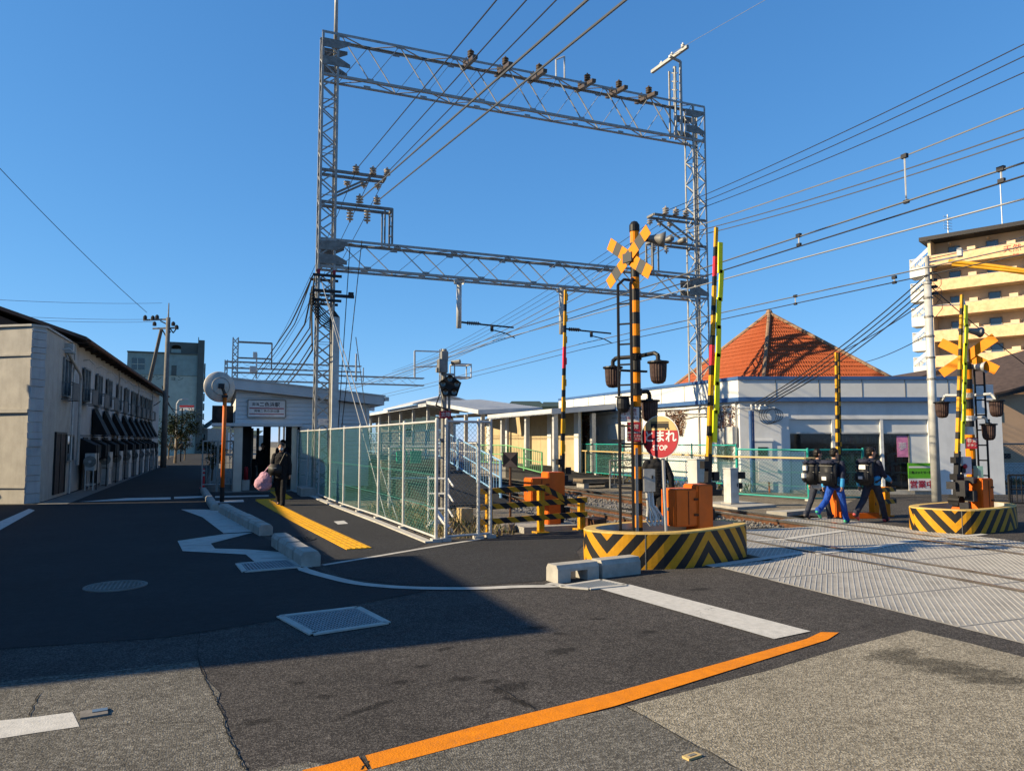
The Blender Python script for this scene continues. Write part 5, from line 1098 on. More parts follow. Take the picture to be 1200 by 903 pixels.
# second low roof right of the pyramid
t = thing('house', 'low grey roofed house just right of the tile pyramid', 'house', PD(1035, 440, 40)); mb = MB(); a = PD(1020, 441, 40); b = PD(1046, 441, 40); mb.slab([Vector((a.x, a.y, 0)), Vector((b.x, b.y, 0)), Vector((b.x, b.y, 0))+cf*5, Vector((a.x, a.y, 0))+cf*5], (0, 0, a.z-.3)); put('wall', mb, 'plaster', t); mb = MB(); mb.slab([a-cr*.5+Vector((0, 0, -.3)), b+cr*.4+Vector((0, 0, -.3)), b-cr*.5+cf*2.5+Vector((0, 0, .35)), a+cf*2.5+Vector((0, 0, .35))], (0, 0, .15)); put('roof', mb, 'roof_green', t)
# dried ivy on the shop's side wall
def ivy(label, px0, px1, y0, y1, n, taper, seed):
    r_ = random.Random(seed); mb = MB(); a = PX((px0+px1)/2, y0, 16.9); b = PX((px0+px1)/2, y1, 16.9); ya, yb = PX(px0, y0, 16.9).y, PX(px1, y0, 16.9).y; yc = (ya+yb)/2
    for i in range(n):
        f = r_.random()**.8; z = a.z+(b.z-a.z)*f; w = abs(ya-yb)/2*(1-taper*f); y = yc+r_.uniform(-w, w); x = 16.93-r_.random()*.12; s = r_.uniform(.02, .05); d = Vector((r_.uniform(-1, 1), r_.uniform(-1, 1), r_.uniform(-1, 1))).normalized(); u = d.cross(Vector((.3, .4, .8))).normalized()
        p = Vector((x, y, z)); mb.face([p-d*s, p+u*s*.6, p+d*s, p-u*s*.6])
    t = thing('dried_ivy', label, 'climbing plant', (16.9, yc, 0)); put('dead_leaves', mb, 'ivy', t, kind='stuff')
    mb = MB()
    for i in range(7): y = yc+r_.uniform(-.1, .1); mb.path([(16.9, y, b.z), (16.9, y+r_.uniform(-.15, .15), (a.z+b.z)/2), (16.9, y+r_.uniform(-.5, .5), a.z)], .012, 4)
    put('stems', mb, 'rust', t)
ivy('brown dead ivy clump hanging like a funnel near the shop corner by the platform', 672, 694, 487, 530, 1700, .75, 1); ivy('dead brown ivy behind the stop sign on the shop wall', 780, 806, 480, 510, 1300, .5, 2); ivy('dead brown ivy right of the lattice mast on the shop wall', 838, 862, 476, 540, 1000, .3, 3); ivy('low dead ivy along the shop wall behind the black ladder', 690, 745, 522, 548, 1300, .2, 4)
# ---- cream apartment tower at right
LC = Vector((75.6, 60.3, 0)); tf = Vector((.43, -.9, 0)).normalized(); tn = Vector((-.9, -.43, 0)).normalized()
ap_ = thing('apartment_building', 'tall cream and orange apartment tower with balconies at the right edge', 'apartment building', LC)
def T(s, t, z): return LC+tf*s+tn*t+Vector((0, 0, z))
def tbox(s0, s1, t0, t1, z0, z1): return MB().slab([T(s0, t0, z0), T(s1, t0, z0), T(s1, t1, z0), T(s0, t1, z0)], (0, 0, z1-z0))
H_ = 25.0; LT_ = 26
put('wall', tbox(0, LT_, -10, -2.0, 0, H_-.3), 'cream_tile', ap_); put('side_wall', tbox(-.02, .28, -2.0, 0, 0, H_-.3), 'cream_tile', ap_)
put('roof', tbox(-.8, LT_, -10.3, .45, H_-.3, H_+.15), 'dark_steel', ap_)
for k in range(8):
    zf = H_-.3-2.9*(k+1)
    bl = bpy.data.objects.new('balcony', None); COL.objects.link(bl); bl.parent = ap_
    put('parapet', tbox(-.0, LT_, -.15, 0, zf-.12, zf+1.12), 'orange_tile', bl); put('slab', tbox(0.001, LT_, -2.0, -.151, zf-.13, zf), 'cream_tile', bl); put('parapet_cap', tbox(-.02, LT_, -.17, .02, zf+1.122, zf+1.17), 'concrete_pale', bl)
    for i in range(7):
        s = 1.7+i*3.75
        w = bpy.data.objects.new('window', None); COL.objects.link(w); w.parent = ap_
        put('pane', tbox(s, s+1.05, -1.99, -1.97, zf+1.0, zf+2.2), 'glass_blue', w); put('frame', tbox(s-.08, s, -1.99, -1.9, zf+.95, zf+2.25), 'galv_old', w); put('frame', tbox(s+1.05, s+1.13, -1.99, -1.9, zf+.95, zf+2.25), 'galv_old', w); put('frame', tbox(s-.08, s+1.13, -1.99, -1.9, zf+2.2, zf+2.28), 'galv_old', w)
        put('partition', tbox(s+2.1, s+2.9, -1.98, -.5, zf+.01, zf+1.65), 'cream_tile', bl)
        if k == 0: put('eave_block', tbox(s+.2, s+.3, -1.98, -.8, zf+2.4, zf+2.6), 'cream_tile', bl)
    # outside stair landings at the end
    sl = bpy.data.objects.new('stair', None); COL.objects.link(sl); sl.parent = ap_
    put('landing', tbox(-2.3, -.03, -3.2, -1.2, zf-.9, zf+.25), 'white_paint', sl)
    mb = MB(); mb.slab([T(-2.2, -1.15, zf+.25), T(-.1, -1.15, zf+2.1), T(-.1, -1.15, zf+2.6), T(-2.2, -1.15, zf+.75)], tn*.05); mb.slab([T(-2.2, -3.15, zf+.25), T(-.1, -3.15, zf+2.1), T(-.1, -3.15, zf+2.6), T(-2.2, -3.15, zf+.75)], tn*.05); put('flight', mb, 'white_paint', sl)
    mb = MB()
    for i in range(12): mb.beam(T(-2.25+i*.18, -1.17, zf+.25), T(-2.25+i*.18, -1.17, zf+1.25), .04)
    for i in range(10): mb.beam(T(-2.27, -3.1+i*.2, zf+.25), T(-2.27, -3.1+i*.2, zf+1.25), .04)
    mb.beam(T(-2.27, -1.17, zf+1.25), T(-.1, -1.17, zf+1.25), .06); mb.beam(T(-2.27, -1.17, zf+1.25), T(-2.27, -3.1, zf+1.25), .06); put('railing', mb, 'white_paint', sl)
text('天然', .85, 'red_paint', ap_, frame(T(8.1, .01, H_-2.9-.05+.3), tn)); text('貝塚', .3, 'red_paint', ap_, frame(T(8.4, .01, H_-3.35), tn))
mb = MB(); p = T(1.5, -3, H_); mb.tube(p, p+Vector((0, 0, 3.2)), .06, n=5)
for k in range(5): mb.tube(p+Vector((-.7, 0, 1.5+k*.35)), p+Vector((.7, 0, 1.5+k*.35)), .03, n=4)
mb.path([p+Vector((-1, 0, 0)), p+Vector((1.5, .5, .9)), p+Vector((3, 1, .6))], .1, 5); put('antenna', mb, 'galv_pale', ap_); p = T(6.7, -4, H_); put('mast', MB().tube(p, p+Vector((0, 0, 6)), .06, n=5), 'galv_pale', ap_)
# ---- tan house with brown roof at the right edge
D = 33.; V = lambda px, y, d=0.: PD(px, y, D)+cf*d
th = thing('house', 'tan walled house with dark brown roof at the right edge', 'house', PD(1185, 560, D))
def vbox(px0, px1, y0, y1, d0, d1): a, b = PD(px0, y1, D), PD(px1, y1, D); return MB().slab([a+cf*d0, b+cf*d0, b+cf*d1, a+cf*d1], (0, 0, PD(px0, y0, D).z-a.z))
put('wall', vbox(1163, 1330, 462, 578, 0, 9), 'tan_wall', th)
mb = MB(); mb.slab([PD(1157, 466, D)-cf*.5, PD(1340, 424, D)-cf*.5, PD(1340, 385, D)+cf*5, PD(1168, 434, D)+cf*5], (0, 0, .18)); put('roof', mb, 'roof_brown', th)
mb = MB(); mb.slab([PD(1157, 467.5, D)-cf*.55, PD(1340, 425.5, D)-cf*.55, PD(1340, 421.5, D)-cf*.55, PD(1157, 463.5, D)-cf*.55], cf*.04); put('barge_board', mb, 'black', th)
put('vent', vbox(1177, 1184, 531, 537, -.04, 0), 'black', th); put('window', vbox(1163.5, 1171, 480, 492, -.05, 0), 'glass_grey', th)
t = thing('house', 'brown gabled house behind the steel pole below the apartment tower', 'house', PD(1100, 445, 42)); mb = MB(); a, b = PD(1082, 443, 42), PD(1165, 443, 42); mb.slab([Vector((a.x, a.y, 0)), Vector((b.x, b.y, 0)), Vector((b.x, b.y, 0))+cf*6, Vector((a.x, a.y, 0))+cf*6], (0, 0, a.z)); put('wall', mb, 'tan_wall', t); mb = MB(); mb.slab([PD(1070, 443, 42)-cf*.4, PD(1111, 429, 42)-cf*.4, PD(1163, 431, 42)-cf*.4, PD(1165, 443, 42)-cf*.4], cf*7); put('roof', mb, 'roof_brown', t)
# white block wall behind the right fence: courses of blocks
bw = thing('block_wall', 'white concrete block wall with orange posts behind the right fence', 'wall', PD(1180, 570, 31))
a = PD(1160, 560, 31); a.z = 0
for r_ in range(4):
    for c in range(12):
        mb = MB(); p = a+cr*(c*.4+(.2 if r_ % 2 else 0)-.2)+Vector((0, 0, .02+r_*.2)); mb.slab([p, p+cr*.39, p+cr*.39+cf*.15, p+cf*.15], (0, 0, .19)); put('block', mb, 'tan_brick', bw)
for px in (1174, 1215): p = PD(px, 560, 30.9); p.z = 0; mb = MB(); mb.slab([p, p+cr*.12, p+cr*.12+cf*.09, p+cf*.09], (0, 0, 1.0)); put('post', mb, 'orange_paint', bw)
# light strip of weeds in front of it
# ================================================================== CROSSING EQUIPMENT
def hbar(mb, p, q, h, t, mi=0):
    """painted bar with UVs in metres along its length and height"""
    p = Vector(p); q = Vector(q); d = q-p; L_ = d.length; d.normalize(); s = d.cross(Vector((0, 0, 1))).normalized(); u = s.cross(d)
    c = lambda a, b, e: (p if a == 0 else q)+s*(b*t/2)+u*(e*h/2)
    def f(k): 
        pts = [c(*x) for x in k]; uv = [(0 if x[0] == 0 else L_, x[2]*h/2+(x[1]*t/2 if k[0][2] == k[1][2] == k[2][2] else 0)) for x in k]; mb.face(pts, mi, uv)
    f([(0, 1, -1), (1, 1, -1), (1, 1, 1), (0, 1, 1)]); f([(1, -1, -1), (0, -1, -1), (0, -1, 1), (1, -1, 1)])
    f([(0, 1, 1), (1, 1, 1), (1, -1, 1), (0, -1, 1)]); f([(0, -1, -1), (1, -1, -1), (1, 1, -1), (0, 1, -1)])
    f([(0, -1, -1), (0, 1, -1), (0, 1, 1), (0, -1, 1)]); f([(1, 1, -1), (1, -1, -1), (1, -1, 1), (1, 1, 1)])
def planter(label, ctrl, h, w=.17, face='chevron'):
    outer = smooth_loop(ctrl, 7); n = len(outer); P = [Vector(p) for p in outer]; ctr = sum(P, Vector((0, 0)))/n
    inner = []
    for i in range(n):
        d = (P[(i+1) % n]-P[i-1]).normalized(); q = Vector((-d.y, d.x)); q = q if q.dot(ctr-P[i]) > 0 else -q; inner.append(P[i]+q*w)
    t = thing('barrier_ring', label, 'concrete barrier', (ctr.x, ctr.y, 0)); mb = MB(); s = 0.; cw_ = sum(P[i].x*P[(i+1) % n].y-P[(i+1) % n].x*P[i].y for i in range(n)) > 0
    for i in range(n):
        a, b = P[i], P[(i+1) % n]; l = (b-a).length; f = [(a.x, a.y, 0), (b.x, b.y, 0), (b.x, b.y, h-.02), (a.x, a.y, h-.02)]; uv = [(s, 0), (s+l, 0), (s+l, h), (s, h)]
        if not cw_: f, uv = f[::-1], uv[::-1]
        mb.face(f, 0, uv); s += l
    put('striped_face', mb, face, t, smooth=True)
    mb = MB()
    for i in range(n):
        j = (i+1) % n; a, b, c, d = P[i], P[j], inner[j], inner[i]; ca, cb = a.lerp(d, .08), b.lerp(c, .08)
        mb.face([(a.x, a.y, h-.0199), (b.x, b.y, h-.0199), (cb.x, cb.y, h), (ca.x, ca.y, h)], 0); mb.face([(ca.x, ca.y, h), (cb.x, cb.y, h), (c.x, c.y, h), (d.x, d.y, h)], 0); mb.face([(d.x, d.y, h), (c.x, c.y, h), (c.x, c.y, .05), (d.x, d.y, .05)], 1)
    put('rim', mb, ['rim_paint', 'concrete_pale'], t)
    mb = MB(); mb.face([(p.x, p.y, .06) for p in inner]); put('gravel', mb, 'dirt', t)
    for f in (.18, .55, .9):
        i = int(f*n); a = P[i]; d = (P[(i+1) % n]-a).normalized(); q = Vector((d.y, -d.x)); q = q if q.dot(a-ctr) > 0 else -q
        mb = MB(); b = a+d*.012; mb.slab([(a.x, a.y, .0), (b.x, b.y, 0), (b.x+q.x*.003, b.y+q.y*.003, 0), (a.x+q.x*.003, a.y+q.y*.003, 0)], (0, 0, h-.022)); put('joint', mb, 'concrete_dark', t)
    return t
M('rim_paint', (.62, .42, .13), .7, 0, .25, 8, .2, 60, stain=.15)
planter('black and yellow striped concrete ring holding the stop sign and near crossing gate', [(4.80, 9.3), (4.92, 8.95), (5.27, 8.66), (5.85, 8.52), (6.5, 8.67), (7.18, 8.95), (7.45, 9.2), (7.42, 9.55), (7.1, 9.9), (6.26, 9.97), (5.53, 9.9), (5.02, 9.68)], .48)
planter('black and yellow striped concrete ring on the far side by the steel pole', [(12.48, 10.5), (12.55, 10.05), (12.92, 9.66), (13.7, 9.7), (14.4, 9.88), (15.05, 10.28), (15.2, 10.75), (14.6, 11.15), (13.5, 11.05), (12.8, 10.85)], .44, face='chevron_far')
def banded_pole(x, y, z0, z1, r, parent, step=.18, first=0):
    mb = MB(); z = z1; k = first
    while z > z0+.001: a = max(z0, z-step); mb.tube((x, y, a), (x, y, z), r, n=14, mi=k % 2, cap=False); z = a; k += 1
    mb.lathe([(r, z1), (r+.012, z1+.001), (r+.012, z1+.1), (r*.7, z1+.15), (0, z1+.17)], (x, y, 0), 14, mi=1); put('pole', mb, ['amber_paint', 'black'], parent)
def omni_lamp(p, parent, name='warning_lamp'):
    o = bpy.data.objects.new(name, None); COL.objects.link(o); o.parent = parent; o.location = Vector(p)-world_off(parent); p = Vector(p)
    mb = MB(); mb.lathe([(0, .03), (.05, .03), (.06, .015), (.155, .01), (.16, -.01), (.15, -.02), (0, -.02)], p, 20); mb.tube(p+Vector((0, 0, .02)), p+Vector((0, 0, .1)), .03); put('lid', mb, 'black', o, smooth=False)
    mb = MB(); prof = [(.128, -.02), (.124, -.12), (.118, -.22), (.105, -.28), (.07, -.315), (0, -.325)]; n = 40; vs = []
    for r, h in prof:
        for i in range(n): t = 2*math.pi*i/n; rr = r*(1 if i % 2 else .93); vs.append(p+Vector((rr*math.cos(t), rr*math.sin(t), h)))
    mb._add(vs, [[j*n+i, (j+1)*n+i, (j+1)*n+(i+1) % n, j*n+(i+1) % n] for j in range(len(prof)-1) for i in range(n)], 0); put('lens', mb, 'lamp_hood', o)
    return o
def crossbuck(c, hv, parent, striped=True, back=False):
    """two boards crossing at c; hv = horizontal half vector, vertical half height .31"""
    o = bpy.data.objects.new('crossbuck', None); COL.objects.link(o); o.parent = parent; o.location = Vector(c)-world_off(parent); c = Vector(c); hv = Vector(hv); nrm = hv.normalized().cross(Vector((0, 0, 1))); w = .095
    for s in (1, -1):
        d = (hv+Vector((0, 0, .33*s))); L_ = d.length; d.normalize(); q = nrm.cross(d).normalized(); cc = c+nrm*(.012*s); mb = MB(); k = 7 if striped else 1
        for i in range(k):
            a = -L_+2*L_*i/k; b = a+2*L_/k; mi = 0 if (i % 2 == 0 or not striped) else 1
            mb.slab([cc+d*a-q*w, cc+d*b-q*w, cc+d*b+q*w, cc+d*a+q*w], nrm*.008, mi)
        put('board', mb, ['amber_paint', 'grey_dark'], o)
    if striped: mb = MB(); d1 = (hv+Vector((0, 0, .33))).normalized()*.125; d2 = (hv-Vector((0, 0, .33))).normalized()*.125; mb.slab([c-nrm*.025+d1, c-nrm*.025+d2, c-nrm*.025-d1, c-nrm*.025-d2], nrm*.06); put('centre_plate', mb, 'grey_dark', o)
    return o
def ladder(p1, p2, z0, z1, hook, parent):
    o = bpy.data.objects.new('ladder', None); COL.objects.link(o); o.parent = parent; p1, p2, hook = Vector((*p1, 0)), Vector((*p2, 0)), Vector((*hook, 0)); o.location = p1-world_off(parent)
    up = Vector((0, 0, 1))
    for p in (p1, p2): mb = MB(); mb.path([p+up*z0, p+up*z1, p.lerp(hook, .35)+up*(z1+.1), hook+up*(z1+.1)], .022, 6); put('side_rail', mb, 'black', o)
    z = z0+.3
    while z < z1: mb = MB(); mb.tube(p1+up*z, p2+up*z, .014, n=6); put('rung', mb, 'black', o); z += .305
    return o
def horn(p, d, parent, mat='galv_old', r=.13):
    mb = MB(); d = Vector(d).normalized(); mb.lathe([(.03, -.2), (.05, -.05), (.06, 0), (r*.7, .12), (r, .2), (r*.95, .2), (.05, .02)], p, 16, axis=d); mb.tube(Vector(p)-d*.28, Vector(p)-d*.05, .05, n=10); return put('horn_speaker', mb, mat, parent, smooth=True)
# near signal
PX1, PY1 = 5.9, 9.72
s1 = thing('crossing_signal', 'near level crossing signal with striped crossbuck, ladder and stop sign beside it', 'crossing signal', (PX1, PY1, 0))
banded_pole(PX1, PY1, .05, 4.92, .068, s1)
crossbuck((PX1-.11, PY1, 4.5), (.08, -.47, 0), s1)
for dx, dy, zl in ((.1, -.45, 2.98), (-.12, .5, 2.98), (.26, .05, 2.44)):
    mb = MB(); mb.path([(PX1, PY1, zl), (PX1+dx*.85, PY1+dy*.85, zl+.02), (PX1+dx, PY1+dy, zl-.02), (PX1+dx, PY1+dy, zl-.1)], .032, 8); mb.lathe([(.085, -.05), (.085, .05)], (PX1, PY1, zl), 12); put('lamp_arm', mb, 'black', s1)
    omni_lamp((PX1+dx, PY1+dy, zl-.12), s1)
lp = Vector((PX1-.28, PY1-.08, 2.2)); o = bpy.data.objects.new('rear_lamp', None); COL.objects.link(o); o.parent = s1; o.location = lp-world_off(s1)
mb = MB(); mb.lathe([(0, .16), (.09, .15), (.1, .06), (.095, -.02), (.06, -.07), (0, -.08)], lp, 14); mb.lathe([(0, .17), (.12, .165), (.125, .15), (0, .145)], lp, 14); put('housing', mb, 'black', o); mb = MB(); mb.tube(lp, (PX1, PY1, 2.2), .025); put('arm', mb, 'black', o)
ladder((PX1-.33, PY1-.05), (PX1-.20, PY1-.2), .1, 4.05, (PX1, PY1), s1)
for z in (2.75, 1.66): mb = MB(); mb.beam((PX1-.35, PY1-.12, z), (PX1+.12, PY1-.1, z), .05, .03); put('ladder_bracket', mb, 'black', s1)
horn((PX1+.28, PY1-.05, 4.82), (.8, -.55, -.12), s1)
mb = MB(); mb.tube((PX1, PY1, 4.75), (PX1+.25, PY1-.03, 4.82), .03); put('horn_bracket', mb, 'black', s1)
cd = (PX1*math.sin(YW)+PY1*math.cos(YW))
def signplate(px0, px1, y0, y1, dep, nrm, mats, parent, lines, name='notice_plate'):
    a, b = PD((px0+px1)/2, (y0+y1)/2, dep), None; w = (px1-px0)/868*dep; h = (y1-y0)/868*dep; Fm = frame(a, nrm); mb = MB(); R3 = Fm.to_3x3(); mb.box(a-R3@Vector((0, 0, .01)), (w, h, .015), rot=R3); o = put(name, mb, mats, parent)
    for (tx, ty, sz, mt, body) in lines: m2 = Fm.copy(); m2.translation = a+R3@Vector((tx*w, ty*h, .0)); text(body, sz, mt, o, m2)
    return o
sn = Vector((-.42, -.91, 0))
signplate(725, 749, 477, 494, cd-.17, sn, 'sign_white', s1, [(0, .28, .06, 'red_paint', '踏切注意'), (0, .03, .04, 'red_paint', 'とまって右左'), (0, -.25, .04, 'red_paint', 'のってわたろう')])
pl = signplate(735, 750.5, 494.5, 517, cd-.17, sn, 'red_paint', s1, [(0, .25, .075, 'sign_white', '非常'), (0, -.05, .035, 'sign_white', '踏切で異常が'), (0, -.22, .035, 'sign_white', 'あったときは'), (0, -.38, .035, 'sign_white', '押してください')])
o = bpy.data.objects.new('junction_box', None); COL.objects.link(o); o.parent = s1; o.location = (.1, -.12, 1.0); jb = Vector((PX1+.11, PY1-.13, 1.12))
mb = MB(); mb.box(jb, (.17, .13, .33), rz=-.3); put('case', mb, 'grey_blue' if 'grey_blue' in MATS else 'galv', o); mb = MB(); mb.box(jb+Vector((.02, -.075, .05)), (.02, .02, .05), rz=-.3); put('latch', mb, 'black', o)
for k in range(4): mb = MB(); c = jb+Vector((-.05+k*.033, -.02, -.16)); mb.path([c, c+Vector((.0, -.03, -.25)), c+Vector((-.04+k*.03, -.06, -.42)), c+Vector((.02+k*.035, -.07, -.5)), c+Vector((.07+k*.02, -.06, -.38)), c+Vector((.02, -.03, -.22))], .016, 6); put('conduit', mb, 'white_paint' if k % 2 else 'concrete_pale', o)
mb = MB(); mb.tube((PX1-.06, PY1-.08, .1), (PX1-.06, PY1-.08, 1.6), .02); put('conduit', mb, 'concrete_pale', s1)
# far signal, seen from behind
PX2, PY2 = 14.12, 10.5
s2 = thing('crossing_signal', 'far level crossing signal with plain orange crossbuck seen from behind', 'crossing signal', (PX2, PY2, 0))
banded_pole(PX2, PY2, .05, 3.15, .09, s2, .2); mb = MB(); mb.tube((PX2, PY2, 3.25), (PX2, PY2, 4.3), .05, n=10); put('upper_pole', mb, 'galv_old', s2)
crossbuck((PX2+.05, PY2+.0, 3.43), (.17, -.47, 0), s2, striped=False)
for dx, dy, zl in ((.22, -.42, 2.62), (-.22, .42, 2.62), (.25, -.22, 2.16)):
    mb = MB(); mb.path([(PX2, PY2, zl), (PX2+dx*.85, PY2+dy*.85, zl+.02), (PX2+dx, PY2+dy, zl-.1)], .03, 8); mb.lathe([(.11, -.05), (.11, .05)], (PX2, PY2, zl), 12); put('lamp_arm', mb, 'galv_pale', s2); omni_lamp((PX2+dx, PY2+dy, zl-.12), s2)
ladder((PX2+.28, PY2+.05), (PX2+.36, PY2-.1), .1, 3.3, (PX2, PY2), s2); horn((PX2+.12, PY2-.1, 3.2), (.2, -.9, -.1), s2, 'galv_pale', .12); horn((PX2+.2, PY2-.0, 3.95), (.8, -.2, -.1), s2, 'galv_old', .11)
d2 = PX2*math.sin(YW)+PY2*math.cos(YW); signplate(1133.5, 1145, 512.5, 525.5, d2-.12, Vector((-.6, -.8, 0)), 'red_paint', s2, [(0, .2, .1, 'sign_white', '非常'), (0, -.2, .06, 'sign_white', 'ボタン')])
for (a, b, c, d, m_, nm) in ((1126, 1136, 535, 555, 'sign_white', 'control_box'), (1143.5, 1149.5, 546, 561, 'sign_green' if False else 'green_pale', 'junction_box'), (1131, 1141, 500, 509, 'galv_pale', 'relay_box')):
    if m_ == 'green_pale': M('green_pale', (.3, .55, .45), .5, 0, .1, 5)
    q = PD((a+b)/2, (c+d)/2, d2-.2); mb = MB(); mb.box(q, ((b-a)/868*d2, .14, (d-c)/868*d2), rz=-.35); put(nm, mb, m_, s2)
mb = MB(); q = PD(1131, 546, d2-.3); mb.ball(q, (.06, .03, .05), 8); put('emergency_button', mb, 'red_paint', s2)
for k in range(3): a = PD(1146+k, 562, d2-.2); b = PD(1150+k*1.5, 583, d2-.25); mb = MB(); mb.path([a, a.lerp(b, .5)+Vector((.05, -.03, 0)), b], .02, 6); put('conduit', mb, 'white_paint', s2)
# ---- gates: drive cabinet, mechanism, raised arm
def gate(label, bx, by, lean, ztop, boxes, lime=True, double=False, col='orange_paint', zbase=.05, zarm=.55, red=(.82,)):
    t = thing('crossing_gate', label, 'crossing gate', (bx, by, 0))
    for nm, a, b in boxes:
        mb = MB(); a = Vector(a); b = Vector(b); me = bmesh.new(); bmesh.ops.create_cube(me, size=1); bmesh.ops.scale(me, vec=(abs(b.x-a.x), abs(b.y-a.y), abs(b.z-a.z)), verts=me.verts); bmesh.ops.bevel(me, geom=me.edges, offset=.018, segments=2, affect='EDGES'); bmesh.ops.translate(me, vec=(a+b)/2-Vector((bx, by, 0)), verts=me.verts)
        m_ = bpy.data.meshes.new(nm); me.to_mesh(m_); me.free(); m_.materials.append(MATS[col]); cab = put(nm, m_, None, t, local=True)
        if nm == 'cabinet':
            mb = MB()
            for z in (.3, .72): mb.box((max(a.x, b.x)-.06, min(a.y, b.y)-.012, a.z+(b.z-a.z)*z), (.07, .02, .03))
            mb.box(((a.x+b.x)/2+.02, min(a.y, b.y)-.004, (a.z+b.z)/2), (.012, .006, abs(b.z-a.z)*.9)); put('hinge', mb, 'rust', cab)
            mb = MB(); mb.box((min(a.x, b.x)-.004, (a.y+b.y)/2, a.z+(b.z-a.z)*.45), (.006, .06, .05)); put('badge', mb, 'galv_old', cab)
    dx = lean; h = ztop-zarm
    at = lambda z: Vector((bx+dx*(z-zarm)/h, by, z))
    mb = MB(); mb.beam(at(zarm-.45), at(zarm+.95), .07, .1); mb.box(at(zarm), (.16, .2, .2)); mb.box(at(zarm+.45), (.2, .16, .12)); mb.box(at(zarm+.35)+Vector((.1, -.06, 0)), (.18, .1, .09)); mb.box(at(zarm+.78)+Vector((-.07, 0, 0)), (.1, .12, .12)); mb.box(at(zarm-.25)+Vector((.1, 0, 0)), (.12, .14, .22)); mb.tube(at(zarm)+Vector((0, -.12, 0)), at(zarm)+Vector((0, .12, 0)), .09, n=12); mb.box(at(zarm+.58)+Vector((.13, -.02, .02)), (.1, .06, .14)); put('arm_mechanism', mb, 'black', t)
    z = zarm+.95; k = 0; r = .026; tot = ztop-z; arm_ = bpy.data.objects.new('arm', None); COL.objects.link(arm_); arm_.parent = t; arm_.location = at(z)-Vector((bx, by, 0))
    n = 15
    for i in range(n):
        a, b = at(z+tot*i/n), at(z+tot*(i+1)/n); f = (i+.5)/n; m_ = 'yellow_paint' if i % 2 == 0 else 'black'
        if any(abs(f-q) < .034 for q in red): m_ = 'red_band'
        mb = MB(); w = .072-.022*f
        if i % 2: a, b = a.lerp(b, .17), b.lerp(a, .17)
        else: a, b = a.lerp(b, -.17), b.lerp(a, -.17)
        mb.beam(a, b, w, w*.9)
        if i % 2 == 0 and not lime: mb.box((a+b)/2+Vector((.03, -.01, 0)), (.03, .05, .14))
        put('arm_section', mb, m_, arm_)
        if double: mb = MB(); mb.beam(a+Vector((.1, .02, .0)), b+Vector((.1, .02, 0)), .04, .04); put('arm_section', mb, 'yellow_paint' if i % 2 else 'black', arm_)
    if lime:
        for i in range(7):
            f0 = .05+i*.125; a, b = at(z+tot*f0), at(z+tot*(f0+.14)); mb = MB(); o_ = Vector((.058+.02*(i % 2), -.06, 0)); mb.beam(a+o_, b+o_+Vector((.01*(i % 3-1), 0, 0)), .08, .025); put('reflective_ribbon', mb, 'lime', arm_)
    return t
gate('raised crossing gate with orange cabinet inside the near striped ring', 7.16, 9.75, .29, 5.12, [('cabinet', (6.42, 9.5, .42), (6.84, 9.9, .98)), ('drive_unit', (6.8, 9.47, .34), (7.08, 9.86, 1.04)), ('pedestal', (6.78, 9.55, .04), (7.02, 9.8, .36))], red=(.86, .42))
gate('raised crossing gate with two orange cabinets behind the striped guard rail', 6.56, 13.75, .11, 4.8, [('cabinet', (5.72, 13.35, .52), (6.12, 13.75, .98)), ('drive_unit', (6.1, 13.4, .5), (6.47, 13.75, 1.09)), ('pedestal', (6.12, 13.45, .0), (6.4, 13.75, .51))], lime=False, red=(.6,), zarm=.5)
gate('raised double crossing gate arm behind the three walking students', 13.2, 13.05, .06, 3.72, [('pedestal', (12.95, 12.9, .0), (13.12, 13.1, .75))], lime=False, double=True, zarm=.45, red=())
t = gate('raised crossing gate with lime ribbon inside the far striped ring', 13.52, 10.4, .42, 4.62, [('cabinet', (13.72, 10.0, .38), (14.05, 10.3, .98)), ('pedestal', (13.42, 10.2, .05), (13.66, 10.45, .42))], red=())
mb = MB(); 
for dx, dy, dz, sx_, sz_ in ((-.14, -.2, .8, .2, .3), (.02, -.25, .65, .18, .2), (-.28, -.1, .85, .16, .14), (.1, -.2, .95, .2, .12), (-.12, -.22, .45, .1, .14)): mb.box((13.52+dx, 10.35+dy, dz), (sx_, .16, sz_), rz=.3)
put('motor', mb, 'dark_steel', t, kind='stuff')
# ---- stop sign
c = Vector((6.1, 9.40, 1.765)); nv = Vector((-.9, -.43, 0)).normalized(); t = thing('stop_sign', 'round red and beige stop sign on a pale post in the near ring', 'stop sign', (6.19, 9.42, 0))
Fm = frame(c, nv); R3 = Fm.to_3x3(); rr_ = .305
def disc_part(a0, a1, mat, name, off=0., r=rr_):
    pts = [c+R3@Vector((r*math.cos(R(a)), r*math.sin(R(a)), off)) for a in [a0+(a1-a0)*k/28 for k in range(29)]]; mb = MB(); mb.slab(pts, nv*.006); return put(name, mb, mat, t)
disc_part(0, 348, 'sign_white', 'backing', -.007, rr_+.014); disc_part(18, 162, 'sign_beige', 'beige_panel'); disc_part(162, 378, 'red_paint', 'red_panel')
def ftxt(s, x, y, sz, m_, **k): m2 = Fm.copy(); m2.translation = c+R3@Vector((x, y, .008)); return text(s, sz, m_, t, m2, **k)
ftxt('とまれ', 0, -.005, .185, 'sign_white', bold=.004); ftxt('STOP', 0, -.165, .105, 'sign_white', bold=.002)
mb = MB()
for (x, y, w, h) in ((0, .165, .3, .07), (0, .215, .3, .014)): mb.box(c+R3@Vector((x, y, .009)), (w, h, .004), rot=R3)
for k in range(2): mb.box(c+R3@Vector((.1+.05*k, .12, .009)), (.025, .02, .004), rot=R3)
put('train_symbol', mb, 'black', t, kind='stuff')
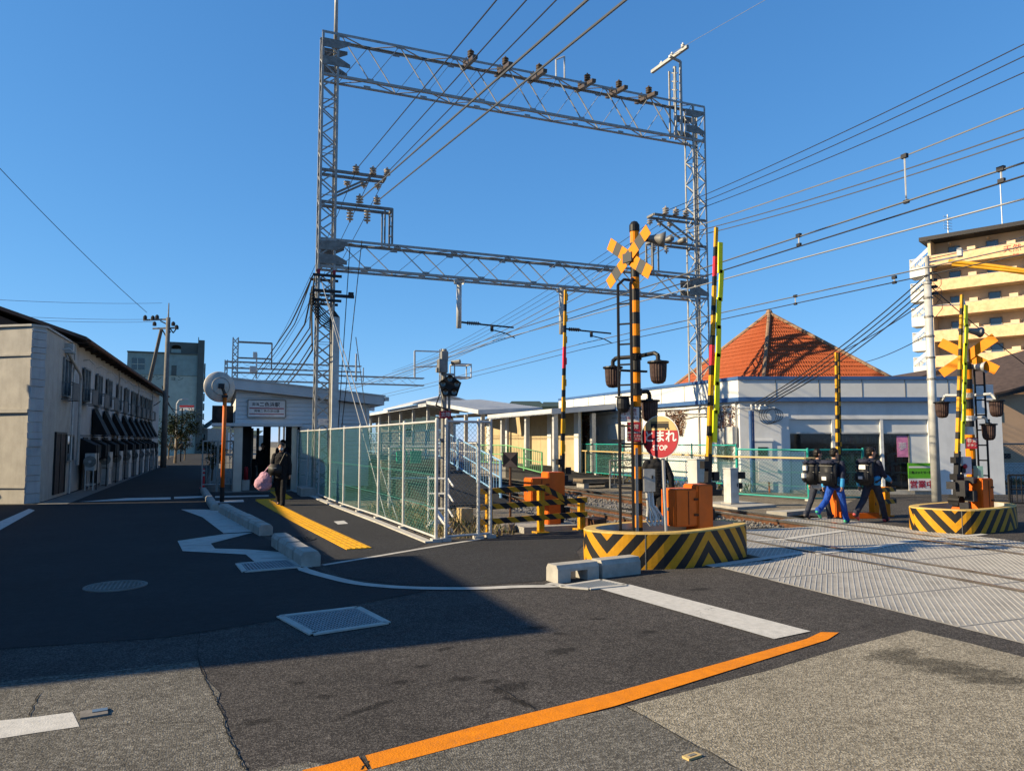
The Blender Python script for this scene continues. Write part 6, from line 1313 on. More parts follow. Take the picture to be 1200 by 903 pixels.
mb = MB(); mb.tube((6.2, 9.43, .05), (6.16, 9.43, 1.6), .03, n=10); put('post', mb, 'sign_beige' if False else 'concrete_pale', t)
# ---- guard rails
def guard(label, posts, rails, col='yellow_paint', w=.11):
    t = thing('guard_rail', label, 'guard rail', (*posts[0][:2], 0))
    for x, y, h in posts:
        mb = MB(); mb.ab((x-w/2, y-w*.3, -.05), (x+w/2, y+w*.7, h)); put('post', mb, col, t); mb = MB(); mb.ab((x-w*.1, y-w*.31, 0), (x+w*.1, y-w*.3-.002, h-.02)); put('post_groove', mb, 'amber_paint', t)
        mb = MB(); mb.ab((x-.13, y-.1, -.02), (x+.13, y+.14, .02)); put('foot', mb, col, t)
    for p, q in rails: mb = MB(); hbar(mb, p, q, .1, .05); put('rail', mb, 'hazard_small', t)
    return t
guard('black and yellow striped guard rail between the fence corner and the near ring', [(4.6, 12.66, .83), (5.68, 12.8, .88), (6.62, 12.98, .62)], [((4.35, 12.6, .80), (5.72, 12.74, .84)), ((5.7, 12.735, .84), (6.2, 12.83, .6)), ((4.35, 12.6, .52), (6.7, 12.92, .57)), ((4.35, 12.6, .26), (6.7, 12.92, .30))])
guard('short yellow guard rail behind the students on the far side', [(13.75, 12.55, .66), (14.25, 12.7, .66)], [((13.7, 12.52, .6), (14.6, 12.75, .6)), ((13.7, 12.52, .33), (14.6, 12.75, .33))], col='amber_paint', w=.15)
mb = MB(); mb.slab([(13.0, 12.6, .0), (13.7, 12.4, .0), (13.75, 12.7, 0), (13.05, 12.95, 0)], (0, 0, .12)); put('base_beam', mb, 'orange_paint', label='low orange base beam beside the yellow guard rail behind the students', cat='base beam')
mb = MB(); mb.prism([(7.3, 10.25), (7.85, 10.05), (7.95, 10.3), (7.4, 10.5)], 0, .14); put('kerb_nose', mb, 'orange_paint', label='small orange kerb nose behind the near striped ring', cat='kerb marker')
mb = MB(); mb.slab([(6.75, 12.7, 0), (7.15, 12.95, 0), (7.1, 13.3, 0), (6.8, 13.2, 0)], (0, 0, .2)); put('kerb_nose', mb, 'rust', label='rusty brown wedge at the end of the striped guard rail', cat='kerb marker')
mb = MB(); mb.ab((5.5, 13.2, -.1), (6.7, 13.95, .06)); put('gate_base', mb, 'concrete', label='concrete base block under the gate behind the guard rail', cat='concrete base')
# ---- square marker board
t = thing('track_marker', 'square black and brown marker board on a thin rusty post behind the guard rail', 'marker board', (5.97, 15.1, 0)); c = Vector((5.97, 15.1, 1.30)); Fm = frame(c, (-.37, -.93, 0)); R3 = Fm.to_3x3(); q = [c+R3@Vector((.165*x, .165*y, 0)) for x, y in ((-1, -1), (1, -1), (1, 1), (-1, 1))]
for i, m_ in enumerate(('mark_brown', 'black', 'mark_brown', 'black')):
    if m_ == 'mark_brown': M('mark_brown', (.13, .1, .09), .6, 0, .2, 8)
    mb = MB(); mb.slab([q[i].lerp(c, .02), q[(i+1) % 4].lerp(c, .02), c], R3@Vector((0, 0, -.012))); put('triangle_panel', mb, m_, t)
mb = MB(); mb.tube((5.98, 15.13, -.12), (5.98, 15.13, 1.3), .03, n=8); put('post', mb, 'rust', t)
t = thing('track_marker', 'thin dark post with small hook standing on the ballast', 'marker post', (9.9, 16.4, 0)); mb = MB(); mb.tube((9.9, 16.4, -.12), (9.9, 16.4, 1.1), .022, n=6); put('post', mb, 'dark_steel', t); mb = MB(); mb.box((9.9, 16.4, 1.1), (.08, .05, .12)); put('cap', mb, 'dark_steel', t)
# ---- chain-link fences
def chain(mb, a, b, z0, z1, sp, r, mi=0):
    a = Vector(a); b = Vector(b); L_ = (b-a).length; d = (b-a)/L_; h = z1-z0; s = sp*1.414; n = int((L_+h)/s)+1
    off = d.cross(Vector((0, 0, 1)))*r*1.2
    for i in range(n):
        u0 = i*s-h; p0 = max(u0, 0); p1 = min(u0+h, L_)
        if p1-p0 < .01: continue
        mb.tube(a+d*p0+Vector((0, 0, z0+p0-u0))+off, a+d*p1+Vector((0, 0, z0+p1-u0))+off, r, n=3, mi=mi, cap=False)
        mb.tube(a+d*p0+Vector((0, 0, z1-p0+u0))-off, a+d*p1+Vector((0, 0, z1-p1+u0))-off, r, n=3, mi=mi, cap=False)
def fence(label, pts, h, wiremat, postmat, sp, r, step=2.0, z=0., pr=.03, mid=True):
    P = [Vector((*p, z)) for p in pts]; t = thing('chain_link_fence', label, 'fence', P[0]); up = Vector((0, 0, 1))
    for i in range(len(P)-1):
        a, b = P[i], P[i+1]; n = max(1, round((b-a).length/step))
        mb = MB(); mb.tube(a+up*h, b+up*h, pr*.75, n=8); put('top_rail', mb, postmat, t); mb = MB(); mb.tube(a+up*.08, b+up*.08, pr*.7, n=8); put('bottom_rail', mb, postmat, t)
        if mid: mb = MB(); mb.tube(a+up*h*.55, b+up*h*.55, .006, n=4); mb.tube(a+up*h*.28, b+up*h*.28, .006, n=4); put('tension_wire', mb, wiremat, t)
        for k in range(n+(i == len(P)-2)): q = a.lerp(b, k/n); mb = MB(); mb.tube(q-up*.05, q+up*(h+.03), pr, n=10); mb.ball(q+up*(h+.03), pr, 8); put('post', mb, postmat, t); mb = MB(); mb.box(q+up*.02, (.16, .16, .08)); put('post_base', mb, 'concrete_pale', t)
        mb = MB(); chain(mb, a, b, .08, h, sp, r); put('mesh', mb, wiremat, t, kind='stuff')
    return t
fence('tall teal chain-link fence with galvanised posts along the station footpath', [(2.62, 26.6), (2.95, 23.4), (3.1, 19.6), (3.33, 16.3), (3.5, 12.28)], 2.04, 'fence_wire', 'galv_pale', .075, .0032, 2.05)
fence('short chain-link return at the fence corner facing the road', [(3.68, 12.305), (4.30, 12.4), (4.54, 12.44)], 2.04, 'galv_old', 'galv_pale', .062, .0028, 1.2)
fence('long teal mesh fence in front of the white shop', [(15.75, 34), (15.7, 27), (15.65, 19.7)], 1.35, 'fence_wire', 'fence_green', .08, .004, 2.2, z=.22, pr=.028)
fence('teal mesh fence beside the sandy verge by the shop door', [(15.6, 19.6), (16.25, 17.2), (18.2, 17.0)], 1.5, 'fence_wire', 'fence_green', .075, .0035, 1.9, z=-.06, pr=.035)
t = thing('pipe_rail', 'yellow pipe rail running along the teal shop fence', 'rail', (15.5, 19.5, 0)); mb = MB(); mb.path([(15.55, 33, 1.28), (15.5, 19.6, 1.2), (16.1, 17.15, 1.2), (16.6, 17.05, 1.2)], .03, 8); put('pipe', mb, 'sign_beige', t)
for y in (21, 24, 27, 30): mb = MB(); mb.tube((15.52, y, .1), (15.52, y, 1.24), .025); put('post', mb, 'sign_beige', t)
fence('grey chain-link fence in front of the white block wall at right', [tuple(PD(1152, 560, 27.5).xy), tuple(PD(1290, 560, 26).xy)], 1.6, 'galv_old', 'galv_old', .075, .004, 2.4, pr=.04)
t = picket('low black railing at the right edge behind the far ring', [(*PD(1182, 560, 19.5).xy, 0), (*PD(1290, 560, 19.0).xy, 0)], .82, 'black', step=.11)
# ---- trackside cabinets
def cab(label, x, y, w, d, h, mat, extra=None, z=-.05, cat='cabinet', name='signal_cabinet'):
    t = thing(name, label, cat, (x, y, 0)); mb = MB(); mb.ab((x-w/2, y-d/2, z+.1), (x+w/2, y+d/2, h)); put('case', mb, mat, t); mb = MB(); mb.ab((x-w/2-.06, y-d/2-.06, z), (x+w/2+.06, y+d/2+.06, z+.099)); put('plinth', mb, 'concrete', t); mb = MB(); mb.ab((x-w/2-.02, y-d/2-.02, h+.001), (x+w/2+.02, y+d/2+.02, h+.03)); put('lid', mb, mat, t)
    mb = MB(); mb.ab((x+w*.3, y-d/2-.02, h*.5), (x+w*.36, y-d/2, h*.6)); put('handle', mb, 'black', t); return t
t = cab('slim grey trackside cabinet on a concrete pad near the teal fence', 13.0, 16.6, .26, .3, .95, 'galv_pale'); mb = MB(); mb.box((13.22, 16.5, .78), (.2, .2, .18)); mb.box((13.2, 16.5, .5), (.1, .12, .16)); put('motor', mb, 'black', t)
cab('wide pale cabinet standing against the shop fence behind the gate arm', 14.6, 20.3, .45, .5, 1.1, 'appliance'); cab('dark slim relay box on a post before the shop wall', 14.3, 22.4, .24, .24, 1.35, 'dark_steel')
mb = MB(); mb.slab([(12.4, 15.6, -.08), (13.9, 15.9, -.08), (13.8, 17.4, -.08), (12.5, 17.3, -.08)], (0, 0, .1)); put('concrete_pad', mb, 'concrete', kind='structure')
t = thing('wooden_step', 'low dark wooden trestle beside the far track', 'trestle', (13.3, 25, 0)); mb = MB(); mb.ab((12.6, 24.6, .18), (14.2, 25.4, .3)); put('top', mb, 'wood_old', t)
for x in (12.8, 14.0): mb = MB(); mb.ab((x-.1, 24.7, -.13), (x+.1, 25.3, .179)); put('leg', mb, 'concrete', t)
# ---- steel pole on the far side with yellow sleeves
pp = Vector((18.83, 15.08, 0)); t = thing('steel_pole', 'tall pale tubular steel pole in front of the shop at right', 'pole', pp); Dp = pp.x*math.sin(YW)+pp.y*math.cos(YW); zz = lambda y: (517-y)/868*Dp*1.0+1.7+.0
zz = lambda y: PD(1100, y, Dp).z
mb = MB(); mb.tube(pp, pp+Vector((0, 0, zz(332))), .125, .10, 16); put('shaft', mb, 'galv_pale', t, smooth=True); mb = MB(); mb.tube(pp+Vector((.02, 0, zz(345))), pp+Vector((.02, 0, zz(300))), .06, n=10); mb.lathe([(.12, zz(333)), (.12, zz(330)), (0, zz(329))], pp, 14); put('top_tube', mb, 'galv', t)
mb = MB()
for y in (350, 372, 395, 420, 445): mb.lathe([(.108, zz(y)), (.128, zz(y)), (.128, zz(y)+.05), (.108, zz(y)+.05)], pp, 16)
put('strap', mb, 'galv_old', t, kind='stuff')
mb = MB()
for k in range(5): mb.box(pp+Vector((.18, -.05, zz(312+k*8))), (.16, .14, .07)); mb.beam(pp+Vector((.0, 0, zz(312+k*8))), pp+Vector((.2, -.05, zz(312+k*8))), .03)
for k in range(3): mb.path([pp+Vector((.1, -.1, zz(318+k*14))), pp+Vector((.3, -.2, zz(326+k*14))), pp+Vector((.3, -.2, zz(334+k*14))), pp+Vector((.12, -.12, zz(344+k*14)))], .009, 5)
put('cable_clamp', mb, 'dark_steel', t, kind='stuff')
mb = MB(); q = PD(1125, 300, Dp); mb.beam(pp+Vector((.1, 0, zz(307))), q, .05); mb.box(q+Vector((0, 0, .1)), (.26, .12, .22), rz=.5); put('lamp_unit', mb, 'galv_pale', t)
mb = MB(); q = PD(1128, 357, Dp); mb.beam(pp+Vector((.1, 0, zz(358))), q, .03); mb.box(q, (.28, .08, .28), rot=Euler((0, R(45), .4)).to_matrix()); put('side_plate', mb, 'galv_pale', t)
for k, (a, b) in enumerate([((1112, 306), (1215, 319)), ((1116, 310), (1215, 322))]):
    pa = PD(a[0], a[1], Dp); pb = PD(b[0], b[1], Dp-1.5); mb = MB(); mb.path([pa.lerp(pb, i/6)-Vector((0, 0, .12*math.sin(i/6*math.pi)))*(-.2) for i in range(7)], .05, 8); put('cable_sleeve', mb, 'yellow_paint', label='%s yellow protective cable sleeve leading right from the steel pole' % ('upper' if k == 0 else 'lower'), cat='cable sleeve', group='yellow cable sleeves')
for k in range(4):
    a = pp+Vector((-.05, -.05, zz(322+k*7))); b = S(spx(884), .25, 2.95)+e*(-.2+k*.16); wire([a, b], .018, 'black', ('topmost', 'second', 'third', 'lowest')[k]+' of four black cables from the steel pole to the shop corner', 'service cables to the shop corner', .25)
a = pp+Vector((-.05, 0, zz(352))); wire([a, tuple(PD(985, 412, 32))], .016, 'black', 'lower black cable leaving the steel pole toward the tile roof', 'lower pole cable', .1)
a = pp+Vector((-.05, 0, zz(392))); wire([a, tuple(PD(1010, 425, 33))], .014, 'black', 'lowest black cable leaving the steel pole toward the tile roof', 'lowest pole cable', .1)
wire([pp+Vector((.1, 0, zz(335))), tuple(PD(1240, 455, 24))], .014, 'wire', 'thin wire crossing the apartment block down to the right edge', 'wire before the apartment block', .1)
wire([pp+Vector((.1, 0, zz(303))), tuple(PD(1250, 262, 40))], .014, 'wire', 'thin wire rising from the steel pole top across the apartment block', 'upper wire before the apartment block', .1)
# ---- left street: utility poles, lamp, sign
up_ = Vector((-3.15, 53., 0)); t = thing('utility_pole', 'concrete utility pole with crossarms at the end of the row house', 'utility pole', up_); Du = up_.x*math.sin(YW)+up_.y*math.cos(YW); uz = lambda y: PD(192, y, Du).z
mb = MB(); mb.tube(up_, up_+Vector((0, 0, uz(372))), .19, .13, 12); put('shaft', mb, 'concrete_dark', t, smooth=True); mb = MB(); mb.tube(up_+Vector((0, 0, uz(372))), up_+Vector((0, 0, uz(355))), .05, .03, 8); put('tip', mb, 'galv_old', t)
for y, l, r_ in ((374, 24, 6), (384, 13, 15)): a = PD(192-l, y+1, Du); b = PD(192+r_, y, Du); mb = MB(); mb.beam(a, b, .09, .1); put('crossarm', mb, 'galv_old', t)
for px, y in ((170, 374.5), (179, 375), (184, 374), (181, 382), (203, 382), (207, 386)): q = PD(px, y, Du); mb = MB(); mb.lathe([(0, 0), (.12, .02), (.12, .2), (.05, .3), (0, .3)], q, 8); put('insulator', mb, 'black', t)
mb = MB(); mb.path([PD(188, 376, Du), PD(196, 380, Du), PD(203, 390, Du), PD(206, 386, Du)], .04, 5); mb.path([PD(189, 384, Du), PD(195, 395, Du), PD(200, 388, Du)], .04, 5); put('jumper', mb, 'black', t)
mb = MB(); mb.tube(PD(172, 460, Du+2), PD(189, 386, Du), .13, .11, 10); put('brace', mb, 'concrete_dark', t)
for k, (a, b) in enumerate([((190, 452), (212, 487)), ((190, 460), (212, 478)), ((188, 470), (150, 470))]): wire([PD(*a, Du), PD(*b, Du+6)], .03, 'black', ('longest', 'shorter', 'leftward')[k]+' drooping black cable beside the left utility pole', 'drooping cables at the left utility pole', .5)
lp_ = PD(205, 543, 60); lp_.z = 0; t = thing('street_lamp', 'slim pale street lamp in front of the green apartment block', 'street lamp', lp_); z = PD(205, 469, 60).z; mb = MB(); mb.path([lp_, lp_+Vector((0, 0, z-.3)), lp_+Vector((.15, 0, z)), lp_+Vector((.5, 0, z+.1))], .06, 8); put('post', mb, 'galv_pale', t); mb = MB(); mb.box(lp_+Vector((.6, 0, z+.12)), (.45, .2, .12)); put('lamp', mb, 'galv_pale', t)
q = PD(219, 478, 62); t = thing('sign_board', 'white sign board with red band high beside the green apartment block', 'sign', (q.x, q.y, 0)); mb = MB(); mb.beam((q.x-.35, q.y, 0), (q.x-.35, q.y, q.z), .1); put('post', mb, 'dark_steel', t); mb = MB(); mb.box(q, (1.2, .08, .42), rz=-.38); put('board', mb, 'sign_white', t); mb = MB(); mb.box(q+Vector((0, -.02, .16)), (1.2, .1, .14), rz=-.38); put('red_band', mb, 'red_paint', t)
# ---- convex mirror and bollard
mp_ = Vector((.19, 22.4, 0)); Dm = mp_.x*math.sin(YW)+mp_.y*math.cos(YW); t = thing('traffic_mirror', 'round convex traffic mirror on an orange pole seen from behind', 'traffic mirror', mp_); mc = PD(257.5, 453, Dm); mz = PD(261, 461, Dm).z
mb = MB(); mb.tube(mp_+Vector((0, 0, .42)), mp_+Vector((0, 0, mz)), .055, n=12); put('pole', mb, 'orange_paint', t, smooth=True); mb = MB(); mb.tube(mp_, mp_+Vector((0, 0, .42)), .06, n=12); put('pole_foot', mb, 'black', t)
ax = Vector((.32, -.94, .1)).normalized(); mb = MB(); mb.lathe([(0, .13), (.1, .125), (.25, .09), (.36, .03), (.425, 0), (.44, -.02), (.42, -.05), (.38, -.06)], mc, 36, axis=ax); put('shell', mb, 'mirror_back', t, smooth=True)
mb = MB(); mb.lathe([(0, -.02), (.2, -.035), (.4, -.06)], mc, 36, axis=ax); put('mirror', mb, 'glass_grey', t, smooth=True)
mb = MB(); mb.lathe([(.24, .095), (.245, .105), (.26, .09)], mc, 30, axis=ax); put('shell_ring', mb, 'galv', t); mb = MB(); a = mc+ax*.14; mb.box(a, (.16, .12, .13)); mb.beam(a, mp_+Vector((0, 0, mz-.05)), .07); mb.box(mp_+Vector((0, 0, mz-.08)), (.15, .15, .06)); put('bracket', mb, 'dark_steel', t)
bp_ = Vector((*G(238, 572), 0)); t = thing('bollard', 'red flexible bollard with white bands at the end of the kerb', 'bollard', bp_); mb = MB(); mb.lathe([(.12, 0), (.12, .03), (.055, .05), (.05, .68), (.03, .72), (0, .72)], bp_, 12); put('post', mb, 'red_band', t, smooth=True)
for z in (.45, .6): mb = MB(); mb.lathe([(.053, z), (.053, z+.07)], bp_, 12); put('white_band', mb, 'sign_white', t)
# ================================================================== PEOPLE
def remesh(mb, name, mat, parent, voxel, Mx, smooth=2):
    me = mb.mesh('tmp', mat); me.transform(Mx); o = bpy.data.objects.new('tmp_form', me); COL.objects.link(o)
    r = o.modifiers.new('r', 'REMESH'); r.mode = 'VOXEL'; r.voxel_size = voxel; r.use_smooth_shade = True
    s = o.modifiers.new('s', 'SMOOTH'); s.iterations = smooth; s.factor = .5
    m2 = bpy.data.meshes.new_from_object(o.evaluated_get(bpy.context.evaluated_depsgraph_get())); bpy.data.objects.remove(o); bpy.data.meshes.remove(me)
    m2.name = name; m2.materials.clear(); m2.materials.append(MATS[mat])
    return put(name, m2, None, parent, local=True)
def person(label, loc, bearing, h, legs, arms, jacket, trousers, shoe, hem=None, lean=0., turn=0., mask=False, cap=False, coat=False, bulk=1., sleeves=None, group=None):
    """local frame: faces +Y. legs/arms: (left, right) with (swing, bend) in degrees"""
    k = h/1.7; t = thing('person', label, 'person', loc, group, rz=-R(bearing)); Mx = Matrix.Scale(k, 4)
    up = Vector((0, 0, 1)); hip = .90; sh_ = 1.40; ln = R(lean)
    def body(z, y=0., x=0.): return Vector((x, y+(z-hip)*math.tan(ln), z))
    B, J, T_, HD = MB(), MB(), MB(), MB(); feet = []; hands = []; low = 9
    chain_ = []
    for i, sx in ((0, -1), (1, 1)):
        a, b = R(legs[i][0]), R(legs[i][1]); H_ = Vector((sx*.088, 0, hip)); K = H_+Vector((sx*.008, math.sin(a), -math.cos(a)))*.42; A_ = K+Vector((0, math.sin(a-b), -math.cos(a-b)))*.41; chain_.append((H_, K, A_, a-b)); low = min(low, A_.z-.075)
    dz = -low
    for (H_, K, A_, an) in chain_:
        for v in (H_, K, A_): v.z += dz
    hip += dz; sh_ += dz
    for i, (H_, K, A_, an) in enumerate(chain_):
        B.cap(H_, K, .072, .05); B.cap(K, A_, .048, .034); B.cap(A_, A_+Vector((0, .1, -.05)), .034, .028)
        T_.cap(H_, K, .098*bulk, .074*bulk); T_.cap(K, A_+Vector((0, 0, -.01)), .072*bulk, .062*bulk); T_.cap(A_+Vector((0, 0, .03)), A_+Vector((0, .01, -.02)), .066*bulk)
        fd_ = Vector((0, math.cos(an*.8), math.sin(an*.8))); F_ = MB(); p = A_+Vector((0, 0, -.035)); F_.ball(p-fd_*.03, (.045, .06, .042), 10); F_.cap(p+fd_*.03, p+fd_*.13+Vector((0, 0, -.012)), .04, .032); feet.append(F_)
    def bd(z, y=0., x=0.): return Vector((x, y+(z-hip)*math.tan(ln), z))
    for z, rx, ry in ((hip-.02, .15, .1), (hip+.08, .145, .095), (hip+.2, .14, .095), (hip+.32, .155, .105), (hip+.42, .16, .1)): B.ball(bd(z), (rx, ry, .1), 14)
    T_.ball(bd(hip+.0), (.168*bulk, .125*bulk, .12), 14)
    bot = hip-(.12 if coat else .02)
    z = bot
    while z <= sh_-.03:
        f = (z-bot)/(sh_-bot); J.ball(bd(z), ((.185-.012*f)*bulk, (.135-.01*f)*bulk, .085), 16); z += .055
    J.ball(bd(sh_-.02), (.175, .1, .07), 14); J.ball(bd(sh_+.04), (.085, .085, .06), 12)
    for i, sx in ((0, -1), (1, 1)):
        a, b = R(arms[i][0]), R(arms[i][1]); out = R(arms[i][2]) if len(arms[i]) > 2 else R(8)
        S_ = bd(sh_-.02, 0, sx*.175); E_ = S_+Vector((sx*math.sin(out), math.sin(a)*math.cos(out), -math.cos(a)*math.cos(out)))*.28; W_ = E_+Vector((sx*math.sin(out)*.3, math.sin(a+b), -math.cos(a+b)))*.25
        d = (W_-E_).normalized(); B.cap(S_, E_, .046, .037); B.cap(E_, W_, .036, .025); J.cap(S_, E_, .07*bulk, .058*bulk); J.cap(E_, W_-d*.02, .056*bulk, .046*bulk)
        side = Vector((sx, 0, 0)); fw_ = d.cross(side).normalized()*(-sx); pc = W_+d*.045
        B.cap(W_, pc, .025, .026); B.cap(pc-fw_*.02, pc+fw_*.022, .018)
        for q in range(4):
            r0 = W_+d*.08+fw_*(-.027+q*.018); L_ = (.032, .037, .035, .028)[q]; m_ = r0+(d*.9-side*.35).normalized()*L_; B.cap(r0-d*.02, r0, .0095); B.cap(r0, m_, .0092, .0085); B.cap(m_, m_+(d*.6-side*.8).normalized()*L_*.75, .0085, .0075)
        th0 = W_+d*.03+fw_*.028; B.cap(th0, th0+(fw_*.7+d*.7-side*.2).normalized()*.035, .011, .0095); B.cap(th0+(fw_*.7+d*.7-side*.2).normalized()*.035, th0+(fw_*.3+d*.95-side*.4).normalized()*.06, .0095, .008)
        hands.append(pc+d*.05)
    # neck and head with a face
    nk = bd(sh_+.06); hc_ = bd(sh_+.205, .012); Q = Matrix.Rotation(R(turn), 3, 'Z'); B.cap(bd(sh_), hc_-Vector((0, 0, .09)), .055, .05)
    hp = lambda x, y, z: hc_+Q@Vector((x, y, z))
    B.ball(hc_+Vector((0, 0, .02)), (.077, .095, .098), 16, rot=Q); B.ball(hp(0, .022, -.05), (.058, .068, .068), 14, rot=Q); B.cap(hp(0, .092, .012), hp(0, .106, -.018), .011, .015)
    for sx in (-1, 1): B.ball(hp(sx*.078, -.005, -.005), (.012, .022, .034), 10, rot=Q)
    remesh(B, 'body', 'skin', t, .0085*k, Mx)
    E_ = MB()
    for sx in (-1, 1): E_.ball(hp(sx*.032, .088, .012), (.013, .008, .007), 8, rot=Q)
    m = E_.mesh('eyes', 'black'); m.transform(Mx); put('eyes', m, None, t, local=True)
    if not mask: E_ = MB(); E_.ball(hp(0, .088, -.06), (.024, .006, .006), 8, rot=Q); m = E_.mesh('mouth', 'red_shoe'); m.transform(Mx); put('mouth', m, None, t, local=True)
    HR = MB(); HR.ball(hp(0, -.014, .045), (.09, .1, .088), 16, rot=Q); HR.ball(hp(0, -.045, -.0), (.082, .07, .085), 14, rot=Q)
    rr2 = random.Random(hash(label) % 1000 if False else len(label))
    for q in range(60):
        a = rr2.uniform(0, 6.28); p = rr2.uniform(-.1, 1.3); v = Vector((.09*math.cos(a)*math.cos(p), -.014+.1*math.sin(a)*math.cos(p), .045+.088*math.sin(p)))
        if v.y > .07 and v.z < .06: continue
        HR.ball(hp(*v), .012, 6)
    remesh(HR, 'hair', 'hair', t, .009*k, Mx, 1)
    if mask: Mk = MB(); Mk.ball(hp(0, .035, -.045), (.064, .072, .052), 14, rot=Q); remesh(Mk, 'face_mask', 'white_cloth', t, .009*k, Mx)
    if hem: Hm = MB(); [Hm.ball(bd(hip+zz_), (.19*bulk, .142*bulk, .05), 14) for zz_ in (-.1, -.06, -.02)]; remesh(Hm, 'shirt_hem', hem, t, .012*k, Mx)
    remesh(J, 'coat' if coat else 'jacket', jacket, t, .0125*k, Mx, 3); remesh(T_, 'trousers', trousers, t, .0125*k, Mx, 3)
    if sleeves:
        for i, sx in ((0, -1), (1, 1)):
            a, b = R(arms[i][0]), R(arms[i][1]); out = R(arms[i][2]) if len(arms[i]) > 2 else R(8); S_ = bd(sh_-.02, 0, sx*.175); E2 = S_+Vector((sx*math.sin(out), math.sin(a)*math.cos(out), -math.cos(a)*math.cos(out)))*.28; W2 = E2+Vector((sx*math.sin(out)*.3, math.sin(a+b), -math.cos(a+b)))*.25
            sl = MB(); sl.cap(E2.lerp(W2, .45), W2, .06, .051); remesh(sl, 'sleeve', sleeves, t, .012*k, Mx)
        sd_ = MB(); [sd_.ball(bd(hip+zz_, .0, sx*.13), (.072*bulk, .12*bulk, .06), 12) for zz_ in (.02, .08, .14) for sx in (-1, 1)]; remesh(sd_, 'side_panel', sleeves, t, .012*k, Mx)
    for F_ in feet: remesh(F_, 'shoe', shoe, t, .01*k, Mx)
    t['_k'] = k; del t['_k']
    return t, [Mx@v for v in hands], Mx@bd(hip+.24), Mx@bd(sh_)
def rbox(name, c, d, mat, parent, bev=.03, Q=None, seg=2):
    b = bmesh.new(); bmesh.ops.create_cube(b, size=1); bmesh.ops.scale(b, vec=d, verts=b.verts); bmesh.ops.bevel(b, geom=b.edges, offset=bev, segments=seg, affect='EDGES')
    m = bpy.data.meshes.new(name); b.to_mesh(m); b.free()
    if Q is not None: m.transform(Q.to_4x4())
    m.transform(Matrix.Translation(c)); m.materials.append(MATS[mat]); m.polygons.foreach_set('use_smooth', [True]*len(m.polygons)); return put(name, m, None, parent, local=True)
def backpack(label, owner, c, h=.5, tags=((0, .02, .13, .07),), tag_mat='sign_white'):
    t = thing('backpack', label, 'backpack', owner.location, 'students\' backpacks', rz=owner.rotation_euler.z); c = c+Vector((0, -.235, .02))
    rbox('main_body', c, (.34, .2, h), 'bag_black', t, .06, seg=3); rbox('front_pocket', c+Vector((0, -.12, -h*.18)), (.29, .09, h*.46), 'bag_black', t, .035); rbox('top_flap', c+Vector((0, -.03, h*.42)), (.31, .2, h*.22), 'navy', t, .04)
    for (x, z, w, hh) in tags: mb = MB(); mb.box(c+Vector((x, -.17 if z < 0 else -.125, z)), (w, .012, hh)); put('name_label', mb, tag_mat, t, local=True)
    for sx in (-1, 1): mb = MB(); q = c+Vector((sx*.12, .1, h*.3)); mb.path([q, q+Vector((0, .1, .1)), q+Vector((0, .24, .04)), q+Vector((sx*.03, .28, -.12)), q+Vector((sx*.06, .16, -.3)), q+Vector((sx*.04, .02, -.36))], .022, 6); put('strap', mb, 'bag_black', t, local=True)
    mb = MB(); mb.path([c+Vector((-.04, 0, h*.5)), c+Vector((-.03, 0, h*.58)), c+Vector((.03, 0, h*.58)), c+Vector((.04, 0, h*.5))], .012, 6); put('handle', mb, 'bag_black', t, local=True)
    for z in (-.04, .1): mb = MB(); mb.box(c+Vector((0, -.103, z+.06)), (.3, .01, .008)); put('zip', mb, 'galv_old', t, local=True)
    return t
w, hd, _, _ = person('person in a black coat and white mask walking from the station with a pink bag', (1.62, 20.7, 0), 196, 1.64, ((14, 6), (-10, 10)), ((-2, 12, 12), (4, 10, 12)), 'black_cloth', 'black_cloth', 'black', coat=True, bulk=1.1, mask=True)
bt = thing('tote_bag', 'large pink patterned bag slung at the side of the person in black', 'bag', w.location, rz=w.rotation_euler.z)
mb = MB(); c = Vector((.42, .05, .66)); 
for dx, dy, dz_, r in ((0, 0, 0, .2), (.07, 0, -.06, .19), (-.05, .02, .06, .17), (.0, .0, .12, .14), (.12, -.02, -.1, .15), (-.02, -.02, -.1, .19), (.04, 0, -.13, .17)): mb.ball(c+Vector((dx, dy, dz_)), (r, r*.62, r*.9), 12)
remesh(mb, 'bag_body', 'pink', bt, .018, Matrix.Identity(4), 3); mb = MB(); mb.path([c+Vector((-.1, 0, .16)), Vector((.2, .05, 1.16)), c+Vector((.02, .0, .2))], .018, 6); put('strap', mb, 'pink', bt, local=True)
mb = MB(); mb.ball((0, 0, 0), .01, 4)
sb = thing('shoulder_bag', 'black shoulder bag hanging in front of the person in the black coat', 'bag', w.location, rz=w.rotation_euler.z); rbox('bag_body', Vector((.12, .19, .95)), (.34, .13, .3), 'bag_black', sb, .05); mb = MB(); mb.path([(.0, .19, 1.1), (-.12, .15, 1.38), (-.1, -.1, 1.4)], .014, 6); put('strap', mb, 'bag_black', sb, local=True); mb = MB(); mb.box((.12, .256, 1.0), (.1, .006, .02)); put('clasp', mb, 'galv', sb, local=True)
s, hd, bk_, _ = person('student with white shirt hem, farthest left of the three walking over the crossing', (12.42, 12.85, 0), 80, 1.54, ((-22, 10), (24, 8)), ((-10, 14), (14, 20)), 'navy', 'navy_cloth', 'grey_shoe', hem='white_cloth', turn=-25, group='students crossing'); backpack('black backpack with two tall white labels, on the leftmost student', s, bk_, .52, ((-.06, .1, .12, .1), (-.06, -.06, .12, .1)))
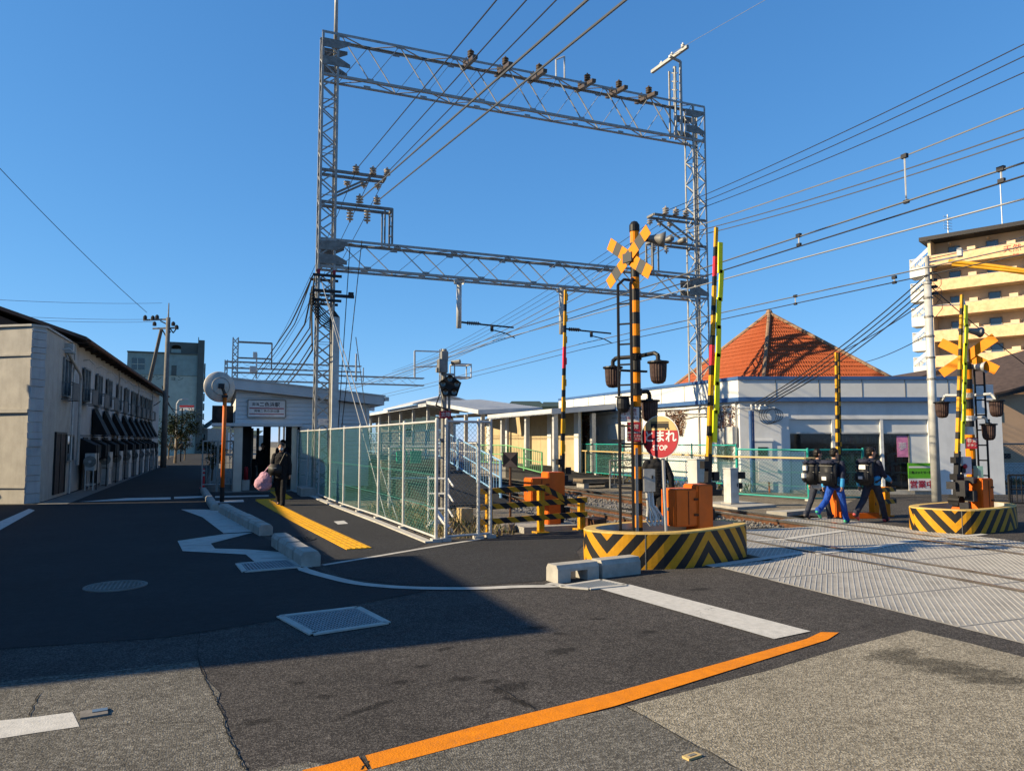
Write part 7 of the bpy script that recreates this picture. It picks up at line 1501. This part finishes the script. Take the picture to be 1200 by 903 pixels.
s, hd, bk_, _ = person('student in bright blue trousers and green shoes, in the middle of the three', (12.1, 12.05, 0), 76, 1.56, ((-32, 26), (20, 4)), ((-16, 10), (-24, 12, 14)), 'navy', 'royal', 'green_shoe', turn=-20, sleeves='cyan_cloth', group='students crossing'); backpack('black backpack with one small pale label, on the student in blue trousers', s, bk_, .52, ((.0, -.1, .1, .07),))
s, hd, bk_, _ = person('student in dark navy trousers and a red shoe, rightmost of the three', (12.97, 11.9, 0), 80, 1.6, ((-30, 18), (26, 8)), ((-18, 18, 14), (20, 40)), 'navy', 'navy_cloth', 'red_shoe', turn=-30, sleeves='cyan_cloth', group='students crossing'); backpack('black backpack with white square label near its top, on the rightmost student', s, bk_, .54, ((.02, .12, .15, .09), (.0, -.1, .09, .06)))
s, hd, bk_, _ = person('person in a black jacket half hidden behind the near crossing signal pole', (7.72, 12.05, 0), 25, 1.58, ((12, 4), (-14, 12)), ((10, 20, 20), (-14, 12, 22)), 'black_cloth', 'black_cloth', 'black', turn=-40, bulk=1.22, coat=True)
person('person in dark clothes standing inside the station entrance', (1.62, 29.2, 0), 190, 1.6, ((4, 2), (-3, 3)), ((4, 14), (2, 20)), 'black_cloth', 'black_cloth', 'black', bulk=1.1)
person('person in dark clothes by the station wall at the right of the entrance', (2.25, 28.2, 0), 200, 1.72, ((2, 2), (-2, 3)), ((6, 30), (2, 20)), 'navy', 'black_cloth', 'black', bulk=1.1)
# ================================================================== PLANTS AND CLUTTER
def tree(label, loc, h, rad, mats, seed, n=2600, trunk=.1, cat='tree', name='tree', zc=.55, leaf=(.05, .12), flat=.6):
    r_ = random.Random(seed); L0 = Vector(loc); t = thing(name, label, cat, L0); mb = MB(); tips = []
    mb.tube(L0-Vector((0, 0, .1)), L0+Vector((.05, 0, h*.45)), trunk, trunk*.6, 8)
    for i in range(9):
        a = r_.uniform(0, 6.28); z0 = r_.uniform(.2, .45)*h; e_ = L0+Vector((math.cos(a)*rad*r_.uniform(.4, .85), math.sin(a)*rad*r_.uniform(.4, .85), h*r_.uniform(.45, .95))); mb.tube(L0+Vector((.02, 0, z0)), e_, trunk*.4, trunk*.1, 5); tips.append(e_)
    put('trunk', mb, 'wood_old', t); cl = [tip+Vector((r_.uniform(-.3, .3), r_.uniform(-.3, .3), r_.uniform(-.2, .2)))*rad for tip in tips for _ in range(3)]+[L0+Vector((r_.uniform(-.5, .5)*rad, r_.uniform(-.5, .5)*rad, h*r_.uniform(zc-.25, .98))) for _ in range(10)]
    mb = MB()
    for i in range(n):
        c = r_.choice(cl); s = r_.uniform(*leaf); p = c+Vector((r_.gauss(0, .17)*rad, r_.gauss(0, .17)*rad, r_.gauss(0, .13)*rad)); d = Vector((r_.gauss(0, 1), r_.gauss(0, 1), r_.gauss(0, flat))).normalized(); u = d.cross(Vector((r_.random(), r_.random(), 1))).normalized(); mi = r_.randrange(len(mats))
        mb.face([p-d*s, p+u*s*.45, p+d*s, p-u*s*.45], mi)
    put('crown', mb, mats, t, kind='stuff'); return t
tree('dark evergreen bush beside the utility pole at the street end', (*PD(205, 545, 58).xy, 0), 4.2, 1.4, ['leaf_dark', 'leaf'], 3, 3000, .12)
tree('low dark hedge bush at the foot of the green apartment block', (*PD(216, 545, 66).xy, 0), 2.6, 1.0, ['leaf_dark', 'leaf'], 8, 1600, .06, cat='bush', name='bush'); tree('small yellow-green shrub behind the pipe gate left of the station', (*PD(248, 560, 34).xy, 0), 1.7, .6, ['leaf', 'leaf_yellow', 'leaf_dark'], 5, 1500, .04, cat='bush', name='bush', leaf=(.04, .08))
tree('dark shrub past the far end of the row house', (*PD(197, 545, 70).xy, 0), 3.2, 1.2, ['leaf_dark', 'leaf'], 12, 1600, .08, cat='bush', name='bush')
def grass(label, region, n, mats, hmin, hmax, seed, z=-.05):
    r_ = random.Random(seed); mb = MB(); (x0, x1), (y0, y1) = region
    for i in range(n):
        x, y = r_.uniform(x0, x1), r_.uniform(y0, y1); h = r_.uniform(hmin, hmax); a = r_.uniform(0, 6.28); l = r_.uniform(0, .8)*h; d = Vector((math.cos(a), math.sin(a), 0)); s = Vector((-d.y, d.x, 0))*.008
        b = Vector((x, y, z)); mb.face([b-s, b+s, b+d*l*.5+Vector((0, 0, h*.7)), b+d*l+Vector((0, 0, h))], r_.randrange(len(mats)))
    return put('dry_grass', mb, mats, kind='stuff')
grass('', ((3.6, 5.2), (12.7, 19)), 2600, ['dry_grass', 'dry_grass', 'leaf'], .05, .28, 1); grass('', ((15.9, 16.8), (20, 33)), 900, ['dry_grass', 'leaf'], .1, .4, 2, 0)
r_ = PD(1160, 560, 29.5).xy; grass('', ((r_.x-1, r_.x+6), (r_.y-2.2, r_.y-.3)), 1600, ['dry_grass', 'leaf', 'leaf_yellow', 'rust'], .1, .35, 4, 0)
# things behind the fence
t = thing('cable_stand', 'grey pipe stand with two green covers behind the teal fence', 'cable stand', (4.2, 17.6, 0)); mb = MB(); mb.path([(3.9, 17.8, -.1), (3.9, 17.8, 1.55), (5.3, 17.6, 1.55), (5.3, 17.6, -.1)], .035, 8); mb.tube((3.9, 17.8, .8), (5.3, 17.6, .8), .03); put('frame', mb, 'galv_pale', t)
for x in (4.15, 4.5): mb = MB(); mb.box((x, 17.6, 1.32), (.26, .06, .3)); put('cover', mb, 'green_sheet', t)
t = thing('pipe_rack', 'white bent pipe rack leaning behind the fence panels near the corner', 'pipe rack', (4.1, 14.3, 0)); mb = MB()
for k in range(3): mb.path([(4.0, 14.6, .95-k*.3), (4.35, 14.4, .95-k*.3), (4.4, 14.2, .8-k*.3)], .02, 6)
mb.tube((4.0, 14.6, -.05), (4.0, 14.6, 1.0), .02); mb.tube((4.35, 14.4, -.05), (4.35, 14.4, .95), .025); mb.beam((4.2, 13.6, -.05), (4.0, 14.0, .35), .09, .05); put('pipes', mb, 'white_paint', t)
mb = MB(); mb.ab((4.5, 14.0, .1), (4.75, 14.3, .38)); put('paper_box', mb, 'sign_beige', label='small beige box leaning behind the corner fence panel', cat='box'); mb = MB(); rr3 = random.Random(2)
for k in range(7): mb.ball((3.85+rr3.random()*.5, 14.0+rr3.random()*.5, .02+rr3.random()*.08), rr3.uniform(.05, .1), 6)
put('plastic_bags', mb, 'white_paint', label='heap of white plastic bags on the grass behind the fence', cat='rubbish'); mb = MB()
for i, (x, y, s_) in enumerate([(5.3, 13.6, .22), (5.0, 14.2, .18), (5.7, 15.0, .16), (4.9, 13.2, .15)]): put('boulder', MB().ball((x, y, -.02), (s_, s_*.8, s_*.7), 8), 'stone', label=['largest dark stone behind the fence return', 'second dark stone beside the signal post foot', 'dark stone beside the near track ballast', 'small dark stone next to the corner post'][i], cat='stone')
t = thing('cable_trough', 'row of dark cable trough covers beside the near ramp behind the fence', 'cable trough', (4.9, 17, 0))
for i in range(10): mb = MB(); mb.ab((4.95, 15.0+i*.62, -.12), (5.25, 15.6+i*.62, .06)); put('cover', mb, 'concrete_dark', t)
# ------------------------------------------------------------------ pieces that stand apart become parts of their own
def islands(me):
    par = list(range(len(me.vertices)))
    def fd_(a):
        while par[a] != a: par[a] = par[par[a]]; a = par[a]
        return a
    for e_ in me.edges: par[fd_(e_.vertices[0])] = fd_(e_.vertices[1])
    g = {}
    for p in me.polygons: g.setdefault(fd_(p.vertices[0]), []).append(p.index)
    return list(g.values())
SPLIT = {'end_plate', 'gusset', 'lateral_bar', 'cable_bracket', 'red_mark', 'wall_pipe', 'wall_cables', 'hinge', 'partition', 'pink_stripe', 'shell_ring', 'tension_wire', 'motor'}
for o in list(bpy.data.objects):
    nm = o.name.split('.')[0]
    if nm not in SPLIT or o.type != 'MESH': continue
    isl = islands(o.data)
    if len(isl) < 2: continue
    for f in isl:
        used = sorted({v for i in f for v in o.data.polygons[i].vertices}); ix = {v: k for k, v in enumerate(used)}
        m = bpy.data.meshes.new(nm); m.from_pydata([o.data.vertices[v].co[:] for v in used], [], [[ix[v] for v in o.data.polygons[i].vertices] for i in f])
        for mt in o.data.materials: m.materials.append(mt)
        n_ = bpy.data.objects.new(nm, m); COL.objects.link(n_); n_.parent = o.parent; n_.location = o.location
    bpy.data.objects.remove(o)
